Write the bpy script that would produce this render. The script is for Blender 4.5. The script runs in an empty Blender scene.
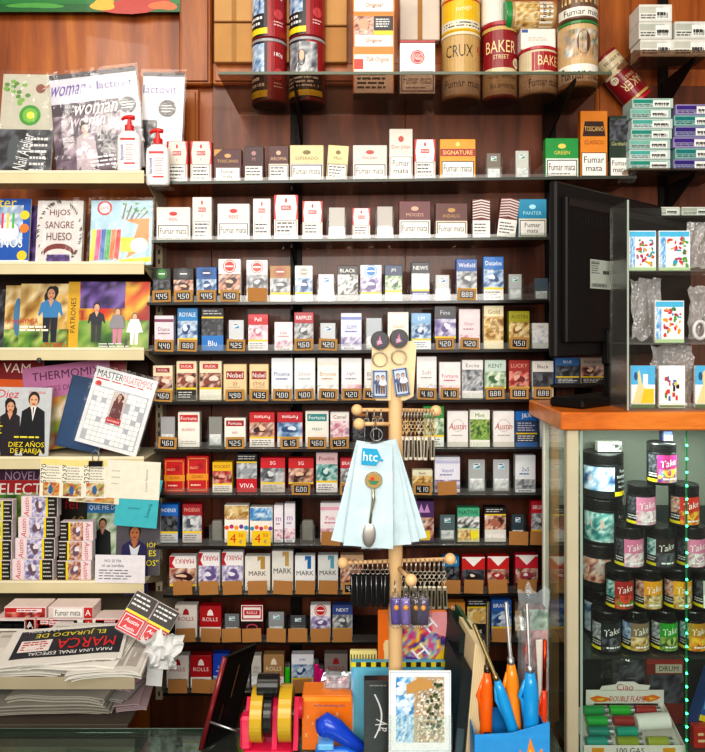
import bpy, math, random
from mathutils import Vector, Matrix, noise
random.seed(7)
R = math.radians
sc = bpy.context.scene
COL = sc.collection
F_PX, CX, HY, ZC, YC = 680.0, 352.5, 330.0, 1.6, -1.82
# d = distance from the camera plane; world y = YC + d
def WX(px, d): return (px - CX) * d / F_PX
def WZ(py, d): return ZC - (py - HY) * d / F_PX
def WY(d): return YC + d
def S(px, d): return px * d / F_PX
def pxy(px, py, d): return Vector((WX(px, d), WY(d), WZ(py, d)))

# ------------------------------------------------------------------ materials
def lin(c):
    if isinstance(c, str):
        c = c.lstrip('#')
        if len(c) == 3: c = ''.join(a * 2 for a in c)
        c = [int(c[i:i + 2], 16) / 255 for i in (0, 2, 4)]
    return tuple((x / 12.92 if x <= 0.04045 else ((x + 0.055) / 1.055) ** 2.4) for x in c)
MATS = {}
def newmat(name):
    m = bpy.data.materials.new(name); m.use_nodes = True
    m.node_tree.nodes.clear(); MATS[name] = m
    return m, m.node_tree.nodes, m.node_tree.links
def attr_mat(name, rough=.5, metal=0, coat=0, spec=.5, noise_amt=.12, scale=60, bump=0, bscale=300, emit=0):
    m, n, l = newmat(name)
    out = n.new('ShaderNodeOutputMaterial'); b = n.new('ShaderNodeBsdfPrincipled')
    at = n.new('ShaderNodeAttribute'); at.attribute_name = 'Col'
    tc = n.new('ShaderNodeTexCoord'); nz = n.new('ShaderNodeTexNoise'); nz.inputs['Scale'].default_value = scale
    mr = n.new('ShaderNodeMapRange'); mr.inputs['To Min'].default_value = 1 - noise_amt; mr.inputs['To Max'].default_value = 1 + noise_amt
    mx = n.new('ShaderNodeVectorMath'); mx.operation = 'SCALE'
    l.new(tc.outputs['Object'], nz.inputs['Vector']); l.new(nz.outputs['Fac'], mr.inputs['Value'])
    l.new(at.outputs['Color'], mx.inputs[0]); l.new(mr.outputs['Result'], mx.inputs['Scale'])
    l.new(mx.outputs[0], b.inputs['Base Color'])
    b.inputs['Roughness'].default_value = rough; b.inputs['Metallic'].default_value = metal
    b.inputs['Coat Weight'].default_value = coat; b.inputs['Specular IOR Level'].default_value = spec
    if emit:
        l.new(mx.outputs[0], b.inputs['Emission Color']); b.inputs['Emission Strength'].default_value = emit
    if bump:
        n2 = n.new('ShaderNodeTexNoise'); n2.inputs['Scale'].default_value = bscale
        bp = n.new('ShaderNodeBump'); bp.inputs['Strength'].default_value = bump; bp.inputs['Distance'].default_value = .003
        l.new(tc.outputs['Object'], n2.inputs['Vector']); l.new(n2.outputs['Fac'], bp.inputs['Height']); l.new(bp.outputs[0], b.inputs['Normal'])
    l.new(b.outputs[0], out.inputs[0])
    return m
attr_mat('print', .38, coat=.15)
attr_mat('matte', .8, noise_amt=.1, scale=25)
attr_mat('plastic', .3, coat=.2, noise_amt=.05)
attr_mat('dark_plastic', .45, spec=.25, noise_amt=.1)
attr_mat('metal', .38, metal=1, noise_amt=.1)
attr_mat('card', .85, noise_amt=.14, scale=18, bump=.2, bscale=120)
attr_mat('cream_paint', .5, noise_amt=.16, scale=9)
attr_mat('glow', .5, emit=14)
attr_mat('pale_wood', .5, noise_amt=.18, scale=14)
def clear_mat(name, tint=(1, 1, 1), base=.04, edge=.5, rough=.05, bump=0, bscale=30, vor=False, gl=(1, 1, 1), diff=0, bdist=.004):
    """thin clear sheet: mostly transparent, some reflection and a little milky scatter"""
    m, n, l = newmat(name)
    out = n.new('ShaderNodeOutputMaterial'); tr = n.new('ShaderNodeBsdfTransparent'); tr.inputs[0].default_value = (*tint, 1)
    g = n.new('ShaderNodeBsdfGlossy'); g.inputs['Roughness'].default_value = rough; g.inputs['Color'].default_value = (*gl, 1)
    lw = n.new('ShaderNodeLayerWeight'); lw.inputs[0].default_value = .35
    mr = n.new('ShaderNodeMapRange'); mr.inputs['To Min'].default_value = base; mr.inputs['To Max'].default_value = edge
    mx = n.new('ShaderNodeMixShader')
    l.new(lw.outputs['Fresnel'], mr.inputs['Value']); l.new(mr.outputs[0], mx.inputs[0])
    src = tr
    if diff:
        d = n.new('ShaderNodeBsdfDiffuse'); d.inputs[0].default_value = (*gl, 1)
        m2 = n.new('ShaderNodeMixShader'); m2.inputs[0].default_value = diff
        l.new(tr.outputs[0], m2.inputs[1]); l.new(d.outputs[0], m2.inputs[2]); src = m2
    l.new(src.outputs[0], mx.inputs[1]); l.new(g.outputs[0], mx.inputs[2]); l.new(mx.outputs[0], out.inputs[0])
    if bump:
        tc = n.new('ShaderNodeTexCoord')
        t = n.new('ShaderNodeTexVoronoi' if vor else 'ShaderNodeTexNoise'); t.inputs['Scale'].default_value = bscale
        bp = n.new('ShaderNodeBump'); bp.inputs['Strength'].default_value = bump; bp.inputs['Distance'].default_value = bdist
        l.new(tc.outputs['Object'], t.inputs['Vector']); l.new(t.outputs[0], bp.inputs['Height'])
        l.new(bp.outputs[0], g.inputs['Normal'])
        if not vor: l.new(bp.outputs[0], lw.inputs['Normal'])
clear_mat('acrylic', (.97, .98, .97), .03, .4, .22, diff=.02)
clear_mat('smoky_glass', (.62, .50, .42), .02, .25, .05, diff=.02, gl=(.75, .8, .75))
clear_mat('clear_glass', (.92, .96, .94), .012, .3, .02, diff=.004)
clear_mat('green_glass', (.62, .72, .66), .05, .5, .03, diff=.03, gl=(.8, .9, .85))
clear_mat('film', (.99, .99, .99), .02, .4, .1, bump=.9, bscale=22, diff=.015)
clear_mat('milky_film', (.92, .97, 1), .1, .6, .15, bump=.8, bscale=30, diff=.2, gl=(.85, .95, 1))
clear_mat('bubble_wrap', (.9, .93, .92), .1, .6, .15, bump=1, bscale=150, vor=True, diff=.28)

def wood_mat(name, dark, mid, light, scale=(1, 1, 1), ring=3.0, rough=.4, coat=.15):
    m, n, l = newmat(name)
    out = n.new('ShaderNodeOutputMaterial'); b = n.new('ShaderNodeBsdfPrincipled')
    tc = n.new('ShaderNodeTexCoord'); mp = n.new('ShaderNodeMapping'); mp.inputs['Scale'].default_value = scale
    nz = n.new('ShaderNodeTexNoise'); nz.inputs['Scale'].default_value = ring; nz.inputs['Detail'].default_value = 6; nz.inputs['Distortion'].default_value = .8
    cr = n.new('ShaderNodeValToRGB'); e = cr.color_ramp.elements
    e[0].position = .3; e[0].color = (*lin(dark), 1); e[1].position = .72; e[1].color = (*lin(light), 1)
    k = cr.color_ramp.elements.new(.5); k.color = (*lin(mid), 1)
    n2 = n.new('ShaderNodeTexNoise'); n2.inputs['Scale'].default_value = ring * 12; n2.inputs['Detail'].default_value = 3
    mr = n.new('ShaderNodeMapRange'); mr.inputs['To Min'].default_value = .8; mr.inputs['To Max'].default_value = 1.15
    mx = n.new('ShaderNodeVectorMath'); mx.operation = 'SCALE'
    l.new(tc.outputs['Object'], mp.inputs[0]); l.new(mp.outputs[0], nz.inputs['Vector']); l.new(mp.outputs[0], n2.inputs['Vector'])
    l.new(nz.outputs['Fac'], cr.inputs[0]); l.new(n2.outputs['Fac'], mr.inputs[0])
    l.new(cr.outputs[0], mx.inputs[0]); l.new(mr.outputs[0], mx.inputs['Scale']); l.new(mx.outputs[0], b.inputs['Base Color'])
    b.inputs['Roughness'].default_value = rough; b.inputs['Coat Weight'].default_value = coat
    l.new(b.outputs[0], out.inputs[0])
wood_mat('wall_wood', '#78380e', '#a4561a', '#c47428', (5, 1, .55), 3)
wood_mat('shaded_wood', '#4c2412', '#6c3820', '#84482a', (6, 1, .8), 4, rough=.45)  # wall wood darkened to carry the shade of the shelves
wood_mat('frame_wood', '#7c3c10', '#a45a1c', '#c0742c', (5, 1, .8), 3)
wood_mat('orange_wood', '#c4641c', '#e07d2a', '#f09440', (.8, 5, 5), 4, rough=.35)
wood_mat('floor_wood', '#5a5048', '#6a6058', '#7a7068', (1, 1, 1), 2)

# ------------------------------------------------------------------ mesh builder
TXT = {}
def text_geo(s):
    if s in TXT: return TXT[s]
    cu = bpy.data.curves.new('t', 'FONT'); cu.body = s; cu.size = 1; cu.resolution_u = 2; cu.offset = 0
    o = bpy.data.objects.new('t', cu); COL.objects.link(o)
    dg = bpy.context.evaluated_depsgraph_get(); dg.update()
    me = bpy.data.meshes.new_from_object(o.evaluated_get(dg))
    vs = [(v.co.x, v.co.y) for v in me.vertices]; fs = [tuple(p.vertices) for p in me.polygons]
    bpy.data.objects.remove(o); bpy.data.curves.remove(cu); bpy.data.meshes.remove(me)
    if vs:
        x0 = min(v[0] for v in vs); x1 = max(v[0] for v in vs); y0 = min(v[1] for v in vs); y1 = max(v[1] for v in vs)
    else: x0 = x1 = y0 = y1 = 0
    TXT[s] = (vs, fs, x0, x1, y0, y1)
    return TXT[s]

class M:
    def __init__(s): s.v = []; s.f = []; s.c = []; s.m = []; s.mats = []; s.T = Matrix.Identity(4); s.sm = []
    def mi(s, name):
        if name not in s.mats: s.mats.append(name)
        return s.mats.index(name)
    def poly(s, pts, col, mat='print', cols=None, smooth=False):
        b = len(s.v)
        for p in pts: s.v.append(s.T @ Vector(p))
        s.f.append(tuple(range(b, b + len(pts)))); s.m.append(s.mi(mat)); s.sm.append(smooth)
        c = lin(col) if isinstance(col, str) else col
        s.c.append([lin(k) if isinstance(k, str) else k for k in cols] if cols else [c] * len(pts))
    def faces(s, vs, fs, col, mat='print', smooth=False):
        b = len(s.v); c = lin(col) if isinstance(col, str) else col; k = s.mi(mat)
        for p in vs: s.v.append(s.T @ Vector(p))
        for f in fs:
            s.f.append(tuple(b + i for i in f)); s.c.append([c] * len(f)); s.m.append(k); s.sm.append(smooth)
    def box(s, x0, x1, y0, y1, z0, z1, col, mat='print', ch=.0008):
        cx, cy, cz = (x0 + x1) / 2, (y0 + y1) / 2, (z0 + z1) / 2
        h = [abs(x1 - x0) / 2, abs(y1 - y0) / 2, abs(z1 - z0) / 2]
        ch = min(ch, min(h) * .45); vs = []; ix = {}
        for a in (-1, 1):
            for b in (-1, 1):
                for c in (-1, 1):
                    sg = (a, b, c)
                    for ax in range(3):
                        p = [sg[i] * (h[i] if i == ax else h[i] - ch) for i in range(3)]
                        ix[(sg, ax)] = len(vs); vs.append((cx + p[0], cy + p[1], cz + p[2]))
        fs = []
        def add(idx):
            P = [Vector(vs[i]) for i in idx]; n = (P[1] - P[0]).cross(P[2] - P[0]); ce = sum(P, Vector()) / len(P) - Vector((cx, cy, cz))
            fs.append(tuple(idx) if n.dot(ce) > 0 else tuple(reversed(idx)))
        for ax in range(3):
            o = [i for i in range(3) if i != ax]
            for sg in (-1, 1):
                q = []
                for a, b in ((-1, -1), (1, -1), (1, 1), (-1, 1)):
                    t = [0, 0, 0]; t[ax] = sg; t[o[0]] = a; t[o[1]] = b; q.append(ix[(tuple(t), ax)])
                add(q)
            for a in (-1, 1):
                for b in (-1, 1):
                    t0 = [0, 0, 0]; t0[ax] = -1; t0[o[0]] = a; t0[o[1]] = b; t1 = list(t0); t1[ax] = 1
                    t0 = tuple(t0); t1 = tuple(t1)
                    add([ix[(t0, o[0])], ix[(t1, o[0])], ix[(t1, o[1])], ix[(t0, o[1])]])
        for a in (-1, 1):
            for b in (-1, 1):
                for c in (-1, 1): add([ix[((a, b, c), i)] for i in range(3)])
        s.faces(vs, fs, col, mat)
    def lathe(s, prof, c, col, mat='plastic', n=24, axis='z', smooth=True):
        """prof: (r, h) or (r, h, colour) points bottom to top"""
        c = Vector(c)
        def P(r, h, a):
            u, w = r * math.cos(a), r * math.sin(a)
            return c + (Vector((u, w, h)) if axis == 'z' else Vector((u, h, -w)) if axis == 'y' else Vector((h, u, w)))
        for i in range(len(prof) - 1):
            p, q = prof[i], prof[i + 1]; cc = q[2] if len(q) > 2 else col; mm = q[3] if len(q) > 3 else mat
            for k in range(n):
                a, b = 2 * math.pi * k / n, 2 * math.pi * (k + 1) / n
                pts = [P(p[0], p[1], a), P(p[0], p[1], b), P(q[0], q[1], b), P(q[0], q[1], a)]
                if p[0] < 1e-6: pts = pts[1:]
                elif q[0] < 1e-6: pts = pts[:3]
                s.poly(pts, cc, mm, smooth=smooth)
    def tube(s, path, r, col, mat='metal', n=8, closed=False):
        P = [Vector(p) for p in path]; k = len(P); rings = []
        rr = r if isinstance(r, (list, tuple)) else [r] * k
        for i in range(k):
            t = (P[(i + 1) % k] - P[i - 1]) if closed else (P[min(i + 1, k - 1)] - P[max(i - 1, 0)])
            t.normalize(); up = Vector((0, 1, 0)) if abs(t.y) < .9 else Vector((1, 0, 0))
            a = t.cross(up).normalized(); b = t.cross(a)
            rings.append([P[i] + (a * math.cos(2 * math.pi * j / n) + b * math.sin(2 * math.pi * j / n)) * rr[i] for j in range(n)])
        vs = [p for g in rings for p in g]; fs = []
        for i in range(k if closed else k - 1):
            q = (i + 1) % k
            for j in range(n):
                fs.append((i * n + j, i * n + (j + 1) % n, q * n + (j + 1) % n, q * n + j))
        if not closed: fs.append(tuple(range(n - 1, -1, -1))); fs.append(tuple((k - 1) * n + j for j in range(n)))
        s.faces(vs, fs, col, mat, smooth=True)
    def ring(s, c, R_, r, col, mat='metal', axis='y', n=18, m=6, sx=1, rz=0):
        c = Vector(c); pts = []
        for i in range(n):
            a = 2 * math.pi * i / n; u, w = R_ * math.cos(a) * sx, R_ * math.sin(a)
            v = Vector((u, 0, w)) if axis == 'y' else Vector((0, u, w)) if axis == 'x' else Vector((u, w, 0))
            if rz: v = Matrix.Rotation(rz, 3, 'Z') @ v
            pts.append(c + v)
        s.tube(pts, r, col, mat, m, closed=True)
    def ball(s, c, r, col, mat='plastic', n=14):
        r3 = r if isinstance(r, (tuple, list)) else (r, r, r); k = n // 2; vs = []; fs = []
        for i in range(k + 1):
            t = math.pi * i / k
            for j in range(n):
                a = 2 * math.pi * j / n
                vs.append((c[0] + r3[0] * math.sin(t) * math.cos(a), c[1] + r3[1] * math.sin(t) * math.sin(a), c[2] - r3[2] * math.cos(t)))
        for i in range(k):
            for j in range(n):
                fs.append((i * n + j, i * n + (j + 1) % n, (i + 1) * n + (j + 1) % n, (i + 1) * n + j))
        s.faces(vs, fs, col, mat, smooth=True)
    def extrude(s, pts2, plane, y0, y1, col, mat='plastic', smooth=False):
        """pts2: outline; plane 'xz' extrudes along y, 'yz' along x, 'xy' along z"""
        def P(p, t): return (p[0], t, p[1]) if plane == 'xz' else (t, p[0], p[1]) if plane == 'yz' else (p[0], p[1], t)
        n = len(pts2); vs = [P(p, y0) for p in pts2] + [P(p, y1) for p in pts2]
        fs = [tuple(range(n)), tuple(range(2 * n - 1, n - 1, -1))] + [(i, (i + 1) % n, n + (i + 1) % n, n + i) for i in range(n)]
        s.faces(vs, fs, col, mat, smooth)
    def build(s, name, parent=None, label=None, cat=None, group=None, kind=None, origin=None):
        me = bpy.data.meshes.new(name)
        lo = Vector([min(v[i] for v in s.v) for i in range(3)]); hi = Vector([max(v[i] for v in s.v) for i in range(3)])
        o0 = Vector(origin) if origin else Vector(((lo.x + hi.x) / 2, (lo.y + hi.y) / 2, lo.z))
        me.from_pydata([tuple(v - o0) for v in s.v], [], s.f)
        ca = me.color_attributes.new('Col', 'FLOAT_COLOR', 'CORNER')
        buf = []
        for cs in s.c:
            for c in cs: buf += [c[0], c[1], c[2], 1]
        ca.data.foreach_set('color', buf)
        for n in s.mats: me.materials.append(MATS[n])
        me.polygons.foreach_set('material_index', s.m); me.polygons.foreach_set('use_smooth', s.sm)
        me.update()
        o = bpy.data.objects.new(name, me); COL.objects.link(o)
        WL[o.name] = o0
        if parent is not None: o.parent = parent; o.location = o0 - WL[parent.name]
        else: o.location = o0
        props(o, label, cat, group, kind)
        return o
WL = {}; LABELS = {}
def props(o, label, cat, group, kind):
    if label:
        o['label'] = label
        if cat:
            if label in LABELS: print('DUP LABEL', label)
            if not 4 <= len(label.split()) <= 16: print('LABEL LEN', len(label.split()), label)
            LABELS[label] = 1
    if cat: o['category'] = cat
    if group: o['group'] = group
    if kind: o['kind'] = kind
def thing(name, label, cat, loc, group=None):
    o = bpy.data.objects.new(name, None); COL.objects.link(o); o.empty_display_size = .02
    o.location = loc; WL[o.name] = Vector(loc); props(o, label, cat, group, None)
    return o

PAL = dict(
    flesh=['#7a2f2a', '#c98a72', '#e8c4ae', '#8e4a40', '#d8d0cc'], grey=['#50545c', '#9a9fa6', '#d8dadc', '#70757d'],
    blue=['#274a80', '#7fa8d0', '#dce8f4', '#93a7c4'], dark=['#141418', '#3a3c44', '#6b6f78', '#1c1a1c'],
    green=['#3c6a40', '#a8c49c', '#e4ecdc', '#6f9468'], gold=['#8a6020', '#d8b060', '#f4e4b8', '#a88444'],
    red=['#7c1418', '#c83a34', '#e8b0a0', '#4a1014'], pink=['#c47890', '#f0d0d8', '#f8f0f4', '#b08ca8'],
    zebra=['#101010', '#e8e8e8', '#f8f8f8', '#303430', '#dfe0e0'], lilac=['#6a5a94', '#b8b0d4', '#ecebf6', '#8f86b0'],
    white=['#d4d6da', '#f0f2f4', '#ffffff', '#c2c8d0'], hand=['#3c1c1c', '#b06a54', '#ecc4a8', '#7c2c2c', '#f4e0d4', '#542424'], plum=['#241424', '#3c2438', '#7c6478', '#301c2c', '#b8a4b0'], mouth=['#2c2426', '#7c3c3c', '#e0b0a0', '#f4f0ec', '#4c2c2c'],
    mix=['#d04038', '#3f6db4', '#f0d040', '#f4f0e8', '#3c8450', '#1c1c28'],
    food=['#c05a28', '#e8b070', '#7a9838', '#f0e4d0', '#8a3a20'], leaf=['#2c5c24', '#6c9c38', '#b8cc70', '#223c20'],
    teal=['#1c6a6c', '#68b0ac', '#d8ecea', '#3c8c84'], sky=['#2f7fc4', '#8cc4ec', '#e8f4fc', '#58a0d8'],
    town=['#f0e8dc', '#c4b8a8', '#8a8478', '#d8a878', '#4a5c3c', '#f8f8f4'], purple=['#2c1a50', '#503080', '#8a6cc0', '#1c1030'],
    fire=['#d02c18', '#f08020', '#f8d040', '#a01810'], cherry=['#2c4a20', '#c83028', '#e85040', '#50a038'], candy=['#d83880', '#40a0d8', '#f8e040', '#e83830', '#3c3c90'])
class Face:
    """printable area; pos(u, v, k) maps 0..1 coordinates and a layer to a point"""
    def __init__(s, m, pos, w, h, nu=1, mat='print'): s.m = m; s.pos = pos; s.w = w; s.h = h; s.k = 1; s.nu = nu; s.mat = mat
    def P(s, u, v, k=None): return s.pos(u, v, s.k if k is None else k)
    def r(s, x0, y0, x1, y1, col):
        n = max(1, round(s.nu * (x1 - x0)))
        for i in range(n):
            a, b = x0 + (x1 - x0) * i / n, x0 + (x1 - x0) * (i + 1) / n
            s.m.poly([s.P(a, y0), s.P(b, y0), s.P(b, y1), s.P(a, y1)], col, s.mat)
        s.k += 1
    def poly(s, pts, col): s.m.poly([s.P(*p) for p in pts], col, s.mat); s.k += 1
    def e(s, cx, cy, rx, ry, col, n=18):
        s.m.poly([s.P(cx + rx * math.cos(2 * math.pi * i / n), cy + ry * math.sin(2 * math.pi * i / n)) for i in range(n)], col, s.mat); s.k += 1
    def c(s, cx, cy, r, col): s.e(cx, cy, r, r * s.w / s.h, col)
    def frame(s, x0, y0, x1, y1, t, col):
        ty = t * s.w / s.h
        s.r(x0, y0, x1, y0 + ty, col); s.k -= 1; s.r(x0, y1 - ty, x1, y1, col); s.k -= 1
        s.r(x0, y0, x0 + t, y1, col); s.k -= 1; s.r(x1 - t, y0, x1, y1, col)
    def t(s, txt, cx, cy, h, col, mw=.9, rot=0, sh=0):
        vs, fs, x0, x1, y0, y1 = text_geo(txt)
        if not vs: return
        H = h * s.h; sc_ = H / max(y1 - y0, .01); wd = (x1 - x0) * sc_; sx = sc_ * min(1, mw * s.w / max(wd, 1e-6))
        out = []
        for x, y in vs:
            a, b = (x - (x0 + x1) / 2) * sx, (y - (y0 + y1) / 2) * sc_; a += b * sh
            if rot:
                ca, sa = math.cos(R(rot)), math.sin(R(rot)); a, b = a * ca - b * sa, a * sa + b * ca
            out.append(s.P(cx + a / s.w, cy + b / s.h))
        s.m.faces(out, fs, col, s.mat); s.k += 1
    def ph(s, x0, y0, x1, y1, pal, n=9, seed=None, fr=3.6):
        n = round(n * 1.35)
        pal = [lin(c) for c in PAL[pal]]; sd = random.random() * 99 if seed is None else seed
        asp = (y1 - y0) * s.h / max((x1 - x0) * s.w, 1e-6); ny = max(2, round(n * asp))
        ny = min(ny, 3 * n)
        def C(i, j):
            q = noise.noise(Vector((i / n * fr + sd, j / n * fr, sd))) * 1.15 + .5 + noise.noise(Vector((i / n * fr * 3 + sd, j / n * fr * 3, 5))) * .6
            q = max(0, min(.9999, q)) * (len(pal) - 1); a = int(q); t = q - a
            return tuple(pal[a][k] * (1 - t) + pal[a + 1][k] * t for k in range(3))
        for i in range(n):
            for j in range(ny):
                a, b = x0 + (x1 - x0) * i / n, x0 + (x1 - x0) * (i + 1) / n; c, d = y0 + (y1 - y0) * j / ny, y0 + (y1 - y0) * (j + 1) / ny
                s.m.poly([s.P(a, c), s.P(b, c), s.P(b, d), s.P(a, d)], (1, 1, 1), s.mat, cols=[C(i, j), C(i + 1, j), C(i + 1, j + 1), C(i, j + 1)])
        s.k += 1
    def lines(s, x0, y0, x1, y1, n, col='#555', th=.4):
        for i in range(n):
            y = y1 - (y1 - y0) * (i + .5) / n; t = (y1 - y0) / n * th; e = x1 - (x1 - x0) * random.random() * .3
            a = x0
            while a < e:
                b = min(e, a + (x1 - x0) * random.uniform(.1, .3)); s.r(a, y - t / 2, b, y + t / 2, col); s.k -= 1; a = b + (x1 - x0) * .04
        s.k += 1
    def warn(s, x0, y0, x1, y1, txt='Fumar mata', bg='#f4f2ec'):
        s.r(x0, y0, x1, y1, '#141414'); t = .025; ty = t * s.w / s.h
        s.r(x0 + t, y0 + ty, x1 - t, y1 - ty, bg)
        if txt and (y1 - y0) * s.h > .03 and (x1 - x0) * s.w < .062:
            a, *b = txt.split(' '); my = (y0 + y1) / 2; q = (y1 - y0)
            s.t(a, (x0 + x1) / 2, my + q * .2, q * .27, '#161616', (x1 - x0) * .8)
            if b: s.t(' '.join(b), (x0 + x1) / 2, my - q * .18, q * .2, '#161616', (x1 - x0) * .7)
        elif txt: s.t(txt, (x0 + x1) / 2, (y0 + y1) / 2 + (y1 - y0) * .08, (y1 - y0) * .42, '#161616', (x1 - x0) * .88); s.lines(x0 + .12, y0 + (y1 - y0) * .1, x1 - .12, y0 + (y1 - y0) * .25, 1, '#666')
        else: s.lines(x0 + .07, y0 + ty * 2, x1 - .07, y1 - ty * 2, 4, '#333')
    def blob(s, cx, cy, rx, ry, col, n=16):
        a0 = random.random() * 6; s.poly([(cx + rx * q * math.cos(2 * math.pi * i / n), cy + ry * q * math.sin(2 * math.pi * i / n)) for i in range(n) for q in (1 + .22 * math.sin(4 * math.pi * i / n + a0) + .12 * math.sin(6 * math.pi * i / n + 2 * a0),)], col)
    def seg(s, txt, x0, y0, x1, y1, col):
        SG = {'0': 'abcdef', '1': 'bc', '2': 'abged', '3': 'abgcd', '4': 'fgbc', '5': 'afgcd', '6': 'afgecd', '7': 'abc', '8': 'abcdefg', '9': 'abcdfg'}
        ds = [c for c in txt if c != '.']; n = len(ds); w = (x1 - x0) / n; dw = w * .68; t = w * .15; ty = (y1 - y0) * .11; my = (y0 + y1) / 2
        for i, c in enumerate(ds):
            a = x0 + w * i + w * .1; b = a + dw
            R_ = {'a': (a, y1 - ty, b, y1), 'd': (a, y0, b, y0 + ty), 'g': (a, my - ty / 2, b, my + ty / 2), 'f': (a, my, a + t, y1), 'e': (a, y0, a + t, my), 'b': (b - t, my, b, y1), 'c': (b - t, y0, b, my)}
            for k in SG[c]: s.r(*R_[k], col); s.k -= 1
            if i == 0: s.r(b + t * .5, y0, b + t * 1.5, y0 + ty * 1.3, col); s.k -= 1
        s.k += 1
    def fig(s, cx, y0, h, skin='#d8a888', hair='#2c1c14', top='#223', w=.5, legs=None, long=False):
        """a printed person, h tall in v units"""
        a = s.h / s.w * h
        if long: s.blob(cx, y0 + h * .79, .12 * a, .15 * h, hair)
        if legs:
            s.poly([(cx - .11 * a, y0), (cx - .02 * a, y0), (cx, y0 + .45 * h), (cx + .02 * a, y0), (cx + .11 * a, y0), (cx + .13 * a, y0 + .5 * h), (cx - .13 * a, y0 + .5 * h)], legs)
            b = y0 + .42 * h
        else: b = y0
        s.poly([(cx - .12 * a, b), (cx + .12 * a, b), (cx + .14 * a, b + .1 * h), (cx + .19 * a, b + .02 * h), (cx + .21 * a, b + .05 * h), (cx + .17 * a, y0 + .66 * h), (cx + .06 * a, y0 + .73 * h), (cx - .06 * a, y0 + .73 * h), (cx - .17 * a, y0 + .66 * h), (cx - .21 * a, b + .05 * h), (cx - .19 * a, b + .02 * h), (cx - .14 * a, b + .1 * h)], top)
        s.poly([(cx - .05 * a, y0 + .73 * h), (cx, y0 + .6 * h), (cx + .05 * a, y0 + .73 * h)], skin)
        s.e(cx, y0 + h * .85, .085 * a, .11 * h, hair)
        s.e(cx, y0 + h * .82, .064 * a, .09 * h, skin)
        s.e(cx - .03 * a, y0 + h * .835, .012 * a, .01 * h, '#221'); s.k -= 1; s.e(cx + .03 * a, y0 + h * .835, .012 * a, .01 * h, '#221'); s.k -= 1
        s.e(cx, y0 + h * .77, .03 * a, .01 * h, '#a04038')
LAY = .00012
def flat(m, x0, x1, z0, z1, y, mat='print'):
    """front face looking toward the camera at plane y"""
    return Face(m, lambda u, v, k: Vector((x0 + (x1 - x0) * u, y - k * LAY, z0 + (z1 - z0) * v)), x1 - x0, z1 - z0, mat=mat)
def wrap(m, c, r, z0, z1, a0=-85, a1=85, mat='print'):
    def pos(u, v, k):
        a = R(a0 + (a1 - a0) * u); q = r + k * LAY
        return Vector((c[0] + q * math.sin(a), c[1] - q * math.cos(a), z0 + (z1 - z0) * v))
    return Face(m, pos, r * R(a1 - a0), z1 - z0, nu=14, mat=mat)
def ORD(i): return ['first', 'second', 'third', 'fourth', 'fifth', 'sixth', 'seventh', 'eighth', 'ninth', 'tenth', 'eleventh', 'twelfth', 'thirteenth', 'fourteenth', 'fifteenth', 'sixteenth', 'seventeenth', 'eighteenth', 'nineteenth', 'twentieth'][i]
def about(c, axis, ang): return Matrix.Translation(Vector(c)) @ Matrix.Rotation(ang, 4, axis) @ Matrix.Translation(-Vector(c))

# ------------------------------------------------------------------ room shell
def struct(name, m): return m.build(name, kind='structure')
XW0, XW1 = -2.2, 2.4
m = M(); m.box(XW0, XW1, 0, .06, 0, 2.9, '#fff', 'wall_wood'); struct('wall_back', m)
m = M(); m.box(XW0, XW1, -3.6, .06, -.05, 0, '#fff', 'floor_wood'); struct('floor', m)
# wood boards behind the cigarette shelves, shelf shade painted in darker, seams between them
DW = 1.812
m = M()
edges = [212, 405, 552, 720]
for a, b in zip(edges, edges[1:]):
    m.box(WX(a, DW) + .0015, WX(b, DW) - .0015, -.009, 0, .3, WZ(86, DW), '#fff', 'shaded_wood')
struct('trim_1', m)
m = M(); m.box(WX(150, DW), WX(212, DW) - .0015, -.009, 0, .3, WZ(250, DW), '#fff', 'shaded_wood'); struct('trim_2', m)
# wooden frame of the wall niche
def trimbox(name, x0, x1, y0, y1, th=.03):
    m = M(); d = 1.80
    m.box(WX(x0, d), WX(x1, d), -th, -.001, WZ(y1, d), WZ(y0, d), '#fff', 'frame_wood', ch=.004)
    m.box(WX(x0, d) + .008, WX(x1, d) - .008, -th - .006, -th, WZ(y1, d) + .008, WZ(y0, d) - .008, '#fff', 'frame_wood', ch=.004)
    struct(name, m)
trimbox('trim_3', 180, 212, -60, 86)
trimbox('trim_4', 213, 605, 64, 86)
trimbox('trim_5', 596, 632, -60, 130, .02)
trimbox('trim_6', 182, 198, 88, 250, .012)

# ------------------------------------------------------------------ kraft cartons standing in the niche
def carton(x0, x1, y0, y1, d, label, dep=.03, col='#c09058'):
    t = thing('cardboard_box', label, 'box', (WX((x0 + x1) / 2, d), WY(d) + dep / 2, WZ(y1, d)), 'cardboard boxes behind the top shelf')
    m = M(); a, b, z0, z1, y = WX(x0, d), WX(x1, d), WZ(y1, d), WZ(y0, d), WY(d)
    m.box(a, b, y, y + dep, z0, z1, col, 'card', .002); m.build('carton', t)
    m = M(); m.box(a + (b - a) * .44, a + (b - a) * .56, y - .0006, y, z0 + .001, z1 - .001, '#a87c48', 'card', .0001); m.build('tape', t)
cz = 1.762
carton(214, 254, 23, 62, cz, 'plain kraft cardboard box, lower left of those behind the top shelf')
carton(214, 254, -18, 21, cz, 'plain kraft cardboard box on top of the lower left one', col='#c89a64')
carton(256, 300, 25, 62, cz, 'plain kraft cardboard box behind the dark tobacco tins, lower one', col='#b88a54')
carton(256, 300, -18, 23, cz, 'plain kraft cardboard box behind the dark tobacco tins, upper one')
carton(302, 347, 27, 62, cz, 'kraft cardboard box between the dark tins and the orange pouches, lower', col='#b4844e')
carton(302, 347, -18, 25, cz, 'kraft cardboard box between the dark tins and orange pouches, upper', col='#c49660')
carton(400, 440, -18, 40, cz + .0, 'tall pale carton behind the small white tin', col='#d8ccc0')
m = M()

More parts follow.
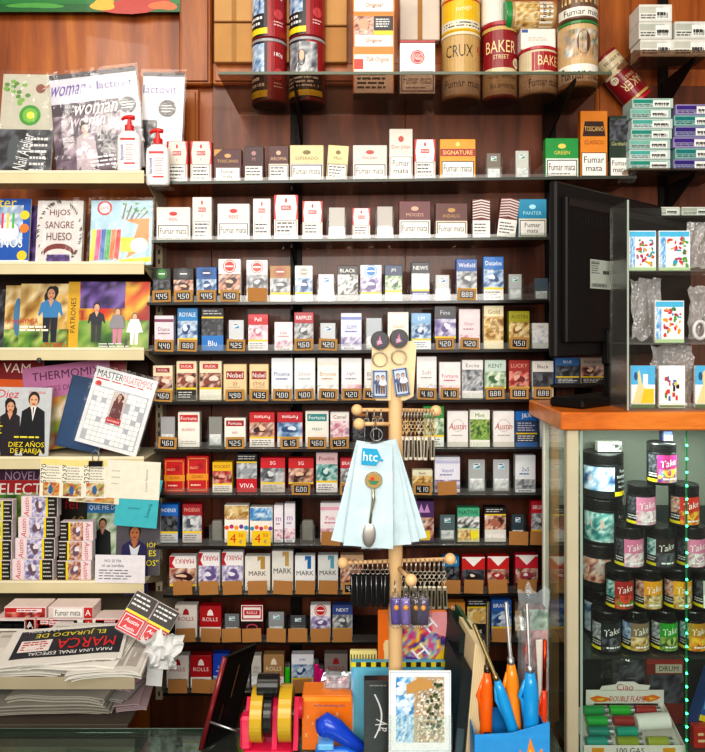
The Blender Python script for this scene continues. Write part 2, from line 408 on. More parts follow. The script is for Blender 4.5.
# ------------------------------------------------------------------ uprights and shelves
def upright(px, y0, y1, col, label, d=1.80, w=.022, slots=True):
    m = M(); x = WX(px, d); z0, z1 = WZ(y1, d), WZ(y0, d)
    m.box(x - w / 2, x + w / 2, WY(d), -.009, z0, z1, col, 'dark_plastic' if col < '#5' else 'cream_paint', .001)
    if slots:
        z = z0 + .01
        while z < z1 - .02:
            m.box(x - .002, x + .002, WY(d) - .0004, WY(d), z, z + .012, '#0a0a0a', 'matte', .0001); z += .025
    m.build('shelf_upright', label=label, cat='upright', group='slotted shelf uprights')
upright(296, 78, 752, '#1a1412', 'black slotted upright behind the shelves, below the dark red tins', w=.03)
upright(551, 78, 752, '#14100e', 'black slotted upright at the right end of the pack shelves', w=.028)
upright(159, 196, 700, '#c8bca0', 'cream slotted upright between the magazine rack and the pack shelves', d=1.77, w=.018)

SH = [  # front edge left y, right y, x0, x1
    (182, 177, 150, 637), (240, 237, 152, 553), (302.5, 300, 147, 553), (352, 349, 149, 553), (402, 399, 149, 553), (449, 449, 154, 553),
    (495, 495, 158, 553), (546, 545, 155, 553), (595, 593, 163, 545), (642, 642, 165, 545), (693, 692, 163, 545)]
DF = 1.64; DP = 1.662
def shelf_py(i, px):
    a, b, x0, x1 = SH[i]; return a + (b - a) * (px - 150) / 400
def slab(m, px0, px1, zf, d0, d1, th, col, mat):
    a, b = WX(px0, d0), WX(px1, d0); za, zb = zf(px0), zf(px1)
    P = [(a, WY(d0), za), (b, WY(d0), zb), (b, WY(d1), zb), (a, WY(d1), za)]
    vs = P + [(x, y, z - th) for x, y, z in P]
    m.faces(vs, [(0, 1, 2, 3), (7, 6, 5, 4), (0, 4, 5, 1), (1, 5, 6, 2), (2, 6, 7, 3), (3, 7, 4, 0)], col, mat)
SHT = []
def bracket(m, px, zt, d0=1.67, d1=1.80):
    x = WX(px, d1)
    m.extrude([(WY(d1), zt - .002), (WY(d0), zt - .002), (WY(d0), zt - .012), (WY(d1), zt - .06)], 'yz', x - .002, x + .002, '#14110f', 'dark_plastic')
SDESC = ['top', 'second', 'third', 'fourth', 'fifth', 'sixth', 'seventh', 'eighth', 'ninth', 'tenth', 'eleventh']
for i, (a, b, x0, x1) in enumerate(SH):
    zf = lambda px, i=i: WZ(shelf_py(i, px), DF)
    t = thing('display_shelf', ('smoked glass' if i < 2 else 'dark brown') + ' pack shelf, %s from the top of the cigarette wall' % ('first' if i == 0 else SDESC[i]), 'shelf', (WX((x0 + x1) / 2, DF), -.1, zf(350)), 'cigarette pack shelves')
    m = M(); slab(m, x0, x1, zf, DF, 1.795, .006, '#241812', 'smoky_glass' if i < 2 else 'dark_plastic'); m.build('shelf_board', t)
    m = M(); slab(m, x0, x1, lambda p: zf(p) + .0003, DF - .0015, DF, .0066, '#3a4038' if i < 2 else '#181310', 'plastic'); m.build('front_edge', t)
    for px in (296, 551):
        m = M(); bracket(m, px if px < 500 or i < 8 else 543, zf(px) - .006); m.build('bracket', t)
    m = M()
    n = 5; lx1 = min(x1, 552)
    for k in range(n):   # clear pusher lip in short runs
        p0 = x0 + (lx1 - x0) * k / n + .6; p1 = x0 + (lx1 - x0) * (k + 1) / n - .6
        slab(m, p0, p1, lambda p: zf(p) + (.009 if i < 2 else .016), DF + .003, DF + .005, .0085 if i < 2 else .0155, '#fff', 'acrylic')
    m.build('clear_lip', t)
    SHT.append(t)

# ------------------------------------------------------------------ cigarette packs
def pack_body(m, x0, x1, y, dep, z0, z1, col, lid=True, mat='print'):
    if lid:
        zs = z0 + (z1 - z0) * .72
        m.box(x0, x1, y, y + dep, z0, zs - .0004, col, mat, .0012)
        m.box(x0, x1, y, y + dep, zs + .0004, z1, col, mat, .0012)
        m.box(x0 + .0006, x1 - .0006, y + .0006, y + dep - .0006, zs - .0012, zs + .0012, col, mat, .0001)
    else: m.box(x0, x1, y, y + dep, z0, z1, col, mat, .0015)
def design(F, k, P):
    E = .012
    if k == 'B':   # brand band on top, warning photo below
        top, brand, bc, pal, low = P[:5]
        F.r(E, .71, 1 - E, 1 - E, top); F.t(brand, .5, .85, .1, bc, .8, rot=P[5] if len(P) > 5 else 0)
        F.ph(E, .3, 1 - E, .705, pal, 7); F.blob(random.uniform(.35, .6), .5, .2, .1, PAL[pal][0]); F.blob(random.uniform(.35, .6), .54, .14, .07, PAL[pal][2]); F.r(E, .25, 1 - E, .3, '#f0d020')
        F.r(E, E, 1 - E, .25, low); F.lines(.1, .05, .9, .22, 3, '#ddd' if low < '#8' else '#666')
    elif k == 'C':  # round emblem on top
        body, circ, pal, low = P[:4]
        F.r(E, .66, 1 - E, 1 - E, body); F.c(.5, .83, .3, circ); F.c(.5, .83, .26, body if len(P) < 5 else circ); F.c(.5, .83, .22, circ)
        F.r(.32, .815, .68, .845, '#fff'); F.ph(E, .26, 1 - E, .655, pal, 7); F.blob(.55, .46, .24, .12, PAL[pal][0]); F.blob(.5, .48, .15, .05, PAL[pal][2])
        F.r(E, .21, 1 - E, .26, '#f0d020'); F.r(E, E, 1 - E, .21, low)
    elif k == 'W':
        body, acc, brand, side, wb = P[:5]
        F.r(E, .45, 1 - E, 1 - E, body)
        if side:
            F.poly([(E, .45), (.1, .45), (.05, .72), (.12, 1 - E), (E, 1 - E)], side); F.poly([(1 - E, .45), (.9, .45), (.95, .72), (.88, 1 - E), (1 - E, 1 - E)], side)
        F.r(.3, .66, .7, .76, acc); F.t(brand, .5, .71, .055, '#fff', .36)
        F.e(.5, .87, .05, .05, acc); F.t('1', .5, .56, .07, acc, .3)
        F.r(E, E, 1 - E, .45, wb); F.warn(.07, .05, .93, .44, 'Fumar mata' if len(P) > 5 and P[5] else '')
    elif k == 'G':  # cigarillo box: dark flat body with warning below
        body, wb, brand, bc = P[:4]
        F.r(E, .5, 1 - E, 1 - E, body); F.e(.5, .8, .12, .06, bc); F.t(brand, .5, .64, .09, bc, .8)
        if len(P) > 5 and P[5]: F.poly([(E, .78), (.3, 1 - E), (E, 1 - E)], '#c89040')
        F.r(E, E, 1 - E, .5, wb); F.warn(.05, .05, .95, .46, 'Fumar mata' if P[4] else '')
    elif k == 'P':
        body, acc, brand = P[:3]
        F.r(E, E, 1 - E, 1 - E, body); F.t(brand, .5, .62, .1, acc, .75); F.lines(.2, .46, .8, .54, 1, acc)
        F.ph(E, .1, 1 - E, .36, P[3] if len(P) > 3 else 'white', 6)
        if len(P) > 4: F.r(E, .82, 1 - E, .9, P[4])
        F.lines(.15, E, .85, .09, 1, '#888')
    elif k == 'N':
        F.r(E, E, 1 - E, 1 - E, '#e6cfa0'); F.r(.12, .58, .88, .8, '#9a2418'); F.t(P[0], .5, .69, .13, '#fff', .66); F.t(P[1], .5, .45, .09, '#b04020', .7); F.lines(.2, .34, .8, .38, 1, '#a88')
    elif k == 'L':  # cream pack with red plaque and photo
        F.r(E, E, 1 - E, 1 - E, '#efe0c0'); F.r(.15, .8, .85, .93, P[0]); F.t(P[1], .5, .865, .06, '#fff', .6)
        F.ph(.02, .33, .98, .7, P[2], 7); F.blob(.4, .5, .2, .1, '#8a4838'); F.blob(.65, .56, .18, .08, '#f0d8c8'); F.r(.02, .28, .98, .33, '#f0d020')
        F.r(.02, .02, .98, .28, P[3]); F.lines(.1, .06, .9, .24, 3, '#ddd')
    elif k == 'F1':
        F.r(E, E, 1 - E, 1 - E, '#f4efe6'); F.r(.08, .72, .92, .92, P[0]); F.t(P[1], .5, .82, .1, '#fff', .76); F.t(P[2], .5, .5, .07, P[0], .6); F.lines(.15, .08, .85, .2, 2, '#aaa')
    elif k == 'M':  # chevron
        body, chev, brand, flip, pal = P[:5]
        if pal:
            F.r(E, .66, 1 - E, 1 - E, body); F.poly([(E, .66), (.22, .66), (.1, .8), (.22, 1 - E), (E, 1 - E)], chev); F.t(brand, .58, .85, .13, chev if flip else '#222', .68, rot=180 if flip else 0)
            F.ph(E, .2, 1 - E, .655, pal, 8); F.blob(.55, .42, .3, .12, PAL[pal][0]); F.blob(.45, .44, .18, .05, PAL[pal][2]); F.r(E, .14, 1 - E, .2, '#f0d020'); F.r(E, E, 1 - E, .14, '#2a2020')
        else:
            F.r(E, E, 1 - E, 1 - E, body); F.poly([(.5, 1 - E), (.8, 1 - E), (.8, .62), (.62, .62), (.62, .9), (.5, .84)], chev); F.t(brand, .5, .5, .13, '#2a2a2a', .84); F.r(E, E, 1 - E, .26, '#f4f2ec'); F.lines(.08, .12, .92, .24, 2, '#222')
    elif k == 'V':  # red roof
        F.r(E, .62, 1 - E, 1 - E, '#f6f4f0'); F.poly([(E, .62), (E, .95), (.12, .95), (.5, .7), (.88, .95), (1 - E, .95), (1 - E, .62)], P[0])
        F.ph(E, .2, 1 - E, .61, P[1], 7); F.blob(.5, .4, .27, .12, P[2]); F.blob(.45, .43, .12, .04, '#f0e0d8'); F.r(E, E, 1 - E, .2, '#2a1c1c')
    elif k == 'D':
        F.r(E, E, 1 - E, 1 - E, '#c81c20'); F.frame(.08, .06, .92, .94, .03, '#e8b050'); F.c(.62, .72, .14, '#a81418'); F.r(E, .34, 1 - E, .52, '#e89828'); F.t(P[0], .5, .43, .09, '#a02010', .7); F.t('SELECT', .35, .68, .06, '#f0d0a0', .4); F.lines(.2, .16, .8, .26, 1, '#f0d8c0')
    elif k == 'S':  # stripes
        F.r(E, E, 1 - E, 1 - E, P[0]); n = 7
        for i in range(n):
            y = .5 + .48 * i / n; F.poly([(E, y), (.5, y + .04), (1 - E, y - .01), (1 - E, y + .025), (.5, y + .075), (E, y + .03)], P[1]); F.k -= .92
        F.k += 1; F.r(E, E, 1 - E, .46, '#f0eeea'); F.lines(.1, .08, .9, .4, 4, '#555')
    elif k == 'F':
        F.r(E, E, 1 - E, 1 - E, '#f4eee6'); F.ph(E, .62, .99, .98, P[0], 8, fr=5); F.t(P[1], .5, .68, .14, '#8a4030' if P[0] == 'gold' else '#406088', .85, sh=.2)
        for q in range(5): F.c(.1 + .2 * q, .4 + .03 * (q % 2), .09, ['#e85828', '#b83070', '#f0a030', '#7040a0', '#3090c0'][(q + P[2]) % 5])
    elif k == 'A':
        F.r(E, E, 1 - E, 1 - E, P[0]); F.c(.5, .6, .3, '#c8c0bc'); F.c(.5, .6, .27, P[0]); F.t(P[1], .5, .58, .17, P[2], .82, sh=.2); F.lines(.2, .3, .8, .36, 1, '#999'); F.r(E, E, 1 - E, .16, '#e4e0d8')
    elif k == 'T':  # pack with black warning on top
        F.r(E, .8, 1 - E, 1 - E, '#1c1c1e'); F.lines(.08, .84, .92, .96, 2, '#ccc'); F.r(E, .76, 1 - E, .8, '#e8c820'); F.ph(E, .36, 1 - E, .76, P[0], 7); F.blob(.5, .55, .25, .1, PAL[P[0]][1]); F.r(E, E, 1 - E, .36, P[1]); F.t(P[2], .5, .18, .12, '#fff', .8)
    elif k == 'X':
        F.r(E, E, 1 - E, 1 - E, P[0]); F.ph(E, .2, 1 - E, .75, P[1], 8, fr=4); F.t(P[2], .5, .86, .1, P[3], .8)
    elif k == 'Z':  # tin with brand across and warning box
        F.r(E, E, 1 - E, 1 - E, P[0]); F.r(E, .58, 1 - E, .76, P[1]); F.t(P[2], .5, .67, .1, P[3], .84); F.warn(.05, .05, .95, .46, 'Fumar mata'); F.c(.5, .87, .06, P[3])
def pack(i, j, n, e):
    x0, x1, yt, k, look, P = e[:6]; tag = e[6] if len(e) > 6 else None
    pxm = (x0 + x1) / 2; z0 = WZ(shelf_py(i, pxm), DF) + .0004; z1 = WZ(yt, DP); a, b = WX(x0, DP), WX(x1, DP)
    if k not in ('H', 'HL'): b -= .001; a += .001
    y = WY(DP); m = M(); tilt = 0
    mid = WX(pxm, DP)
    place = '%s from left on %s pack shelf' % (ORD(j), SDESC[i])
    if k == 'H':   # empty clear pusher box
        t = thing('pack_holder', '%s, %s' % (look, place), 'pack holder', (mid, y + .02, z0), 'empty clear pack holders')
        for q in (a, b - .0015): m.box(q, q + .0015, y, y + .05, z0, z1 - .01, '#fff', 'acrylic', .0003)
        m.box(a + .0016, b - .0016, y, y + .0015, z0, z0 + .03, '#fff', 'acrylic', .0003); m.build('clear_case', t)
        m = M(); m.box(a + .003, b - .003, y + .006, y + .009, z0 + .002, z1, P[0], 'plastic', .001)
        F = flat(m, a + .003, b - .003, z0 + .002, z1, y + .006)
        if P[1]: F.r(.3, .7, .7, .88, '#dfe8ee'); F.poly([(.32, .72), (.68, .72), (.68, .82)], P[1]); F.r(.34, .83, .6, .86, '#305080')
        F.ph(.08, .05, .92, .4, 'white', 4)
        m.build('back_plate', t)
    else:
        deep = .023 if k not in ('Z',) else .02
        c0 = e[7] if len(e) > 7 else None
        side = {'B': lambda: P[0], 'C': lambda: P[0], 'W': lambda: P[3] or P[0], 'G': lambda: P[0], 'P': lambda: P[0], 'N': lambda: '#d8b880', 'L': lambda: '#efe0c0', 'F1': lambda: '#f4efe6', 'M': lambda: P[0], 'V': lambda: P[0], 'D': lambda: '#b81c20', 'S': lambda: P[0], 'F': lambda: '#f4eee6', 'A': lambda: P[0], 'T': lambda: '#1c1c1e', 'X': lambda: P[0], 'Z': lambda: P[0]}[k]()
        pack_body(m, a, b, y, deep, z0, z1, side, lid=(x1 - x0) < 28 and k not in ('Z', 'G'))
        F = flat(m, a, b, z0, z1, y)
        if c0: F.r(.01, .01, .99, .99, c0)
        design(F, k, P)
        h = z1 - z0
        o = m.build('cigarette_pack' if k not in ('G', 'Z') else 'cigarillo_box', label='%s, %s' % (look, place), cat='cigarette pack' if k not in ('G', 'Z') else 'cigarillo box', group='packs on the %s pack shelf' % SDESC[i])
        if len(e) > 8: o.rotation_euler.y = R(e[8]); o.location.z += abs(math.sin(R(e[8]))) * (b - a) / 2
        if i < 2:  # shops' clear sleeve around the dearer boxes
            mm = M(); mm.box(a + .001, b - .001, y - .0032, y - .0028, z0 + .001, z0 + h * .14, '#fff', 'acrylic', .0001); mm.build('clear_sleeve', SHT[i])
    if tag:
        price_tag(i, pxm, tag, x1 - x0, look, place)
    # clear divider beside the pack
    mm = M(); dx = WX(x0 - .8, DP); mm.box(dx - .0005, dx + .0005, y - .004, y + .09, z0, z0 + .04, '#fff', 'acrylic', .0002)
    if j % 1 == 0: mm.build('divider', SHT[i])
def price_tag(i, pxm, tag, w, look, place):
    d = DF - .003; z0 = WZ(shelf_py(i, pxm), DF) - .001
    m = M(); w2 = 9.3 if tag != 'K' else 9.6; hh = .0285 if tag != 'K' else .033
    a, b = WX(pxm - w2, d), WX(pxm + w2, d); y = WY(d)
    rot = random.uniform(-3, 3)
    if tag == 'K':
        m.box(a, b, y, y + .0012, z0, z0 + hh, '#b07c44', 'card', .0003)
        m.box(a, b, y + .0012, y + .006, z0 + .0, z0 + .0012, '#b07c44', 'card', .0003)
        o = m.build('shelf_card', label='plain kraft shelf card, in front of %s' % short(look, place), cat='shelf card', group='blank kraft cards')
    elif tag[0] == 'Y':
        m.box(a, b, y, y + .001, z0, z0 + .036, '#f0c818', 'matte', .0003); F = flat(m, a, b, z0, z0 + .036, y)
        F.t(tag[1:2], .3, .5, .6, '#d03018', .5); F.t(tag[2:], .72, .72, .25, '#d03018', .35); F.t('€', .72, .3, .25, '#3060a0', .3)
        o = m.build('price_tag', label='yellow paper price tag, in front of %s' % short(look, place), cat='price tag', group='yellow price tags')
    else:
        m.box(a, b, y, y + .0022, z0, z0 + hh, '#b8894c', 'card', .0005); F = flat(m, a, b, z0, z0 + hh, y)
        F.r(.13, .17, .87, .8, '#100e0c'); F.seg(tag, .2, .28, .84, .7, '#f4f4f4')
        o = m.build('price_tag', label='kraft framed black %s tag, in front of %s' % (tag, short(look, place)), cat='price tag', group='kraft framed price tags')
    o.rotation_euler.y = R(rot); o.location.z += .0016
def short(look, place):
    p = place.split(); return 'pack %s from left, %s shelf' % (p[0], p[-3])
KR = 'K'
T = []
T.append([
 (166,188,141,'W','white pack with rounded red sides in clear case',('#e0dace','#c02020','BARCLAY','#c83030','#d8d4c8')),
 (190,212,141,'W','second white pack with rounded red sides',('#e0dace','#c02020','BARCLAY','#c83030','#d8d4c8')),
 (213.5,242,149,'G','maroon box with gold corner',('#4a1418','#5a1a1c','TOSCANO','#d0a060',1,1)),
 (243.5,264,146,'G','dark maroon box in crumpled wrap',('#3c1014','#4a1418','M','#b08080',0)),
 (268,289,145.5,'G','brown maroon box with beige stripe',('#4c1418','#e0d0c0','AROMA','#d8b090',0)),
 (289.5,324,145,'G','cream tin with lilac warning panel',('#dcd09c','#c8c0c0','ESPERADO','#7a6a38',1)),
 (325.5,347,146,'G','small cream tin leaning slightly',('#e0d49c','#c8bc8c','Mini','#7a6a38',0),None,None,4),
 (352.5,387.5,145,'G','wide white box with red emblem',('#d8d4ce','#d8d6d2','Don Julian','#c04030',1)),
 (389,413,128.6,'G','tall white box with cigars pictured',('#e0dbd0','#e8e4dc','Don Julian','#c04030',1)),
 (414,436,139,'W','small white pack with red border',('#f0e8e4','#c83030','MEHARI','#d04040','#e0d8d0')),
 (439.5,476,139,'Z','orange tin with red brand band',('#f0a01c','#a81c18','SIGNATURE','#ffe080')),
 (486,502.5,152.5,'H','empty clear holder with grey plate',('#7c7468','#40a060')),
 (515,530.5,150,'H','empty clear holder with white plate',('#c8ccc4','#40a060')),
 (545,579,138,'G','bright green box with white warning',('#1c9440','#d8e8d8','GREEN','#f0d060',1)),
 (580,608,110.5,'T1','tall orange box with dark plaque',()),
 (609,630,115.6,'T2','tall dark green box in torn wrap',()),
])
T.append([
 (156,190.6,207,'G','wide white box with small red logo',('#e4e0dc','#f0eeea','REIG','#c82020',1)),
 (192,212,197,'W','tall white pack with red logo',('#e4dfd8','#d03028','REIG',None,'#e8e4dc')),
 (217,250,203.6,'G','wide white box with red plaque',('#dedcda','#ecebe8','REIG','#c82020',1)),
 (252.6,271,198.5,'W','slim white pack with faint red logo',('#e4e0dc','#d05048','REIG',None,'#f0eeea')),
 (273.5,298.5,194.6,'W','tall white pack with wide red sides',('#f2ece6','#c83030','REIG','#c83030','#e8e0d8')),
 (302,323,201,'W','white pack with narrow red sides',('#f4f0ee','#d03030','REIG','#d04848','#f0ece8')),
 (327.6,346,207,'H','empty clear holder with grey plate',('#b8b4ae',None)),
 (352,370.6,208,'W','small white and red pack',('#f0e6e2','#d04040','MEHARI','#d85050','#f0e8e4')),
 (376,394,206,'H','empty clear holder with milky plate',('#b4aea8',None)),
 (398.7,431,201,'G','maroon box with white warning',('#6a2c30','#e8e4e0','MOODS','#d8a890',1)),
 (435,468,203,'G','brown box with cream warning panel',('#5a2018','#e8d0b8','INDALO','#c09048',1)),
 (472,490.6,199,'S','brown and white striped pack',('#6a2c20','#e8dcd8')),
 (496,515.6,199,'S','leaning brown and white wrapped pack',('#70342a','#e0d0cc'),None,None,7),
 (518,547,199,'G','bright blue box with white warning',('#2090b8','#e0dcc8','PANTER','#b0e8f8',1)),
])
T.append([
 (152.5,171,268,'C','black pack with green top ring',('#18241a','#3c8c3c','dark','#20221e'),'4.45'),
 (173,194,268,'C','black pack with grey ring and heart photo',('#1c1c20','#50505a','hand','#1c1c20'),'4.50'),
 (196,217,267,'C','blue pack with white stripe and ring',('#2060a8','#103c78','blue','#204080'),'4.45'),
 (218,241,259,'C','tall white pack with red circle, heart photo',('#f4f0ee','#c83028','hand','#2a2020'),'4.50'),
 (246,268,260,'C','tall white pack with red circle, grey photo',('#f6f4f2','#d04038','grey','#e8e4dc'),KR),
 (269.5,291,265.6,'C','gold brown pack with rust circle',('#a87838','#a04828','grey','#d8c8a0')),
 (294.5,313,265.6,'C','white pack with pale grey circle',('#f0efec','#a8a098','blue','#e8e8e8')),
 (317,335,274,'H','empty clear holder with blue band',('#ccd0d4','#3080c0')),
 (337,358.5,265.6,'X','black and white marbled pack',('#181818','zebra','BLACK','#fff')),
 (360,382,265,'C','white pack with sky blue circle',('#f4f6f8','#2080c8','lilac','#dde8d8')),
 (384.5,402.5,265,'B','dark blue pack with green label',('#203860','JPS','#fff','green','#e8f0d8')),
 (411,430,262,'B','white pack with black shoulders',('#181c28','NEWS','#fff','white','#3c4c8c')),
 (434.7,451,274.7,'H','clear holder with small blue label',('#b8bcbe','#3080c0')),
 (456,477.5,259,'B','blue pack with grey face photo',('#1858a8','Winfield','#fff','grey','#e0e0e0'),'8.88'),
 (483,504,256.6,'B','tall blue pack with pale photo',('#1c70c0','Ducados','#fff','blue','#e4e4e0')),
 (508,523.5,274,'H','clear holder with blue green label',('#b4babc','#30a060')),
 (534,550,278,'H','dim clear holder at the shelf end',('#50606c',None)),
])
T.append([
 (154,174,315.5,'P','white pack with purple diamonds',('#e4dce4','#8c4868','Diana','pink','#8c4868'),'4.40'),
 (177,198,308,'B','bright blue and white pack',('#2888c8','ROYALE','#fff','blue','#e8f0f8'),'8.88'),
 (201,224,308,'T','black pack with bright blue bottom',('dark','#1878c8','Blu')),
 (227,244.5,320,'H','empty clear holder with white plate',('#d0d4d8','#3090c0'),'4.25'),
 (247.6,268.5,314,'B','white pack with red top',('#c82830','Pall','#fff','pink','#f0ecec')),
 (274,293,322,'P','short white and pink pack',('#f0e8ea','#b04050','Lola','pink')),
 (293.8,314,312,'B','white pack with maroon top',('#b02838','RAFFLES','#fff','grey','#ece8e6'),'4.60'),
 (319,336.6,323,'H','empty clear holder with white plate',('#c8ccd0','#3080c0'),'4.20'),
 (340.5,362,313,'P','white pack with blue and purple clouds',('#e4e4f4','#405cb0','SLIM','lilac','#8090d0')),
 (365,383,318,'H','grey clear holder left of the wooden stand',('#b4bcc4',None)),
 (387.4,409,312,'P','white and gold pack behind the stand head',('#f4f0e4','#b09040','Gold','gold')),
 (411,431.5,313,'B','pale blue pack with faint photo',('#88b8e0','LM','#fff','blue','#e4ecf4')),
 (434,456.5,306,'B','tall black topped pack with face photo',('#282c34','Fine','#ccd','lilac','#484c58'),'4.20'),
 (458.6,480.5,309,'P','pale pink and grey pack',('#e8d8dc','#b07888','Elixyr','pink'),'4.20'),
 (483.5,504,305.6,'X','tall cream pack with gold print',('#ece0b8','gold','Gold','#8a6a28')),
 (508.5,530,311,'B','yellow green pack with brown label',('#a8a428','AUSTIN','#5a4a10','gold','#c0b050'),'4.50'),
 (532,549,323,'X','small white pack with yellow warning triangle',('#e8e8e4','white','Vegas','#888')),
])
T.append([
 (152.5,173,365.5,'L','cream pack with red plaque, hands photo',('#a02028','DUCAL','hand','#efe4cc'),'4.60'),
 (176,197,361,'L','taller cream pack with black warning',('#c83020','DUCAL','hand','#1c1a18')),
 (199,222,361,'L','cream pack with baby photo',('#c03828','DUCAL','hand','#f0ead8')),
 (223,247,364,'N','tan pack with red plaque and 23',('Nobel','23'),'4.90'),
 (249,269,364,'N','narrow tan pack with red plaque',('Nobel','STYLE'),'4.35'),
 (271,293,358,'P','plain white pack with blue edge',('#f0f2f8','#3858a0','Phoenix','white'),'4.00'),
 (294,315.5,358,'P','plain white pack with silver print',('#f6f6f6','#a8acb4','Silver','white'),'4.00'),
 (317,339,358,'P','plain white pack with orange edge',('#f8f6f2','#c09060','Bronze','white','#f0e8dc'),'4.00'),
 (341,362,358,'P','plain white pack with grey cloud print',('#f4f2f6','#a090b0','Light','pink'),'4.20'),
 (364,380,359,'P','white pack half behind wooden stand head',('#ececec','#888','Blue','white'),'4.20'),
 (416.5,437,356.5,'P','plain white pack right of wooden pole',('#f6f4f4','#b0a0a0','Soft','white'),'4.10'),
 (439,461,362,'P','white pack with small magenta flag',('#f2eeee','#c83078','Fortuna','pink'),'4.10'),
 (461.7,483.5,360,'X','white and grey pack, yellow triangle',('#eceae8','grey','Excite','#777')),
 (484.5,506.5,360,'B','mint green pack with dark photo',('#c8dcd0','KENT','#305848','green','#2c3c34'),'8.88'),
 (508.5,530,360,'B','dark red pack with pale portrait',('#a83028','LUCKY','#e8b0a0','red','#6c1c1c'),'8.88'),
 (532,554,361,'B','white pack with dark brown photo',('#f0ece8','Black','#555','dark','#e8e4dc'),'8.88'),
])
T.append([
 (158.7,175.5,417,'H','empty clear holder with grey plate',('#a8a8ac',None),'4.60'),
 (177.5,200,412,'F1','white pack with red band, smallest print',('#c82828','Fortuna','BLANDO')),
 (207,222.7,417,'H','empty clear holder with dim plate',('#90908c',None)),
 (224,246,418,'F1','shorter white pack with dark red band',('#a82830','Fortuna','RED'),'4.25'),
 (249,275,412,'B','red topped pack with face photo',('#c82028','Fortuna','#fff','hand','#e8e4e0',180)),
 (276.7,303,412,'B','red topped pack with blue photo',('#c02030','Fortuna','#fff','blue','#e4e0e0',180),'6.15'),
 (305,329,411,'F1','white pack with teal band',('#2c8c8c','Fortuna','FRESH'),'4.60'),
 (330,349.5,412,'X','white pack with fine maroon pattern',('#f0ece8','pink','Camel','#803040'),'4.35'),
 (352,370,409,'X','dark pack behind the wooden pegs, orange corner',('#302018','dark','Kent','#f09030')),
 (371,384,412,'X','brown pack between the peg and the pole',('#3c2c20','dark','Vogue','#c08040')),
 (422.7,444.5,406,'B','bright green pack beside the silver keyrings',('#2c9840','MENTHOL','#fff','green','#e8f0e8')),
 (447,468.5,411,'A','white pack with large red script',('#f4f0ee','Austin','#c03040')),
 (469.5,490.4,410,'X','white pack with green and gold top',('#eef0e4','leaf','Mint','#507830')),
 (493,514.7,411,'A','second white pack with large red script',('#f2eeec','Austin','#b82c38')),
 (515,538,411,'T3','blue pack with yellow warning strip',()),
 (540,555,408.6,'P','white and blue pack against the upright',('#e4ecf4','#2870b8','NEW','sky')),
])
T.append([
 (163.4,185.6,458.7,'D','red and gold pack with orange band',('QUAD',)),
 (186,209,456,'D','second red and gold pack, slightly taller',('QUAD',)),
 (212,232.7,462,'B','white and red pack with yellow top',('#e8b818','POCKET','#8a2018','red','#e8e0d8')),
 (236,257.6,453.7,'T','pack with black top and red base',('grey','#c81828','VIVA')),
 (260,285.5,457.7,'B','wide red topped pack with woman photo',('#d02030','SG','#fff','grey','#d0c8c0')),
 (288,314,458,'B','wide red topped pack with tan photo',('#cc2028','SG','#fff','hand','#3c2420'),'6.00'),
 (315.7,338,452.4,'B','pink and white pack with grey green photo',('#e8c8cc','Pueblo','#a83040','teal','#f0ecec')),
 (340,358,458,'B','red pack partly behind the spoon bags',('#c83040','BRAVO','#fff','grey','#e4dcdc'),'4.20'),
 (412,433,470,'X','white and yellow pack right of spoon bags',('#e8e4c8','gold','Reals','#7a2020'),'4.10'),
 (434.4,460.5,457,'P','wide white and lilac pack',('#eceaf6','#6068b0','Ventil','lilac','#c8c8e8'),KR),
 (467.7,486.6,460,'H','clear holder with blue green logo',('#b0b4b4','#3090a0')),
 (492.5,511,460,'H','clear holder with pale blue logo',('#bcc0c4','#60b0d0')),
 (515,536,455,'P','white pack with blue swirl',('#f0f4f8','#2060a8','2x5','grey')),
])
T.append([
 (158,178.5,504.5,'B','bright blue pack with eye photo',('#1c70c8','PHOENIX','#fff','dark','#c8c8c8')),
 (182,202.4,504,'B','dark red pack with blue photo',('#a01c28','PHOENIX','#e8b0a0','grey','#c8c4c0')),
 (209,222.7,525,'HL','low empty clear pusher',()),
 (224,249,505,'F','white pack with orange flowers',('gold','Gauloises',0),'Y450'),
 (249.5,273,507,'F','white pack with blue flowers',('sky','Gauloises',4),'Y450'),
 (273.5,283.5,505,'P','slim white pack with lilac print',('#f4eef6','#a060b0','m','pink')),
 (284,295.4,503.5,'P','second slim white and lilac pack',('#f0ecf4','#a070b8','m','pink')),
 (300,314.7,524,'HL','low empty clear pusher',()),
 (320,341,503,'P','white pack with rose print',('#f8f0f4','#d05080','Pink','pink','#f0b0c8'),KR),
 (414,434.4,501,'T4','purple pack with brown photo',()),
 (439,456.6,515.5,'H','clear holder with dark green logo',('#5c6c70','#30a090')),
 (457,480,507.6,'T5','mint green pack with wavy top',()),
 (484,506.5,507,'T','black topped pack with mouth photo',('hand','#e0dcd4','NEVADA')),
 (511,526,515,'H','low clear holder with blue logo',('#3c4c54','#3090b0'),KR),
 (530.7,549,501,'B','white and red pack at the right end',('#c82838','BRUNO','#fff','grey','#f0ecec'),KR),
])
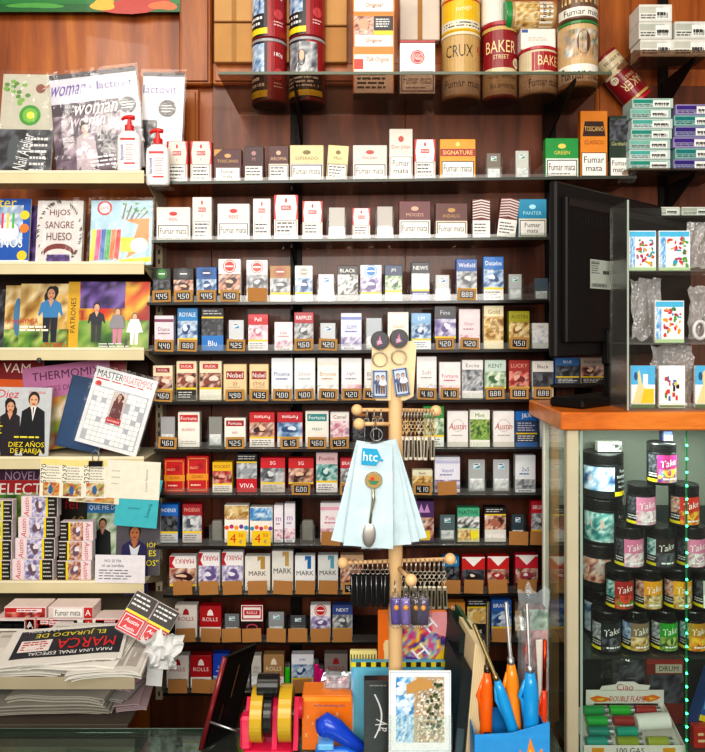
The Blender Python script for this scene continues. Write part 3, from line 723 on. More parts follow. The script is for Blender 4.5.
T.append([
 (169,196.5,556,'M','wide white pack with red chevron',('#f0ecea','#c01828','MARK1',1,'hand'),KR),
 (198,220,552.5,'M','white pack with red chevron, heart photo',('#f4f0f0','#c01828','MARK1',1,'lilac'),KR),
 (221.5,243.5,552,'M','second white red chevron pack, heart photo',('#f4f0f0','#c01828','MARK1',1,'lilac'),KR),
 (244.5,270.5,556,'M','grey white pack with gold numeral',('#e8e4dc','#b89048','MARK',0,None),KR),
 (271.5,293.5,551,'M','taller white pack with gold numeral',('#e4e2dc','#c0a060','MARK',0,None),KR),
 (294.5,315.5,555.6,'M','white pack with blue chevron',('#f0f2f4','#2070b0','MARK',0,None),KR),
 (317.5,338.5,555,'M','grey white pack with teal chevron',('#dce0e0','#60a0b0','MARK',0,None),KR),
 (340,364,555,'X','tan pack behind the black keyrings',('#c8a888','hand','Red','#a04030'),'4.35'),
 (442,459.5,556.6,'B','blue pack left of the red roof packs',('#1c80b8','Camel','#fff','dark','#2c4460'),KR),
 (461.5,485.5,556.6,'V','red roof pack with black base',('#c82020','dark','#2a2020'),KR),
 (487,509.5,556,'V','red roof pack with heart photo',('#c82020','hand','#a83038'),KR),
 (515,538.5,554.6,'V','red roof pack at right end, heart photo',('#c8283c','hand','#98404c'),KR),
])
T.append([
 (174.5,197.4,605,'R','white pack with red brand lettering',('#ece6e0','#b02028'),KR),
 (199,221.5,606,'R','red pack with white brand lettering',('#b01820','#f4e8e4'),KR),
 (223,240,615,'H','grey clear holder with green logo',('#707478','#30a080'),KR),
 (240.5,263.5,604.7,'T6','red and white framed pack with black base',(),KR),
 (267,285,613,'H','grey clear holder with blue logo',('#909498','#30a0b0'),KR),
 (289,306.6,616.6,'H','short dark clear holder with logo',('#4c5054','#30a0a0'),KR),
 (310,331,605,'C','white pack with red target emblem',('#f0ecec','#c82828','lilac','#e4dcd8'),KR),
 (332,353,605,'B','blue topped pack with white base',('#3c5090','NEXT','#fff','grey','#f0f0ee'),KR),
 (447,465.6,602.6,'X','orange pack right of the silver keyrings',('#d89038','fire','Puro','#fff')),
 (466.6,488,598.7,'T','black pack with brown face photo',('gold','#1c1a1a','King')),
 (491,512,600,'B','blue pack with white ribbon',('#2860b0','BRAVO','#fff','blue','#e8ecf4'),KR),
 (514.5,536,602,'X','dim brown pack behind the barbecue lighters',('#6a5040','gold','Oro','#d8c0a0')),
])
T.append([
 (166,189,655.7,'R','white pack with red brand lettering',('#e8e2dc','#b02028'),KR),
 (190,212,655.7,'R','red pack with white brand lettering',('#b01820','#f4e8e4'),KR),
 (212.5,229,654,'P','blue pack behind the tilted black screen',('#2048b8','#c0d0ff','Ice','blue'),KR),
 (231,250,656,'X','grey pack hidden mostly by the screen',('#8c8880','grey','Rex','#444')),
 (251,261.5,656,'P','narrow grey white pack',('#c8c4bc','#888','m','white')),
 (263,284.5,654.7,'R','tan pack with brown emblem',('#a88458','#f0e0c8'),),
 (291,314,654.7,'B','white pack with blue photo',('#e8eaf2','Jade','#3858b0','blue','#f0f0ee'),KR),
 (324,348,654,'R','grey pack with maroon print',('#8c8480','#a02030')),
])
_design = design
def design(F, k, P):
    E = .012
    if k == 'T1':
        F.r(E, E, 1 - E, 1 - E, '#e08820'); F.poly([(.08, .62), (.92, .62), (.84, .84), (.16, .84)], '#3a1c10'); F.t('TOSCANO', .5, .73, .07, '#f0c878', .7); F.t('CLASSICO', .5, .53, .06, '#7a2c10', .7); F.warn(.04, .03, .96, .38)
    elif k == 'T2':
        F.r(E, E, 1 - E, 1 - E, '#26382a'); F.ph(E, .6, 1 - E, .95, 'dark', 6); F.t('Garibaldi', .5, .55, .06, '#c8c090', .8, sh=.2); F.warn(.04, .03, .96, .33)
    elif k == 'T3':
        F.r(E, E, 1 - E, 1 - E, '#2070c0'); F.t('J&X', .5, .86, .15, '#fff', .8); F.r(E, .36, 1 - E, .4, '#f0d020'); F.r(E, .14, 1 - E, .36, '#38404c'); F.r(E, .4, 1 - E, .74, '#384c70'); F.lines(.1, .16, .9, .34, 3, '#eee'); F.lines(.1, .44, .9, .7, 4, '#ccd')
    elif k == 'T4':
        F.r(E, .6, 1 - E, 1 - E, '#58346c'); F.poly([(.2, .72), (.35, .94), (.5, .74), (.65, .94), (.8, .72)], '#c898d0'); F.ph(E, .1, 1 - E, .6, 'hand', 6); F.r(.3, .05, .8, .28, '#f0d020')
    elif k == 'T5':
        F.r(E, E, 1 - E, 1 - E, '#50b088'); F.t('NATIVE', .5, .86, .12, '#14382c', .85); F.ph(E, .42, .99, .74, 'zebra', 7, fr=6); F.r(E, E, 1 - E, .4, '#d8d0a8'); F.ph(E, .06, .6, .36, 'gold', 5); F.r(.6, .08, .95, .34, '#f0e030')
    elif k == 'T6':
        F.r(E, .5, 1 - E, 1 - E, '#f0e8e4'); F.frame(.05, .55, .95, .96, .06, '#b82028'); F.r(.15, .68, .85, .84, '#b82028'); F.t('ROLLS', .5, .76, .08, '#fff', .6); F.r(E, E, 1 - E, .5, '#241414'); F.e(.5, .32, .26, .1, '#c04860'); F.e(.5, .32, .2, .07, '#301c20')
    elif k == 'R':
        F.r(E, E, 1 - E, 1 - E, P[0]); F.poly([(.35, .7), (.65, .7), (.6, .84), (.5, .9), (.4, .84)], P[1]); F.t('ROLLS', .5, .58, .12, P[1], .8); F.r(E, E, 1 - E, .34, '#f0eee8'); F.lines(.08, .08, .92, .3, 3, '#333')
    else: _design(F, k, P)
_pack = pack
SIDE = {'T1': '#c87018', 'T2': '#1c2c20', 'T3': '#1c60a8', 'T4': '#4a2c5c', 'T5': '#409878', 'T6': '#a02028', 'R': '#b01820'}
def pack(i, j, n, e):
    k = e[3]
    if k == 'HL':
        x0, x1, yt = e[:3]; z0 = WZ(shelf_py(i, (x0 + x1) / 2), DF) + .0004; y = WY(DP); a, b = WX(x0, DP), WX(x1, DP)
        m = M(); m.box(a, b, y, y + .0015, z0, z0 + .045, '#fff', 'acrylic', .0004)
        for q in (a, b - .0015): m.box(q, q + .0015, y + .0016, y + .05, z0, z0 + .04, '#fff', 'acrylic', .0003)
        m.box(a + .004, b - .004, y + .012, y + .03, z0, z0 + .05, '#88857f', 'plastic', .003)
        m.build('pack_holder', label='%s, %s from left on %s pack shelf' % (e[4], ORD(j), SDESC[i]), cat='pack holder', group='empty clear pack holders'); return
    if k in SIDE:
        x0, x1, yt, _, look, P = e[:6]; pxm = (x0 + x1) / 2; z0 = WZ(shelf_py(i, pxm), DF) + .0004; z1 = WZ(yt, DP); a, b = WX(x0, DP) + .001, WX(x1, DP) - .001; y = WY(DP)
        place = '%s from left on %s pack shelf' % (ORD(j), SDESC[i])
        m = M(); pack_body(m, a, b, y, .023, z0, z1, P[0] if k == 'R' else SIDE[k], lid=k not in ('T1', 'T2')); design(flat(m, a, b, z0, z1, y), k, P)
        m.build('cigarette_pack' if k not in ('T1', 'T2') else 'cigar_box', label='%s, %s' % (look, place), cat='cigarette pack' if k not in ('T1', 'T2') else 'cigar box', group='packs on the %s pack shelf' % SDESC[i])
        if len(e) > 6 and e[6]: price_tag(i, pxm, e[6], x1 - x0, look, place)
        mm = M(); dx = WX(x0 - .8, DP); mm.box(dx - .0005, dx + .0005, y - .004, y + .09, z0, z0 + .04, '#fff', 'acrylic', .0002); mm.build('divider', SHT[i])
        return
    _pack(i, j, n, e)
for i, row in enumerate(T):
    for j, e in enumerate(row): pack(i, j, len(row), e)
# dim packs beyond the monitor, right of the upright
EX = [(555.5,579.5,358,'B','blue topped pack under the monitor with dark photo',('#4078b8','BLUE','#fff','dark','#3c3c44')),
      (581,605,358,'B','red brown pack under the monitor, right of blue topped one',('#b8a8a0','DUCADOS','#402018','hand','#2c2420'))]
t = thing('display_shelf', 'short dark shelf under the black monitor holding two packs', 'shelf', (WX(580, DF), -.1, WZ(385, DF)), 'cigarette pack shelves')
m = M(); slab(m, 553, 640, lambda p: WZ(385, DF), DF, 1.795, .006, '#241812', 'dark_plastic'); m.build('shelf_board', t)
m = M(); bracket(m, 575, WZ(385, DF) - .006); m.build('bracket', t)
for x0, x1, yt, k, look, P in EX:
    m = M(); z0, z1 = WZ(385, DF) + .0004, WZ(yt, DP); a, b = WX(x0, DP), WX(x1, DP); pack_body(m, a, b, WY(DP), .023, z0, z1, P[0]); design(flat(m, a, b, z0, z1, WY(DP)), k, P)
    m.build('cigarette_pack', label=look, cat='cigarette pack', group='packs under the monitor')

# ------------------------------------------------------------------ top glass shelf with tobacco tins
zt = WZ(72, 1.52)
t = thing('glass_shelf', 'long smoked glass shelf holding the tobacco tins', 'shelf', (WX(410, 1.6), -.12, zt), 'top glass shelves')
TS = t
m = M(); slab(m, 218, 612, lambda p: zt, 1.52, 1.80, .006, '#fff', 'smoky_glass'); m.build('glass_pane', t)
m = M(); slab(m, 218, 612, lambda p: zt + .0004, 1.518, 1.52, .0065, '#56604e', 'plastic'); m.build('front_edge', t)
for px in (300, 552):
    m = M(); x = WX(px, 1.72)
    m.extrude([(WY(1.80), zt - .007), (WY(1.54), zt - .007), (WY(1.54), zt - .016), (WY(1.80), zt - .10), ], 'yz', x - .002, x + .002, '#14110f', 'dark_plastic'); m.build('bracket', t)
z2 = WZ(50, 1.6)
t = thing('glass_shelf', 'short smoked glass shelf at upper right under white cartons', 'shelf', (WX(670, 1.6), -.12, z2), 'top glass shelves')
m = M(); slab(m, 634, 730, lambda p: z2, 1.60, 1.705, .006, '#fff', 'smoky_glass'); m.build('glass_pane', t)
m = M(); x = WX(672, 1.74); m.extrude([(WY(1.80), z2 - .007), (WY(1.62), z2 - .007), (WY(1.62), z2 - .014), (WY(1.80), z2 - .09)], 'yz', x - .002, x + .002, '#14110f', 'dark_plastic'); m.build('bracket', t)
m = M(); m.box(WX(664, 1.8) - .012, WX(664, 1.8) + .012, WY(1.8), -.009, .5, 2.7, '#14100e', 'dark_plastic', .001)
m.build('shelf_upright', label='black slotted upright at far right behind the stacked cartons', cat='upright', group='slotted shelf uprights')
z3 = WZ(168, 1.62)
t = thing('glass_shelf', 'short dark glass shelf carrying teal and purple carton stacks', 'shelf', (WX(670, 1.6), -.12, z3), 'top glass shelves')
m = M(); slab(m, 629, 735, lambda p: z3, 1.62, 1.80, .006, '#fff', 'smoky_glass'); m.build('glass_pane', t)
m = M(); x = WX(676, 1.74); m.extrude([(WY(1.80), z3 - .007), (WY(1.64), z3 - .007), (WY(1.64), z3 - .014), (WY(1.80), z3 - .08)], 'yz', x - .002, x + .002, '#14110f', 'dark_plastic'); m.build('bracket', t)

DC = 1.757
def tin(x0, x1, z0, h, label, body, art, lid='#d8d8d8', d=DC, lidh=.008, name='tobacco_tin', tf=None, rimcol=None):
    cx = WX((x0 + x1) / 2, d); r = S(x1 - x0, d) / 2; c = (cx, WY(d)); y = WY(d)
    t = thing(name, label, 'tin', (cx, y, z0), 'tobacco tins on the top shelf')
    def mk():
        m = M()
        if tf is not None: m.T = tf
        return m
    m = mk(); m.lathe([(0, z0), (r * .94, z0), (r, z0 + .003), (r * .985, z0 + .004), (r * .985, z0 + h - lidh - .001)], (cx, y, 0), body, 'print', 40)
    F = wrap(m, c, r * .986, z0 + .005, z0 + h - lidh - .001); art(F); m.build('tin_body', t)
    m = mk(); z = z0 + h - lidh
    m.lathe([(r * .98, z - .0005), (r * 1.015, z), (r * 1.015, z + lidh - .002), (r * .97, z + lidh), (r * .9, z + lidh - .001), (0, z + lidh - .001)], (cx, y, 0), lid, 'plastic', 40); m.build('lid', t)
    return t
def art_dark(pic):
    def f(F):
        F.r(0, 0, 1, 1, '#a01c24'); F.r(0, 0, .5, 1, '#16161a'); 
        if pic: F.ph(.1, .45, .72, .97, 'grey', 8); F.e(.42, .7, .07, .14, '#3c2018'); F.e(.42, .74, .05, .09, '#e0b090'); F.poly([(.3, .47), (.54, .47), (.5, .62), (.34, .62)], '#e8e4e0'); F.r(.0, .04, .85, .42, '#1a1c20'); F.lines(.06, .2, .8, .4, 3, '#e0e0e0', .5); F.r(.02, .06, .84, .16, '#f0d820')
        else: F.ph(.06, .45, .44, .97, 'blue', 6); F.lines(.06, .2, .44, .42, 2, '#eee', .5); F.r(.0, .04, .5, .16, '#f0d820'); F.t('180g', .72, .78, .09, '#fff', .2); F.e(.72, .45, .1, .1, '#c84c50'); F.lines(.62, .2, .84, .32, 2, '#e8c8c8')
    return f
hh = .122
tin(252, 287, zt, WZ(45, DC) - zt, 'dark red and black tin with yellow strip, lower leftmost', '#7c1820', art_dark(0), '#9c9ca0')
tin(252, 287, WZ(45, DC) + .0005, .14, 'dark red and black tin stacked on the leftmost tin', '#7c1820', art_dark(0), '#9c9ca0')
tin(289, 325.5, zt, WZ(43.5, DC) - zt, 'dark tin with printed woman portrait and yellow strip', '#7c1820', art_dark(1), '#a4a4a8')
tin(289, 325.5, WZ(43.5, DC) + .0005, .14, 'dark red tin stacked on the woman portrait tin', '#7c1820', art_dark(0), '#a4a4a8')

def tobox(x0, x1, z0, z1, d, label, base, art, dep=.05, name='tobacco_box', cat='box', grp='tobacco boxes on the top shelf', mat='print'):
    m = M(); a, b, y = WX(x0, d), WX(x1, d), WY(d)
    m.box(a, b, y, y + dep, z0, z1, base, mat, .002); art(flat(m, a, b, z0, z1, y))
    return m.build(name, label=label, cat=cat, group=grp)
def a_orig(low):
    def f(F):
        F.r(.01, .01, .99, .99, '#f4ece0'); F.r(0, .84, 1, 1, '#f08010'); F.r(0, 0, .03, 1, '#f08010'); F.r(.97, 0, 1, 1, '#f08010')
        if low: F.r(.03, .52, .25, .74, '#d02820'); F.t('Talk Original', .6, .72, .13, '#e02818', .55, sh=.2); F.lines(.1, .08, .9, .46, 4, '#282828', .5)
        else: F.ph(.02, .34, .5, .88, 'flesh', 8); F.e(.25, .66, .13, .16, '#d8a080'); F.r(.5, .34, .98, .88, '#18181a'); F.lines(.55, .55, .95, .82, 4, '#e8e8e8', .5); F.r(.5, .34, .98, .46, '#f0d020'); F.t('Original', .5, .17, .14, '#e02818', .6, sh=.2)
    return f
b1 = zt + .001
tobox(353, 394, b1, WZ(47, 1.66), 1.66, 'white tobacco box with orange top band, lowest of its stack', '#efe6da', a_orig(1))
tobox(353.5, 394, WZ(47, 1.66) + .0005, WZ(12, 1.66), 1.66, 'orange edged box with photo warning, in middle of its stack', '#e8d8c4', a_orig(0))
tobox(353, 394.5, WZ(12, 1.66) + .0005, WZ(-24, 1.66), 1.66, 'orange edged box at the top frame edge, topmost of its stack', '#e8d8c4', a_orig(0))
def a_lucky(F):
    F.r(0, 0, 1, 1, '#e8e6e2'); F.c(.5, .72, .2, '#c02820'); F.c(.5, .72, .17, '#e8e6e2'); F.c(.5, .72, .155, '#c02820'); F.t('LUCKY', .5, .76, .06, '#fff', .26); F.t('STRIKE', .5, .69, .06, '#fff', .26); F.warn(.04, .04, .96, .44)
tt = tobox(400, 435, zt + .0005, WZ(43, 1.66), 1.66, 'white rounded tin with red top and red disc emblem', '#d8d6d2', a_lucky, name='square_tin', cat='tin')
m = M(); m.box(WX(399.5, 1.66), WX(435.5, 1.66), WY(1.66) - .001, WY(1.66) + .051, WZ(43, 1.66), WZ(40, 1.66), '#a82024', 'plastic', .003); m.build('lid', tt)
def a_crux(F): F.r(0, 0, 1, 1, '#c8a468'); F.t('CRUX', .42, .74, .2, '#3a2414', .5); F.c(.85, .78, .08, '#c05838'); F.poly([(.15, .4), (.85, .4), (.7, .6), (.3, .6)], '#a87c44'); F.r(0, .02, 1, .34, '#e4dcc4'); F.t('Fumar mata', .5, .2, .13, '#222', .7)
def a_yel(F): F.r(0, 0, 1, 1, '#f0c020'); F.poly([(.1, .4), (.9, .55), (.9, .85), (.1, .7)], '#58942c'); F.t('Amigo', .5, .62, .18, '#f8f0d0', .6, rot=10); F.r(0, .02, 1, .28, '#e8e0c8'); F.lines(.1, .06, .9, .24, 2, '#333'); F.r(0, .9, 1, .96, '#c83020')
tin(441.5, 480, zt, WZ(39, 1.73) - zt, 'kraft coloured tin with dark brand lettering', '#c09c60', a_crux, '#e4d8b8', d=1.73)
tin(441.5, 480, WZ(39, 1.73) + .0005, .095, 'bright yellow tin with green oval, on the kraft tin', '#e8b820', a_yel, '#e8e0c8', d=1.73)
tin(441.5, 480, WZ(39, 1.73) + .096, .09, 'yellow tin cut by the top edge, highest on its stack', '#e8b820', a_yel, '#e0d0a0', d=1.73)
def a_baker(F): F.r(0, 0, 1, 1, '#8c1420'); F.r(0, .02, 1, .4, '#d4c4a0'); F.t('Fumar obstruye', .5, .27, .08, '#333', .6); F.t('las arterias', .5, .15, .08, '#333', .5); F.poly([(.05, .42), (.95, .42), (.85, .9), (.15, .9)], '#a01828'); F.t('BAKER', .46, .7, .17, '#ecd8a0', .62); F.t('STREET', .46, .55, .06, '#ecd8a0', .3); F.c(.8, .48, .1, '#e8dcc0'); F.t('161', .8, .48, .07, '#802020', .12); F.r(0, .93, 1, .98, '#c8a860')
tin(482, 517, zt, WZ(28, 1.73) - zt, 'red tin with cream street brand name, upright', '#8c1420', a_baker, '#a82030', lidh=.01, d=1.73)
m = M(); m.lathe([(0, 0), (.028, 0), (.03, .002), (.03, .078), (.028, .08), (.01, .08), (.01, .06), (0, .06)], (WX(493, 1.73), WY(1.73), WZ(28, 1.73) + .0005), '#e8e4dc', 'matte', 30)
m.build('paper_roll', label='plain white paper roll standing on the upright red tin', cat='roll')
def a_b2(F): F.r(0, 0, 1, 1, '#d8c8a8'); F.r(.3, .5, 1, .95, '#a01828'); F.t('BAKER', .66, .74, .24, '#ecd8a0', .5); F.r(.0, .05, 1, .42, '#e4dcc8'); F.t('Fumar mata', .55, .22, .2, '#222', .6)
tin(519, 557, zt, WZ(53, 1.70) - zt, 'low cream tin with red brand patch and red lid', '#d0c09c', a_b2, '#b02030', d=1.70)
tobox(521, 556, WZ(53, 1.70) + .0005, WZ(32, 1.70), 1.68, 'small white carton on the low cream tin', '#ece8e0', lambda F: (F.lines(.2, .4, .8, .6, 2, '#b0a890'), F.r(.02, .8, .2, .95, '#4060a0')))
def a_pipe(F): F.r(0, 0, 1, 1, '#c8a878'); F.ph(.15, .45, .85, .92, 'town', 8); F.e(.5, .7, .12, .2, '#5c3c28'); F.r(0, .05, 1, .34, '#f0ece0'); F.t('Fumar mata', .5, .19, .2, '#161616', .8)
def a_pipe2(F): F.r(0, 0, 1, 1, '#6c4c38'); F.ph(.1, .5, .9, .95, 'gold', 7); F.r(0, .05, 1, .36, '#e8e4d8'); F.t('Fumar mata', .5, .2, .2, '#161616', .8)
tin(558, 597, zt, WZ(28, 1.655) - zt, 'tan tin with printed town scene and green lid', '#c4a474', a_pipe, '#2c7c38', d=1.655)
tin(558, 597, WZ(28, 1.655) + .0005, .085, 'brown tin stacked on the green lidded tin', '#5c3c2c', a_pipe2, '#b0a088', d=1.655)
# tin lying on its side on the white carton
r = .036; c = Vector((WX(530, 1.70), WY(1.705), WZ(32, 1.70) + .001 + r * 1.06))
t = thing('tobacco_tin', 'tan tin lying on its side with green lid to the left', 'tin', (c.x, c.y, c.z - r * 1.06), 'tobacco tins on the top shelf')
m = M(); m.lathe([(0, -.05), (r * .98, -.05), (r, -.045), (r, .055), (r * .98, .058), (0, .058)], c, '#b89868', 'print', 36, axis='x')
def lp(u, v, k): 
    a = R(-80 + 160 * v); q = r + k * LAY; return Vector((c.x - .045 + .1 * u, c.y - q * math.cos(a), c.z + q * math.sin(a)))
F = Face(m, lp, .1, .09, mat='print')
for q in range(8): F.ph(.02, .12 * q, .6, .12 * q + .12, 'gold', 6, seed=3 + q); F.k -= .92
F.k += 1
for q in range(6): F.r(.62, .1 + .13 * q, .95, .1 + .13 * q + .13, '#ece8dc'); F.k -= .92
F.k += 1; F.t('Fumar', .72, .5, .13, '#161616', .5, rot=90); F.t('los p', .86, .5, .12, '#161616', .5, rot=90); m.build('tin_body', t)
m = M(); m.lathe([(0, -.064), (r * 1.03, -.064), (r * 1.06, -.062), (r * 1.06, -.051), (r, -.0505)], c, '#1c8c44', 'plastic', 36, axis='x'); m.build('lid', t)
# tilted tin leaning beside the shelf
zl = WZ(57, 1.755)
c0 = (WX(602, 1.755), WY(1.755), zl)
tin(588, 616, zl, .15, 'red tin leaning steeply against the teal carton stack', '#8c1420', a_baker, '#c02028', d=1.755, tf=about(c0, 'Y', R(140)))

# ------------------------------------------------------------------ stacks of cartons at right
def cart(x0, x1, z0, h, d, cols, label, grp, name='cigarette_carton', dep=.06, lab=True):
    m = M(); a, b, y = WX(x0, d), WX(x1, d), WY(d)
    m.box(a, b, y, y + dep, z0, z0 + h, cols[0], 'print', .0012); F = flat(m, a, b, z0, z0 + h, y)
    F.r(.01, .06, .99, .94, cols[0]); n = random.randint(1, 2)
    F.r(.02, .5, random.uniform(.5, .98), .86, cols[1]); F.lines(.05, .14, .6, .44, 2, cols[2], .5)
    F.r(.5, .12, .92, .8, '#eef0ec'); F.lines(.54, .3, .9, .6, 1, '#444', .6)
    q = .55
    while q < .88: F.r(q, .2, q + .015, .5, '#333'); F.k -= .92; q += random.uniform(.025, .05)
    return m.build(name, label=label, cat='carton', group=grp)
def stack(x0, x1, yb, yt, n, d, cols, desc, grp):
    z0 = yb; h = (WZ(yt, d) - z0) / n
    for i in range(n):
        dx = random.uniform(-1.5, 1.5); pos = 'bottom' if i == 0 else 'topmost' if i == n - 1 else ORD(i) + ' up from the bottom'
        c = cols[i % len(cols)]
        cart(x0 + dx, x1 + dx, z0 + i * h + .0002, h - .0006, d, c, '%s, %s' % (desc, pos if i in (0, n - 1) else pos), grp)
teal = [('#b4ccc4', '#1c8c7c', '#205850'), ('#c4d4d0', '#48a89c', '#306060'), ('#a8c4bc', '#78b8a8', '#334')]
purp = [('#8c90b0', '#341c78', '#303070'), ('#88b4b0', '#0c7878', '#104848'), ('#9c90bc', '#3c2080', '#224')]
grey = [('#e4e2da', '#c8c8bc', '#666'), ('#dcdcd4', '#b8bcb0', '#555')]
stack(631, 672, z3 + .0003, 98, 7, 1.64, teal, 'pale teal carton in stack right of the torn green box', 'teal carton stack')
stack(674.5, 716, z3 + .0003, 104, 6, 1.64, purp, 'purple and teal carton in the stack cut by right edge', 'purple carton stack')
stack(639, 672, z2 + .0003, 4, 3, 1.64, grey, 'white carton in taller stack on short upper shelf', 'white cartons on the upper right shelf')
stack(674, 708, z2 + .0003, 21, 2, 1.64, grey, 'white carton in lower stack at the upper right edge', 'white cartons on the upper right shelf')
# crumpled clear wrapper by the torn green box
def crumple(name, label, c, sx, sz, mat, seed=1, n=7, dep=.02, cat='wrapper', col='#ffffff', grp=None, shape=None):
    m = M(); V = {}
    for i in range(n + 1):
        for j in range(n + 1):
            u, v = i / n - .5, j / n - .5
            w = noise.noise(Vector((u * 4 + seed, v * 4, seed))); w2 = noise.noise(Vector((u * 5, v * 5 + seed, 9)))
            px, pz = u * sx * (1 + w2 * .25), v * sz * (1 + w * .25)
            if shape: px, pz = shape(u, v, px, pz)
            V[i, j] = Vector((c[0] + px, c[1] + w * dep, c[2] + pz))
    for i in range(n):
        for j in range(n): m.poly([V[i, j], V[i + 1, j], V[i + 1, j + 1], V[i, j + 1]], col, mat, smooth=(i + j) % 2 == 0)
    return m.build(name, label=label, cat=cat, group=grp)
crumple('plastic_wrapper', 'crumpled clear wrapper at the shelf end by the green box', pxy(628, 172, 1.60), .04, .05, 'film', 3, 9)
# more white cartons on the shelf behind the clear display stand
zq = WZ(218, 1.70)
m = M(); slab(m, 600, 735, lambda p: zq, 1.66, 1.80, .006, '#241812', 'dark_plastic'); m.build('display_shelf', label='dark shelf end seen above the clear magnet display', cat='shelf')
for k, (a, b) in enumerate(((652, 680), (682, 712))):
    cart(a, b, zq + .0005, .022, 1.67, grey[k], 'white and red carton lying above the clear magnet display, %s one' % ('left', 'right')[k], 'cartons above the magnet display')

# ------------------------------------------------------------------ black monitor seen from behind
dl, dr = 1.38, 1.77
A = Vector((WX(556, dl), WY(dl), 0)); B = Vector((WX(690, dr), WY(dr), 0)); u = (B - A).normalized(); n_ = Vector((u.y, -u.x, 0))  # toward camera
if n_.y > 0: n_ = -n_
Wd = (B - A).length; zb, ztop = WZ(358, dl), WZ(180, dl)
TM = Matrix(((u.x, -n_.x, 0, A.x), (u.y, -n_.y, 0, A.y), (0, 0, 1, 0), (0, 0, 0, 1)))   # local x along the back, local y away from camera
t = thing('monitor', 'large black monitor turned so its back shows, with a white label', 'monitor', (WX(600, 1.5), WY(1.5), zb))
m = M(); m.T = TM; m.box(0, Wd, 0, .018, zb, ztop, '#1c1a1a', 'dark_plastic', .006); m.box(.02, Wd - .02, -.012, .001, zb + .03, ztop - .03, '#151313', 'dark_plastic', .01)
m.box(.03, Wd - .04, -.013, -.0118, ztop - .05, ztop - .035, '#2c2826', 'dark_plastic', .0002)
for q in range(26): m.box(.05 + q * .012, .055 + q * .012, -.0128, -.0118, ztop - .085, ztop - .06, '#060606', 'matte', .0001)
m.build('housing', t)
m = M(); m.T = TM; a0 = .105
zz = WZ(288, 1.43); F = flat(m, a0, a0 + .085, zz, zz + .062, -.0135); F.r(0, 0, 1, 1, '#b4bcb4'); F.lines(.06, .5, .5, .9, 5, '#444'); F.lines(.6, .5, .95, .66, 1, '#222', .8)
F.t('SAMSUNG', .24, .9, .09, '#223', .4)
q = .08
while q < .75: F.r(q, .06, q + random.uniform(.008, .02), .18, '#222'); F.k -= .92; q += .035
m.build('rating_label', t)
m = M(); m.T = TM; m.box(.17, .24, -.02, .0, zb - .02, zb + .06, '#121010', 'dark_plastic', .006); m.build('neck', t)
ctop = WZ(412, 1.35)
m = M(); m.T = TM; m.box(.05, .30, -.03, .05, ctop + .0005, ctop + .02, '#100e0e', 'dark_plastic', .008); m.box(.18, .23, -.015, .0, ctop + .018, zb - .015, '#121010', 'dark_plastic', .004); m.build('base', t)

# ------------------------------------------------------------------ glass cabinet with wooden top
DFc, DBc = 1.35, 1.53
xl, xr = WX(567, DFc), WX(760, DFc); yf, yb = WY(DFc), WY(DBc)
cb = thing('display_cabinet', 'glass display cabinet with orange wooden top and cream corner post', 'cabinet', ((xl + xr) / 2, (yf + yb) / 2, .02))
m = M(); m.box(WX(560, DFc), xr + .01, yf - .008, yb + .06, WZ(430, DFc), ctop, '#fff', 'orange_wood', .003); m.build('wooden_top', cb)
ct2 = WZ(430, DFc)
m = M(); m.box(xl, xl + S(12, DFc), yf, yf + .02, .02, ct2, '#c8c0a4', 'cream_paint', .002); m.build('corner_post', cb)
m = M(); m.box(xl, xl + .014, yb - .014, yb, .02, ct2, '#dcd8cc', 'cream_paint', .002); m.build('corner_post', cb)
m = M(); m.box(xl + S(13, DFc), xr, yf + .004, yf + .008, .1, ct2 - .001, '#fff', 'clear_glass', .0004); m.build('front_glass', cb)
m = M(); m.box(xl + .003, xl + .006, yf + .021, yb - .015, .1, ct2 - .001, '#fff', 'clear_glass', .0004); m.build('side_glass', cb)
m = M(); m.box(xl + S(13.5, DFc), xl + S(16, DFc), yf + .001, yf + .0035, .1, ct2 - .001, '#9cb0a4', 'plastic', .0003); m.build('glass_edge', cb)
m = M()
m.box(xl + .002, xr, yb - .004, yb, WZ(505, DBc), ct2 - .001, '#6c7268', 'matte', .001); m.build('back_panel', cb, label='pale grey green upper back panel')
m = M(); m.box(xl + .002, xr, yb - .004, yb, .1, WZ(505, DBc) - .001, '#1a2420', 'matte', .001); m.build('back_panel', cb, label='dark lower back panel')
m = M(); m.box(xl, xr, yf, yb, .02, .1, '#6a6250', 'cream_paint', .002); m.build('plinth', cb)
DJ = 1.398
zs1 = WZ(648, DJ)
m = M(); m.box(xl + .02, xr - .002, yf + .012, yb - .006, zs1 - .006, zs1 - .0005, '#fff', 'green_glass', .0005); m.build('glass_shelf', cb)
zs2 = WZ(752, 1.39)
m = M(); m.box(xl + .02, xr - .002, yf + .012, yb - .006, zs2 - .008, zs2 - .0005, '#3c4c44', 'plastic', .0005); m.build('cabinet_floor', cb)

area_in = True
m = M(); m.box(xl + .012, xl + .03, yb - .03, yb - .016, .1, ct2 - .001, '#8a6a48', 'pale_wood', .001); m.build('inner_batten', cb)
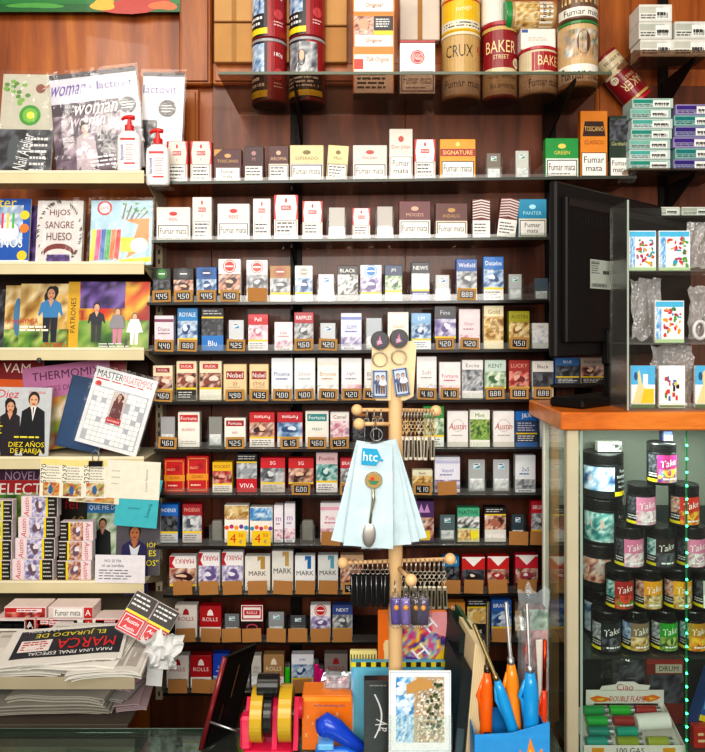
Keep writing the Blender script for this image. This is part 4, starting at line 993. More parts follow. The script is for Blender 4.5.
# tobacco jars
def jar(x0, x1, y0, y1, pal, label, warn='dark', base=None, txt=True, d=DJ, big=False, z0=None):
    cx = WX((x0 + x1) / 2, d); r = S(x1 - x0, d) / 2 - .0006; y = WY(d); z0 = WZ(y1, d) if z0 is None else z0; z1 = WZ(y0, d); h = z1 - z0
    t = thing('tobacco_jar', label, 'jar', (cx, y, z0), 'shisha tobacco jars in the glass cabinet')
    m = M(); m.lathe([(0, z0), (r * .93, z0), (r * .97, z0 + .003), (r * .97, z0 + h * .76), (r * .9, z0 + h * .8)], (cx, y, 0), '#101214', 'dark_plastic', 36)
    F = wrap(m, (cx, y), r * .975, z0 + .004, z0 + h * .75, -88, 88)
    F.r(0, 0, 1, 1, '#141618')
    if big:
        F.ph(.03, .22 if big == 1 else .05, .58, .95, warn, 9); F.e(.3, .6, .12, .2, '#d8b8b0'); F.r(.58, 0, 1, 1, '#14181c')
        for q, s_ in enumerate(('Fumar', 'aumenta', 'el riesgo de', 'impotencia')): F.t(s_, .78, .82 - q * .16, .1, '#e8ecec', .34)
        F.r(.58, .06, 1, .2, '#e8d020')
    else:
        F.ph(.04, .4, .28, .95, warn, 4); F.lines(.05, .2, .3, .36, 2, '#ddd', .5); F.r(.0, .04, .3, .14, '#e8d820')
        F.r(.28, .03, .84, .97, base or PAL[pal][1])
        if pal: F.ph(.29, .04, .83, .5, pal, 6, fr=5)
        F.t('Take', .54, .7, .22, '#fffcf8', .4, rot=12, sh=.3); F.lines(.4, .12, .82, .2, 1, '#fff', .7)
        F.blob(.56, .36, .13, .12, PAL[pal or 'dark'][2]); F.r(.92, .04, 1, .14, '#e8d820')
    m.build('jar_body', t)
    m = M(); z = z0 + h * .79
    pr = [(r * .9, z - .001), (r * .985, z)]
    k = 5
    for q in range(k): pr += [(r * .985, z + h * .2 * (q + .4) / k), (r * .955, z + h * .2 * (q + .5) / k), (r * .985, z + h * .2 * (q + .6) / k)]
    pr += [(r * .95, z1), (r * .8, z1 - .001), (0, z1 - .001)]
    m.lathe(pr, (cx, y, 0), '#0c0d0e', 'plastic', 36); m.build('lid', t)
zr = {'E': zs1, }
rowE = [(591, 620.5, 'dark', 'grey', '#20282c', 'black jar with grey label, leftmost of the bottom row'), (621, 648.5, 'gold', 'blue', '#8c7860', 'brown labelled jar in the bottom row'),
        (650, 677, 'leaf', 'grey', '#30a030', 'bright green labelled jar in the bottom row'), (678, 706, 'fire', 'teal', '#c09020', 'golden yellow jar at the right of the bottom row')]
HJ = S(41, DJ)
def row(lst, k, pre=''):
    z0 = zs1 + k * (HJ + .0006)
    for x0, x1, pal, w, base, lab in lst: jar(x0, x1, 0, 0, pal, lab, w, base, z0=z0) if False else _jar(x0, x1, z0, pal, lab, w, base)
def _jar(x0, x1, z0, pal, lab, w, base): jar(x0, x1, HY - (z0 + HJ - ZC) * F_PX / DJ, 0, pal, lab, w, base, z0=z0)
row(rowE, 0)
row([(605, 633, 'cherry', 'teal', '#b02c28', 'red and green strawberry coloured jar in second row up'), (634, 661.5, 'gold', 'flesh', '#f0a820', 'yellow orange jar, middle of second row up'), (663, 691, 'gold', 'flesh', '#f0b020', 'yellow orange jar behind the green lights, second row up'), (692.5, 720, 'white', 'dark', '#d0d0d0', 'white labelled jar cut by the right edge, second row up')], 1)
row([(614, 643, 'pink', 'dark', '#e080a8', 'pink labelled jar at the left of the third row up'), (645.5, 674, 'dark', 'teal', '#30201c', 'dark jar with chocolate picture, middle of third row'), (676, 704.5, 'pink', 'dark', '#e488b0', 'pink labelled jar at right of the third row up')], 2)
row([(626, 655, 'pink', 'dark', '#e890b8', 'pink labelled jar just below the topmost jar, left'), (669, 698, 'fire', 'flesh', '#d83020', 'bright red labelled jar, right one of the fourth row')], 3)
row([(647, 675.5, 'candy', 'dark', '#c03080', 'multicoloured jar alone on top of the pyramid')], 4)
DBJ = 1.405
zz = zs1
for x0, x1, h, w, b, lab in ((582, 606, 46, 'flesh', 2, 'wide black jar with woman photo, lowest at left'), ):
    pass
H2 = S(44, 1.50)
for k, (x0, x1, w, lab) in enumerate(((583, 622, 'blue', 'large black jar, bottom of the left tower behind'), (580, 619, 'flesh', 'large black jar with woman photo, second in left tower'), (583, 622, 'teal', 'large black jar with blue white photo, third in left tower'), (582, 623, 'blue', 'large black jar with warning text, top of left tower'))):
    z0 = zs1 + k * (H2 + .0005)
    jar(x0, x1, HY - (z0 + H2 - ZC) * F_PX / 1.482, 0, None, lab, w, None, d=1.482, big=1 if k % 2 else 2, z0=z0)
# folded cartons standing behind the towers
zc = zs1 + 4 * (H2 + .0005)
m = M(); a, b = WX(598, 1.47), WX(622, 1.47); m.box(a, b, WY(1.47), WY(1.47) + .02, zc, zc + .022, '#d8dcd8', 'print', .001); F = flat(m, a, b, zc, zc + .022, WY(1.47)); F.ph(.02, .05, .98, .9, 'zebra', 8); m.build('tobacco_pouch', label='black and white patterned pouch on top of the left tower', cat='pouch')
zc5 = zs1 + 5 * (HJ + .0006)
m = M(); a, b = WX(663, DJ), WX(673, DJ); m.box(a, b, WY(DJ), WY(DJ) + .02, zc5, zc5 + .03, '#101c3c', 'print', .002); F = flat(m, a, b, zc5, zc5 + .03, WY(DJ)); F.warn(.1, .05, .95, .45, ''); F.r(.1, .55, .9, .9, '#1c3c80'); m.build('cigarette_pack', label='small dark blue pack on the topmost jar in the cabinet', cat='cigarette pack')

# LED strip
t = thing('led_strip', 'vertical string of glowing green lights inside the glass cabinet', 'light strip', (WX(687, 1.3612), WY(1.3612), zs2))
m = M(); x = WX(686.5, 1.3612); m.box(x - .002, x + .002, WY(1.3612), WY(1.3612) + .001, zs2 + .001, ct2 - .001, '#1c6c44', 'plastic', .0002); m.build('strip', t)
zz = zs2 + .015
while zz < ct2 - .01:
    m = M(); m.ball((x, WY(1.3612) - .001, zz), .0022, '#30ff90', 'glow', 10); m.build('led', t); zz += .0268

# things on the cabinet floor: lighter display tray, boxes
dt = 1.385
t = thing('lighter_display', 'white counter display tray of lighters with flame printed header', 'display box', (WX(630, dt), WY(dt), zs2))
a, b = WX(582, dt), WX(683, dt); yb_ = WY(1.47); yf_ = WY(1.375); z0 = zs2 + .0005
m = M(); m.box(a, b, yf_, yb_, z0, z0 + .003, '#e8e4dc', 'print'); m.box(a, b, yf_, yf_ + .0015, z0 + .003, z0 + .022, '#ece8e0', 'print', .0003)
F = flat(m, a, b, z0 + .002, z0 + .021, yf_); F.r(.08, .1, .2, .8, '#e8a020'); F.r(.78, .1, .9, .8, '#e8a020'); F.t('100 GAS', .46, .5, .6, '#303030', .4)
for q in (a, b - .0015): m.extrude([(yf_ + .0016, z0 + .003), (yf_ + .0016, z0 + .022), (yb_, z0 + .055), (yb_, z0 + .003)], 'yz', q, q + .0015, '#e4e0d8', 'print')
m.extrude([(yf_ + .002, z0 + .0035), (yf_ + .002, z0 + .008), (yb_ - .001, z0 + .048), (yb_ - .001, z0 + .0035)], 'yz', a + .002, b - .002, '#c8c4bc', 'print')
m.build('tray', t)
m = M(); a2, b2 = WX(586, 1.47), WX(664, 1.47); zh0, zh1 = z0 + .003, WZ(690, 1.47); mid = (a2 + b2) / 2
m.box(a2, b2, yb_, yb_ + .0015, zh0, zh1, '#f0ece4', 'print', .0003)
pts = [(mid - .055, zh1 - .001), (mid - .05, zh1 + .008), (mid - .02, zh1 + .012), (mid - .015, zh1 + .018), (mid + .02, zh1 + .018), (mid + .03, zh1 + .012), (mid + .055, zh1 + .01), (mid + .05, zh1 - .001)]
m.extrude(pts, 'xz', yb_, yb_ + .0015, '#f0ece4', 'print')
F = flat(m, a2, b2, zh0, zh1 + .018, yb_); F.t('Ciao', .5, .88, .14, '#c82018', .4); 
F.poly([(.04, .64), (.14, .7), (.26, .66), (.34, .62), (.24, .56), (.12, .55)], '#f08020'); F.poly([(.12, .62), (.24, .64), (.2, .58)], '#f8d040'); F.poly([(.96, .66), (.86, .72), (.76, .68), (.72, .62), (.8, .56), (.9, .6)], '#f08020'); F.poly([(.9, .64), (.8, .66), (.82, .6)], '#f8d040')
F.t('DOUBLE FLAME', .53, .63, .12, '#c01818', .46, sh=.2); F.r(.1, .44, .92, .53, '#202020'); F.t('www.ciaolighters.com', .5, .485, .05, '#ddd', .7); m.build('header_card', t)
# lighters in the tray
def lighter(cx, cy, cz, L, r, col, label, ang=0, mat='plastic', name='pocket_lighter'):
    t = thing(name, label, 'lighter', (cx, cy, cz), 'lighters in the white display tray')
    T_ = Matrix.Translation((cx, cy, cz + r)) @ Matrix.Rotation(ang, 4, 'Z')
    m = M(); m.T = T_; m.lathe([(0, -L / 2), (r * .9, -L / 2), (r, -L / 2 + .002), (r, L * .28), (r * .85, L * .3)], (0, 0, 0), col, mat, 16, axis='x'); m.build('body', t)
    m = M(); m.T = T_; m.lathe([(r * .85, L * .3), (r * .9, L * .31), (r * .9, L * .46), (0, L * .47)], (0, 0, 0), '#c8c8cc', 'metal', 16, axis='x'); m.build('metal_cap', t)
cols = [(596, 1.452, .041, '#189c50', 'green lighter at the back left of the white display tray'), (622, 1.452, .041, '#28b838', 'bright green lighter in the back row of the tray'), (648, 1.452, .041, '#a83028', 'dark red lighter at the back right of the tray'),
        (599, 1.43, .031, '#20b048', 'bright green lighter, second row, left end of the tray'), (626, 1.43, .031, '#9c3028', 'dark red lighter, second row, next to the white roll'),
        (601, 1.408, .0215, '#108878', 'teal lighter, third row, left end of the tray'), (629, 1.408, .0215, '#18a088', 'teal lighter, third row, middle of the tray'),
        (599, 1.388, .0125, '#1c9484', 'teal lighter at the front left of the display tray'), (630, 1.388, .0125, '#8c9c28', 'olive green lighter at the front middle of the tray'), (660, 1.388, .0125, '#a0a83c', 'yellow green lighter at the front right of the tray')]
for px, d, hz, c, lab in cols: lighter(WX(px, d), WY(d), z0 + hz, .053, .0095, c, lab, R(random.uniform(-3, 3)))
m = M(); m.T = Matrix.Translation((WX(650, 1.43), WY(1.418), z0 + .046)) @ Matrix.Rotation(R(-4), 4, 'Y'); m.lathe([(0, -.035), (.014, -.035), (.016, -.033), (.016, .033), (.012, .035), (.006, .03), (0, .03)], (0, 0, 0), '#eceae6', 'matte', 24, axis='x')
m.build('paper_roll', label='small white paper roll lying across the lighters in tray', cat='roll')
def smallbox(x0, x1, y0, y1, d, z0, col, art, label, name='small_box', cat='box', dep=.04, T_=None, mat='print', grp=None):
    m = M(); a, b = WX(x0, d), WX(x1, d); z1 = z0 + S(y1 - y0, d)
    if T_: m.T = T_
    m.box(a, b, WY(d), WY(d) + dep, z0, z1, col, mat, .0015); art(flat(m, a, b, z0, z1, WY(d)))
    return m.build(name, label=label, cat=cat, group=grp)
smallbox(646, 684, 0, 72, 1.485, zs2 + .0005, '#7c2c20', lambda F: (F.r(.02, .84, .98, .98, '#a83c30'), F.r(.25, .72, .95, .84, '#c8c0a8'), F.t('DRUM', .6, .78, .07, '#222', .5), F.ph(.02, .3, .98, .7, 'dark', 6)), 'dark red box with pale strip behind the lighter display')
smallbox(612, 646, 0, 68, 1.482, zs2 + .0005, '#3c3c38', lambda F: F.ph(.05, .5, .95, .96, 'dark', 6), 'dim grey box behind the lighter display header')
T_ = about((WX(700, 1.42), WY(1.42), WZ(700, 1.42)), 'Y', R(25))
smallbox(693, 730, 0, 60, 1.42, zs2 + .0005, '#2058a0', lambda F: (F.ph(.02, .4, .98, .9, 'sky', 6), F.r(0, .2, 1, .3, '#f0d820'), F.r(0, 0, 1, .2, '#2c3038')), 'blue and yellow packet leaning at the right frame edge', name='packet', cat='packet', T_=about((WX(730, 1.42), WY(1.42), zs2), 'Y', R(18)))
smallbox(694, 735, 0, 22, 1.40, zs2 + .0005, '#b82818', lambda F: F.lines(.1, .2, .9, .8, 2, '#f0d0a0'), 'small red box in the lower right corner', dep=.018)
crumple('plastic_wrapper', 'torn clear wrapper beneath the jar shelf in the cabinet', pxy(617, 668, 1.44), .07, .045, 'film', 8, 9, cat='wrapper')

# ------------------------------------------------------------------ clear magnet display on the cabinet
x0, x1 = WX(627, 1.37), WX(742, 1.37); yf2, yb2 = WY(1.37), WY(1.46); zb2 = ctop + .0008; zt2 = WZ(200, 1.37)
st = thing('magnet_display', 'tall clear acrylic display stand of souvenir magnets on the cabinet', 'display stand', ((x0 + x1) / 2, (yf2 + yb2) / 2, zb2))
m = M(); m.box(x0, x0 + .003, yf2, yb2, zb2, zt2, '#fff', 'acrylic', .0005); m.build('side_wall', st)
m = M(); m.box(x0 - .0005, x0 + .0035, yf2 - .002, yf2, zb2, zt2, '#a8b4a8', 'plastic', .0005); m.build('front_edge', st)
m = M(); m.box(x0, x1, yb2, yb2 + .003, zb2, zt2, '#fff', 'clear_glass', .0005); m.build('back_wall', st)
LV = [270, 343, 414]; ZL = []
for py in LV:
    z = WZ(py, 1.37); z = max(z, zb2 + .003); ZL.append(z)
    m = M(); m.box(x0 + .0032, x1, yf2, yb2 - .0005, z - .003, z, '#fff', 'acrylic', .0005); m.build('shelf', st)
    m = M(); m.box(x0 + .0032, x1, yf2 - .0015, yf2 - .0002, z - .003, z + .012, '#fff', 'acrylic', .0003); m.build('shelf_lip', st)
def notebook(x0, x1, yt, z0, d, pal, label, kind=0, tilt=0):
    a, b = WX(x0, d), WX(x1, d); z1 = z0 + S(yt, d); y = WY(d)
    t = thing('souvenir_notepad', label, 'notepad', ((a + b) / 2, y, z0), 'souvenir notepads in the clear display')
    T_ = about(((a + b) / 2, y, z0), 'Y', R(tilt))
    m = M(); m.T = T_; m.box(a, b, y, y + .006, z0 + .0005, z1, '#f4f4f0', 'print', .0006); F = flat(m, a, b, z0, z1, y); F.r(.0, .0, 1, 1, '#f4f6f8')
    if kind == 0:
        F.r(.02, .85, .98, .98, '#50b8e0'); F.ph(.04, .04, .22, .84, 'sky', 3)
        for q in range(30): F.blob(random.uniform(.28, .9), random.uniform(.12, .8), random.uniform(.03, .08), random.uniform(.02, .06), random.choice(['#d04038', '#3c8450', '#58a048', '#d83030', '#e8a030', '#b03060', '#30a0c8'])); F.k -= .92
        F.k += 1; F.r(.0, .0, 1, .08, '#b8d8a0')
    elif kind == 1:
        F.r(0, .55, 1, 1, '#58b8e8'); F.poly([(.05, .1), (.3, .55), (.25, .8), (.35, .9), (.45, .6), (.9, .1)], '#e8d8a0'); F.poly([(.4, .1), (.55, .45), (.95, .45), (.95, .1)], '#f0c830'); F.e(.2, .75, .08, .1, '#306090'); F.r(.5, .5, .7, .8, '#f0f4f8'); F.r(0, 0, 1, .08, '#507030')
    else:
        F.r(.1, .1, .9, .9, '#fcfcf8')
        for q in range(16): F.r(*(lambda a, b: (a, b, a + random.uniform(.05, .14), b + random.uniform(.04, .16)))(random.uniform(.14, .7), random.uniform(.14, .7)), random.choice(PAL['mix'])); F.k -= .92
        F.k += 1; F.r(.02, .01, .98, .06, '#6c8030')
    m.build('cover', t)
    m = M(); m.T = T_; q = z0 + .004
    while q < z1 - .002: m.ring((a - .0005, y + .003, q), .0035, .0006, '#b8b8b8', 'metal', axis='z', n=10, m=5); q += .005
    m.build('spiral', t)
dm = 1.39
notebook(629, 656, 40, ZL[0] + .0003, dm, 0, 'blue topped spiral notepad with little fruits, top level left', 0)
notebook(659, 690, 40, ZL[0] + .0003, dm, 0, 'spiral notepad with red and blue doodles, top level right', 0)
notebook(655, 684, 42, ZL[1] + .0003, dm, 0, 'spiral notepad with fruit doodles, middle level of display', 0)
notebook(631, 655, 42, ZL[2] + .0003, dm, 0, 'blue notepad with yellow mill drawing, bottom level left', 1)
notebook(659, 685, 42, ZL[2] + .0003, dm, 0, 'white notepad with small buildings, bottom level middle', 2)
notebook(695, 722, 42, ZL[2] + .0003, dm, 0, 'blue notepad cut by the right edge, bottom level', 1)
def bub(name, label, px, py, w, h, seed): return crumple(name, label, pxy(px, py, 1.425), S(w, 1.4), S(h, 1.4), 'bubble_wrap', seed, 10, dep=.012, cat='bubble wrap', grp='bubble wrap in the clear display')
o = bub('bubble_wrap', 'bubble wrap sheet rolled up left on the middle level', 646, 309, 30, 62, 4); 
bub('bubble_wrap', 'bubble wrap around the notepads on the bottom level', 672, 375, 44, 62, 12)
bub('bubble_wrap', 'bubble wrap at the right edge of the top level', 700, 245, 24, 46, 20)
bub('bubble_wrap', 'bubble wrap bundle right of the middle level notepad', 702, 312, 26, 54, 31)
m = M(); a = pxy(690, 240, 1.43); 
m = M(); m.ring((WX(700, 1.405), WY(1.405), WZ(330, 1.405)), .018, .004, '#d8d8d8', 'plastic', sx=.7); m.build('souvenir_bell', label='grey rounded souvenir piece at right of middle level', cat='souvenir')

# ------------------------------------------------------------------ magazine rack
DR = 1.60
rk = thing('magazine_rack', 'cream metal magazine rack along the left of the wall', 'rack', (WX(60, DR), -.12, .6))
RZ = [WZ(py, DR) for py in (173, 264, 350, 459, 583)]
for k, z in enumerate(RZ):
    m = M(); a, b = WX(-70, DR), WX(144, DR)
    m.box(a, b, WY(DR) + .002, WY(1.765), z - .004, z, '#d8ceb0', 'cream_paint', .001); m.box(a, b, WY(DR), WY(DR) + .002, z - .024, z + .006, '#d8cca6', 'cream_paint', .001)
    m.box(a, b, WY(DR) - .001, WY(DR), z + .0, z + .006, '#ece2c4', 'cream_paint', .0005)
    m.build('shelf', rk)
    m = M(); m.extrude([(WY(1.775), z - .005), (WY(DR) + .01, z - .005), (WY(1.775), z - .06)], 'yz', WX(141, DR), WX(141, DR) + .003, '#c8bc9c', 'cream_paint'); m.build('bracket', rk)
m = M(); m.box(WX(-70, 1.78), WX(149, 1.78), WY(1.778), WY(1.785), WZ(640, 1.78), WZ(268, 1.78), '#3a2820', 'matte', .001); m.build('back_panel', rk)
def mag(px, w, h, z0, d, roll, label, art, th=.006, base='#e8e4dc', film=False, name='magazine', cat='magazine', grp='magazines in the rack', lean=6, page='#d8d4cc'):
    cx = WX(px, d); a, b = cx - S(w, d) / 2, cx + S(w, d) / 2; y = WY(d); z1 = z0 + S(h, d)
    T_ = about((cx, y, z0), 'X', R(-lean)) @ about((cx, y, z0), 'Y', R(roll))
    drop = abs(math.sin(R(roll))) * S(w, d) / 2
    T_ = Matrix.Translation((0, 0, drop + .0005)) @ T_
    m = M(); m.T = T_; m.box(a, b, y, y + th, z0, z1, page, 'print', .001); F = flat(m, a, b, z0, z1, y); F.r(0, 0, 1, 1, base); art(F)
    o = m.build(name, label=label, cat=cat, group=grp)
    if film:
        m = M(); m.T = T_; n = 8; e = .006
        V = {(i, j): Vector((a - e + (b - a + 2 * e) * i / n, y - .0035 + noise.noise(Vector((i * .7 + px, j * .7, 2))) * .002, z0 + .001 + (z1 - z0 + e) * j / n)) for i in range(n + 1) for j in range(n + 1)}
        for i in range(n):
            for j in range(n): m.poly([V[i, j], V[i + 1, j], V[i + 1, j + 1], V[i, j + 1]], '#fff', 'film', smooth=True)
        m.build('plastic_sleeve', o)
    return o
z = RZ[0] + .001
def a1(F):
    F.ph(0, .45, 1, 1, 'leaf', 8); F.r(0, .45, 1, 1, '#c4c0b0'); F.k -= 0
    for q in range(14): F.e(random.uniform(.05, .5), random.uniform(.7, .97), .05, .02, random.choice(['#5c8c34', '#7cac4c'])); F.k -= .92
    F.k += 1; F.c(.55, .6, .2, '#3c9428'); F.c(.55, .6, .14, '#78b840'); F.c(.56, .6, .07, '#f0e040'); F.c(.72, .86, .09, '#8a5040'); F.poly([(.75, .85), (1, .98), (1, .9)], '#c89078')
    F.ph(0, 0, 1, .46, 'dark', 9); F.e(.3, .25, .12, .16, '#50585c'); F.t('Nail Atelier', .48, .25, .12, '#f0f0f0', .7, rot=78); F.lines(.6, .04, .95, .4, 6, '#ddd')
mag(23, 54, 108, z, 1.66, 1, 'magazine with avocado dish above a dark photo, far left top shelf', a1, film=True)
def a2(F):
    F.r(0, 0, 1, 1, '#d0ced8'); F.r(0, .95, 1, 1, '#4c4850'); F.t('woman', .2, .83, .1, '#5c3c9c', .4, sh=.3); F.t('+', .46, .84, .05, '#e87080', .1); F.t('lactovit', .74, .85, .08, '#4c3c90', .44)
    F.r(.0, .0, .78, .7, '#3c2838'); F.ph(.0, .0, .78, .58, 'plum', 9); F.t('woman', .5, .62, .1, '#f0e8e8', .5, sh=.3); F.t('woman', .4, .5, .08, '#d8c8d0', .4, sh=.3); F.fig(.36, .02, .5, top='#b8a8b0', skin='#d8b8a8'); F.lines(.4, .04, .74, .16, 3, '#eee'); F.c(.87, .62, .1, '#3c3840'); F.lines(.8, .58, .94, .66, 3, '#ddd')
mag(101, 88, 106, z, 1.645, -7, 'white bagged magazine with purple script title and dark cover', a2, film=True, th=.01)
mag(159, 42, 112, z, 1.68, 1, 'second white bagged magazine, half hidden on the right', lambda F: (F.r(0, 0, 1, 1, '#e4e2e8'), F.r(0, .96, 1, 1, '#4c4850'), F.t('lactovit', .42, .84, .08, '#4c3c90', .8), F.c(.62, .66, .22, '#3c3840'), F.lines(.48, .62, .78, .7, 3, '#ddd'), F.ph(0, 0, .4, .55, 'dark', 5)), film=True)
def bottle(px, yb, d, label, z0):
    cx = WX(px, d); y = WY(d)
    t = thing('pump_bottle', label, 'bottle', (cx, y, z0), 'white lotion bottles with red pumps')
    m = M(); w, dp = .028, .014; n = 24
    prof = [(0, 0), (.9, .001), (1, .006), (1, .075), (.93, .088), (.6, .096), (.34, .1)]
    rings = [[Vector((cx + w * r * math.copysign(abs(math.cos(a)) ** .7, math.cos(a)), y + dp * r * math.copysign(abs(math.sin(a)) ** .7, math.sin(a)), z0 + h)) for a in [2 * math.pi * i / n for i in range(n)]] for r, h in prof]
    for p, q in zip(rings, rings[1:]):
        for i in range(n): m.poly([p[i], p[(i + 1) % n], q[(i + 1) % n], q[i]], '#eceaea', 'plastic', smooth=True)
    F = flat(m, cx - w * .78, cx + w * .78, z0 + .01, z0 + .085, y - dp - .0004); F.r(.1, .86, .9, .93, '#d82828'); F.t('lactovit', .18, .48, .12, '#4050a0', 2, rot=90); F.lines(.4, .2, .9, .75, 7, '#e08888', .3); F.r(.3, .1, .9, .15, '#d82828'); m.build('body', t)
    m = M(); m.lathe([(0, z0 + .099), (.011, z0 + .1), (.011, z0 + .112), (.006, z0 + .114), (.004, z0 + .126), (.004, z0 + .13), (0, z0 + .13)], (cx, y, 0), '#d42424', 'plastic', 18)
    m.tube([(cx + .012, y, z0 + .131), (cx, y, z0 + .133), (cx - .012, y, z0 + .132), (cx - .019, y, z0 + .126)], [.0055, .006, .0045, .003], '#d42424', 'plastic', 10); m.build('pump', t)
bottle(129.5, 168, 1.625, 'white lotion bottle with red pump before the bagged magazine', RZ[0] + .0065)
bt = RZ[0] + .001
m = M(); m.box(WX(149, 1.60), WX(168, 1.60), WY(1.60), WY(1.66), WZ(184, 1.60) - .003, WZ(184, 1.60), '#fff', 'acrylic', .0005); m.build('clear_ledge', rk)
bottle(158, 184, 1.625, 'white lotion bottle with red pump right of the rack shelf', WZ(184, 1.60) + .0004)

z = RZ[1] + .001
def b1_(F):
    F.r(0, 0, 1, 1, '#1c58b0'); F.ph(0, .3, .8, .9, 'blue', 6); F.t('ter', .35, .93, .12, '#f0d838', .6); F.e(.4, .5, .3, .15, '#e8e4f0')
    for q in range(3): F.r(.2 + q * .15, .55, .26 + q * .15, .78, ['#e84060', '#f0d040', '#50b850'][q])
    F.t('AÑOS', .42, .36, .2, '#f4f8fc', .8); F.c(.85, .75, .13, '#f0d030'); F.c(.85, .55, .13, '#f08030'); F.c(.82, .14, .14, '#f0c830'); F.r(0, 0, 1, .07, '#e8ecf4'); F.t('cremosísima', .4, .035, .05, '#203080', .7)
mag(10, 36, 68, z, 1.64, 0, 'blue birthday magazine with cake and candles, second rack shelf', b1_)
mag(31, 16, 62, z, 1.67, 0, 'narrow dark blue magazine behind the birthday one', lambda F: F.ph(0, 0, 1, 1, 'purple', 4))
def b2_(F):
    F.r(0, 0, 1, 1, '#dedad8')
    for q in range(60):
        a = random.random() * 6.28; u, v = .5 + .48 * math.cos(a), .5 + .49 * math.sin(a); F.poly([(u, v), (u + .06 * math.cos(a + 1.2), v + .05 * math.sin(a + 1.2)), (u - .05 * math.cos(a), v - .05 * math.sin(a))], '#58524c'); F.k -= .92
    F.k += 1; F.t('HIJOS', .5, .8, .12, '#6c3430', .5); F.t('SANGRE', .5, .62, .11, '#6c3430', .62); F.t('HUESO', .5, .44, .12, '#6c3430', .55); F.e(.5, .2, .33, .13, '#7c2c28'); F.e(.5, .15, .3, .1, '#e0dcd8'); F.ph(.25, .02, .75, .16, 'purple', 5)
mag(58, 46, 66, z, 1.64, 0, 'white novel framed by black feathers with dark red title', b2_, film=True, name='book', cat='book', th=.014)
def b3_(F):
    F.r(0, 0, 1, 1, '#b4d4e4'); F.c(.22, .88, .12, '#d04040'); F.c(.22, .88, .09, '#e8eef0'); F.t('GAME', .22, .88, .05, '#c03030', .16); F.poly([(.6, .1), (.95, .3), (.95, .72), (.55, .7), (.78, .62)], '#f09040')
    F.tube = None
    for q in range(5): F.poly([(.5 + q * .07, .7), (.53 + q * .07, .71), (.58 + q * .09, .95 - .03 * q), (.56 + q * .09, .95 - .03 * q)], '#7c5c3c'); F.k -= .92
    for q in range(8): F.e(random.uniform(.5, .9), random.uniform(.8, .95), .03, .015, '#58a048'); F.k -= .92
    F.k += 1
    for q in range(6): F.poly([(-.0 + q * .08, .06 + .01 * q), (.07 + q * .08, .07), (.0 + q * .08 + .1, .55), (q * .08 + .03, .54)], ['#f0e050', '#e86090', '#5078c0', '#50b060', '#f08040', '#e84838'][q]); F.k -= .92
    F.k += 1; F.poly([(.48, .0), (1, .05), (1, .12), (.48, .08)], '#f0e020'); F.r(.5, .2, .72, .42, '#d8e020'); F.e(.8, .3, .14, .12, '#f4f4f0')
mag(120, 62, 66, z, 1.635, 0, 'pale blue colouring book with orange tree, in clear bag', b3_, film=True, name='book', cat='book', th=.012)
z = RZ[2] + .001
def wom(F):
    F.r(0, 0, 1, 1, '#b8a484'); F.ph(0, .3, 1, 1, 'gold', 6); F.ph(0, 0, 1, .3, 'leaf', 6); F.fig(.62, .1, .9, top='#3c80b8', legs='#182030', skin='#d09878', hair='#1c1410', long=True); F.t('HYMSA', .2, .42, .08, '#c83020', .36); F.lines(.02, .26, .6, .36, 2, '#f4f0e0', .6); F.t('oTOÑO', .7, .06, .1, '#e02818', .5)
mag(43, 50, 66, z, 1.64, 0, 'craft magazine with woman in denim jacket, third rack shelf', wom)
mag(14, 22, 64, z, 1.665, 0, 'second copy half hidden left of the denim jacket one', lambda F: (F.ph(0, .3, 1, 1, 'gold', 4), F.ph(0, 0, 1, .3, 'leaf', 4), F.e(.6, .5, .2, .3, '#4c80a8'), F.t('HYMSA', .5, .42, .08, '#c83020', .7)))
mag(0, 16, 60, z, 1.685, 0, 'dark edged magazine at far left of third rack shelf', lambda F: F.ph(0, 0, 1, 1, 'dark', 4))
def kids(F):
    F.ph(0, 0, 1, 1, 'fire', 8); F.ph(.0, 0, 1, .42, 'leaf', 8); F.r(0, 0, .14, 1, '#d8a820'); F.t('PATRONES', .07, .5, .075, '#3c2c10', 2.5, rot=90); F.ph(.15, .6, .7, 1, 'purple', 6)
    F.fig(.36, .1, .62, top='#2c2c38', skin='#e0b090', legs='#383838'); F.fig(.62, .08, .56, top='#7c7080', skin='#e0b090', hair='#6c4828', legs='#c88098'); F.fig(.83, .06, .5, top='#f0eeee', skin='#e8bc98', hair='#8c6840', legs='#f0ece8')
    F.poly([(.52, .3), (.72, .3), (.68, .5), (.56, .5)], '#8c8890'); F.poly([(.73, .24), (.94, .24), (.88, .44), (.78, .44)], '#f4f2f4'); F.lines(.4, .02, .8, .09, 2, '#eee')
mag(107, 82, 68, z, 1.64, 0, 'sewing magazine with yellow spine and three children', kids)
z = RZ[3] + .001
mag(14, 44, 96, z, 1.69, 2, 'dark red magazine at the back of fourth rack shelf', lambda F: (F.r(0, 0, 1, 1, '#8c1820'), F.t('VAM', .4, .86, .1, '#f8e8e0', .7), F.r(0, .6, .8, .74, '#e86820'), F.t('T', .8, .68, .08, '#f8e020', .2)))
def thermo(F): F.r(0, 0, 1, 1, '#c880b0'); F.t('THERMOMIX', .5, .88, .1, '#542050', .94); F.t('GALETTES DULCES', .4, .72, .06, '#7c3068', .7); F.ph(.1, 0, 1, .62, 'food', 9, fr=4); F.c(.7, .5, .14, '#3c8430')
mag(72, 88, 84, z, 1.68, -7, 'pink cookery magazine with dark plum title, tilted left', thermo)
mag(104, 30, 90, z, 1.695, 3, 'maroon magazine edge behind the pink cookery magazine', lambda F: (F.r(0, 0, 1, 1, '#8c1c28'), F.t('10', .6, .88, .09, '#e08888', .5)))
